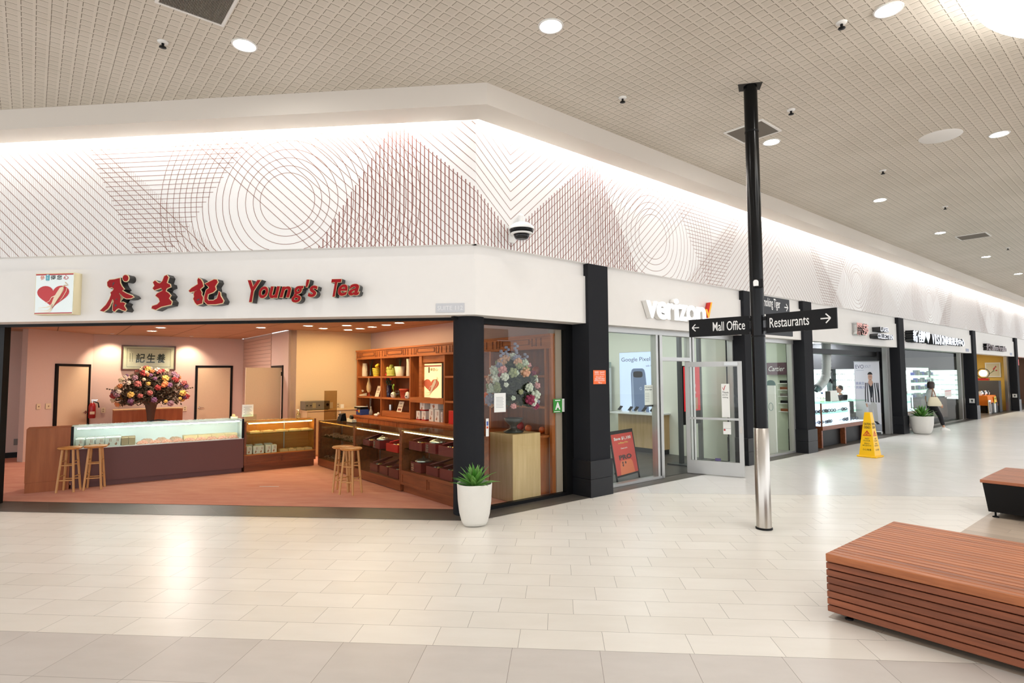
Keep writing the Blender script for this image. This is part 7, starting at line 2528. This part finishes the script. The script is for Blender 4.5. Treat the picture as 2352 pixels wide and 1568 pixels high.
# ---- walking woman: local x is forward, her right side (-y) faces the camera
fp_ = atz(2170, 988)
WS = 1.0
wz = math.radians(-8)
fwd = Vector((math.cos(wz), math.sin(wz), 0))
loc = fp_ - fwd * .36 * WS
loc.z = .002
t = person('person', 'person in a white tee and black trousers walking with a cream tote bag', loc, wz)
P = [(0, 0, .90), (0, 0, 1.03), (.0, 0, 1.17), (.0, 0, 1.29), (.01, 0, 1.36), (.02, 0, 1.41),       # 0-5 spine to neck
     (.02, -.085, .84), (.21, -.085, .47), (.30, -.085, .10), (.345, -.09, .045), (.44, -.09, .035),   # 6-10 front leg
     (-.01, .085, .84), (.02, .085, .46), (-.26, .085, .18), (-.235, .085, .10), (-.16, .085, .04),   # 11-15 rear leg
     (.0, -.155, 1.28), (.04, -.20, 1.06), (.17, -.205, .87),                                             # 16-18 near arm
     (.0, .155, 1.28), (-.06, .20, 1.06), (-.02, .21, .84)]                                               # 19-21 far arm
E_ = [(0, 1), (1, 2), (2, 3), (3, 4), (4, 5), (0, 6), (6, 7), (7, 8), (8, 9), (9, 10), (0, 11), (11, 12), (12, 13), (13, 14), (14, 15), (3, 16), (16, 17), (17, 18), (3, 19), (19, 20), (20, 21)]
RD = [(.095, .12), (.085, .105), (.09, .12), (.085, .11), .045, .043, .075, .052, .034, .038, .03, .075, .052, .034, .038, .03, .045, .036, .025, .045, .036, .025]
skin_body('body', P, E_, RD, m_skin, t)
skin_body('trousers', [P[0], (0, 0, 1.0), P[6], P[7], (.285, -.085, .155), P[11], P[12], (-.23, .085, .225)], [(0, 1), (0, 2), (2, 3), (3, 4), (0, 5), (5, 6), (6, 7)], [(.115, .14), (.10, .125), .098, .074, .058, .098, .074, .058], m_trs, t)
skin_body('tee', [(0, 0, .86), P[1], P[2], P[3], (.005, 0, 1.345), P[16], (.035, -.195, 1.10), P[19], (-.05, .195, 1.10)], [(0, 1), (1, 2), (2, 3), (3, 4), (3, 5), (5, 6), (3, 7), (7, 8)], [(.135, .155), (.122, .145), (.12, .145), (.11, .135), .065, .068, .062, .068, .062], m_tee, t)
b = MB(); hand(b, (.175, -.205, .865), (.45, .02, -.85), (.85, 0, .45), (0, 1, 0), .95, .45); b.build('hand', m_skin, t)
b = MB(); hand(b, (-.018, .21, .835), (.1, 0, -1), (1, 0, .1), (0, -1, 0), .95, .4); b.build('hand', m_skin, t)
head(t, (.03, 0, 1.475), .15, m_skin, m_hair, BOB)
for (cx, cy, hz, up) in ((.0, 0, 0, 0),):
    b = MB(); b.M = Matrix.Translation((.27, -.09, 0))
    b.rings([[(cx2 + ax * math.cos(q), ay * math.sin(q), z) for q in [2 * PI * i / 18 for i in range(18)]] for z, ax, ay, cx2 in ((.0, .135, .044, .075), (.02, .14, .048, .075), (.05, .12, .044, .06), (.08, .075, .04, .03), (.105, .05, .036, .02))], 0, True, True)
    b.build('shoe', m_tee, t)
b = MB(); b.M = Matrix.Translation((-.27, .09, .10)) @ Matrix.Rotation(.75, 4, 'Y') @ Matrix.Translation((0, 0, -.06))
b.rings([[(cx2 + ax * math.cos(q), ay * math.sin(q), z) for q in [2 * PI * i / 18 for i in range(18)]] for z, ax, ay, cx2 in ((.0, .135, .044, .075), (.02, .14, .048, .075), (.05, .12, .044, .06), (.08, .075, .04, .03), (.105, .05, .036, .02))], 0, True, True)
b.build('shoe', m_tee, t)
bag = thing('tote_bag', 'cream canvas tote bag hanging from the shoulder of the walking person', 'bag', loc, wz)
b = MB()
b.rings([[(cx2 + ax * (abs(math.cos(q)) ** .6) * (1 if math.cos(q) > 0 else -1), -.235 + ay * math.sin(q), z) for q in [2 * PI * i / 20 for i in range(20)]] for z, ax, ay, cx2 in ((.80, .19, .05, -.0), (.83, .215, .065, -.0), (.92, .20, .065, -.01), (1.03, .15, .05, -.02), (1.10, .11, .03, -.02))], 0, True, True)
b.build('pouch', m_canvas, bag)
b = MB()
b.path([(-.08, -.235, 1.09), (-.06, -.235, 1.2), (-.02, -.20, 1.34), (.0, -.14, 1.375), (.01, -.10, 1.36)], [.012, .011, .011, .011, .010], 6)
b.path([(.05, -.235, 1.09), (.02, -.235, 1.22), (.0, -.20, 1.34), (.0, -.14, 1.378)], [.012, .011, .011, .011], 6)
b.build('strap', m_strap, bag)

# ---- seated man behind the lit case: faces left toward the monitor
a = Rxp(1931, 893, 13.2)
zc_h = 1.40
pm = onplane(1930, 893, R(0, 1.45), RY)
q = rco(pm)
loc = R(q.x, 1.45, .009)
hz_ = q.z - .009                                   # height of his head centre
t = person('person', 'person with glasses in a black shirt seated behind the lit display case', loc, RROT + PI * .80)
sh_z = hz_ - .24
P = [(0, 0, sh_z - .50), (0, 0, sh_z - .28), (0, 0, sh_z - .06), (0, 0, sh_z + .04), (.01, 0, sh_z + .12), (.0, -.185, sh_z), (.06, -.24, sh_z - .24), (.24, -.14, sh_z - .27), (.0, .185, sh_z), (.06, .24, sh_z - .24), (.24, .14, sh_z - .27),
     (.05, -.1, sh_z - .52), (.42, -.11, sh_z - .52), (.42, -.11, .08), (.52, -.11, .04), (.05, .1, sh_z - .52), (.42, .11, sh_z - .52), (.42, .11, .08), (.52, .11, .04)]
E_ = [(0, 1), (1, 2), (2, 3), (3, 4), (2, 5), (5, 6), (6, 7), (2, 8), (8, 9), (9, 10), (0, 11), (11, 12), (12, 13), (13, 14), (0, 15), (15, 16), (16, 17), (17, 18)]
skin_body('body', P, E_, [(.12, .14), (.11, .13), (.11, .14), .055, .05, .055, .042, .03, .055, .042, .03, .08, .062, .04, .035, .08, .062, .04, .035], m_skin2, t)
skin_body('shirt', P[:4] + [P[5], (.05, -.235, sh_z - .20), P[8], (.05, .235, sh_z - .20)], [(0, 1), (1, 2), (2, 3), (2, 4), (4, 5), (2, 6), (6, 7)], [(.15, .17), (.145, .165), (.14, .17), .075, .085, .072, .085, .072], m_trs, t)
skin_body('trousers', [P[0], P[11], P[12], (.42, -.11, .14), P[15], P[16], (.42, .11, .14)], [(0, 1), (1, 2), (2, 3), (0, 4), (4, 5), (5, 6)], [(.14, .16), .10, .08, .06, .10, .08, .06], m_trs, t)
for s in (-1, 1):
    b = MB(); hand(b, (.24, s * .14, sh_z - .27), (1, -s * .3, -.1), (0, -s, 0), (0, 0, -1), 1.0, .5); b.build('hand', m_skin2, t)
ho = head(t, (.03, 0, hz_), .0, m_skin2, m_hair2, SHORT)
b = MB(); b.M = Matrix.Translation((.03, 0, hz_))
for s in (-1, 1):
    b.path([(.098, s * .032 + .022 * math.cos(q), .010 + .017 * math.sin(q)) for q in [2 * PI * i / 12 for i in range(13)]], .003, 5, caps=False)
    b.path([(.097, s * .054, .014), (.04, s * .078, .016), (0, s * .08, .01)], .0025, 5)
b.tube((.099, -.01, .014), (.099, .01, .014), .0025, n=5)
b.build('eyeglasses', m_black, ho)
st = thing('office_chair', 'dark chair under the seated person behind the lit display case', 'chair', loc, RROT + PI * .80)
zs = max(.3, sh_z - .64)
part(st, 'seat', m_black, lambda b: b.rbox(-.22, .26, -.23, .23, zs - .07, zs, .02))
part(st, 'column', m_steel, lambda b: b.tube((0, 0, .05), (0, 0, zs - .07), .03))
part(st, 'base', m_black, lambda b: b.lathe([(.26, 0), (.26, .03), (.04, .06)], 20))
part(st, 'backrest', m_black, lambda b: b.rbox(-.30, -.25, -.21, .21, zs + .1, zs + .5, .02))

# ---- customer behind the lit counter of the glazed optical shop: only head and shoulder show
pm = onplane(2091, 901, R(0, 1.55), RY)
q = rco(pm); hz_ = q.z - .009
loc = R(q.x, 1.55, .009)
t = person('person', 'person with dark hair and a pink top behind the lit counter near the planter', loc, RROT + PI * .5)
sh_z = hz_ - .24
P = [(0, 0, sh_z - .5), (0, 0, sh_z - .28), (0, 0, sh_z - .06), (0, 0, sh_z + .04), (.01, 0, sh_z + .12), (0, -.17, sh_z), (.05, -.22, sh_z - .26), (.2, -.16, sh_z - .36), (0, .17, sh_z), (.05, .22, sh_z - .26), (.2, .16, sh_z - .36), (.0, -.09, sh_z - .55), (.02, -.09, .45 * sh_z), (.0, -.09, .09), (.12, -.09, .035), (.0, .09, sh_z - .55), (.02, .09, .45 * sh_z), (.0, .09, .09), (.12, .09, .035)]
E_ = [(0, 1), (1, 2), (2, 3), (3, 4), (2, 5), (5, 6), (6, 7), (2, 8), (8, 9), (9, 10), (0, 11), (11, 12), (12, 13), (13, 14), (0, 15), (15, 16), (16, 17), (17, 18)]
skin_body('body', P, E_, [(.11, .13), (.10, .12), (.10, .13), .05, .046, .05, .04, .028, .05, .04, .028, .078, .056, .036, .032, .078, .056, .036, .032], m_skin2, t)
skin_body('pink_top', P[:4] + [P[5], P[6], P[8], P[9]], [(0, 1), (1, 2), (2, 3), (2, 4), (4, 5), (2, 6), (6, 7)], [(.14, .16), (.13, .15), (.13, .16), .06, .075, .062, .075, .062], mat('pink_cotton', (236, 190, 204), .8), t)
skin_body('trousers', [P[0], P[11], P[12], (.0, -.09, .14), P[15], P[16], (.0, .09, .14)], [(0, 1), (1, 2), (2, 3), (0, 4), (4, 5), (5, 6)], [(.13, .15), .10, .075, .058, .10, .075, .058], m_trs, t)
for s in (-1, 1):
    b = MB(); hand(b, (.2, s * .16, sh_z - .36), (1, 0, -.3), (0, -s, 0), (0, 0, -1), .95, .4); b.build('hand', m_skin2, t)
head(t, (.03, 0, hz_), .0, m_skin2, m_hair, SHORT)
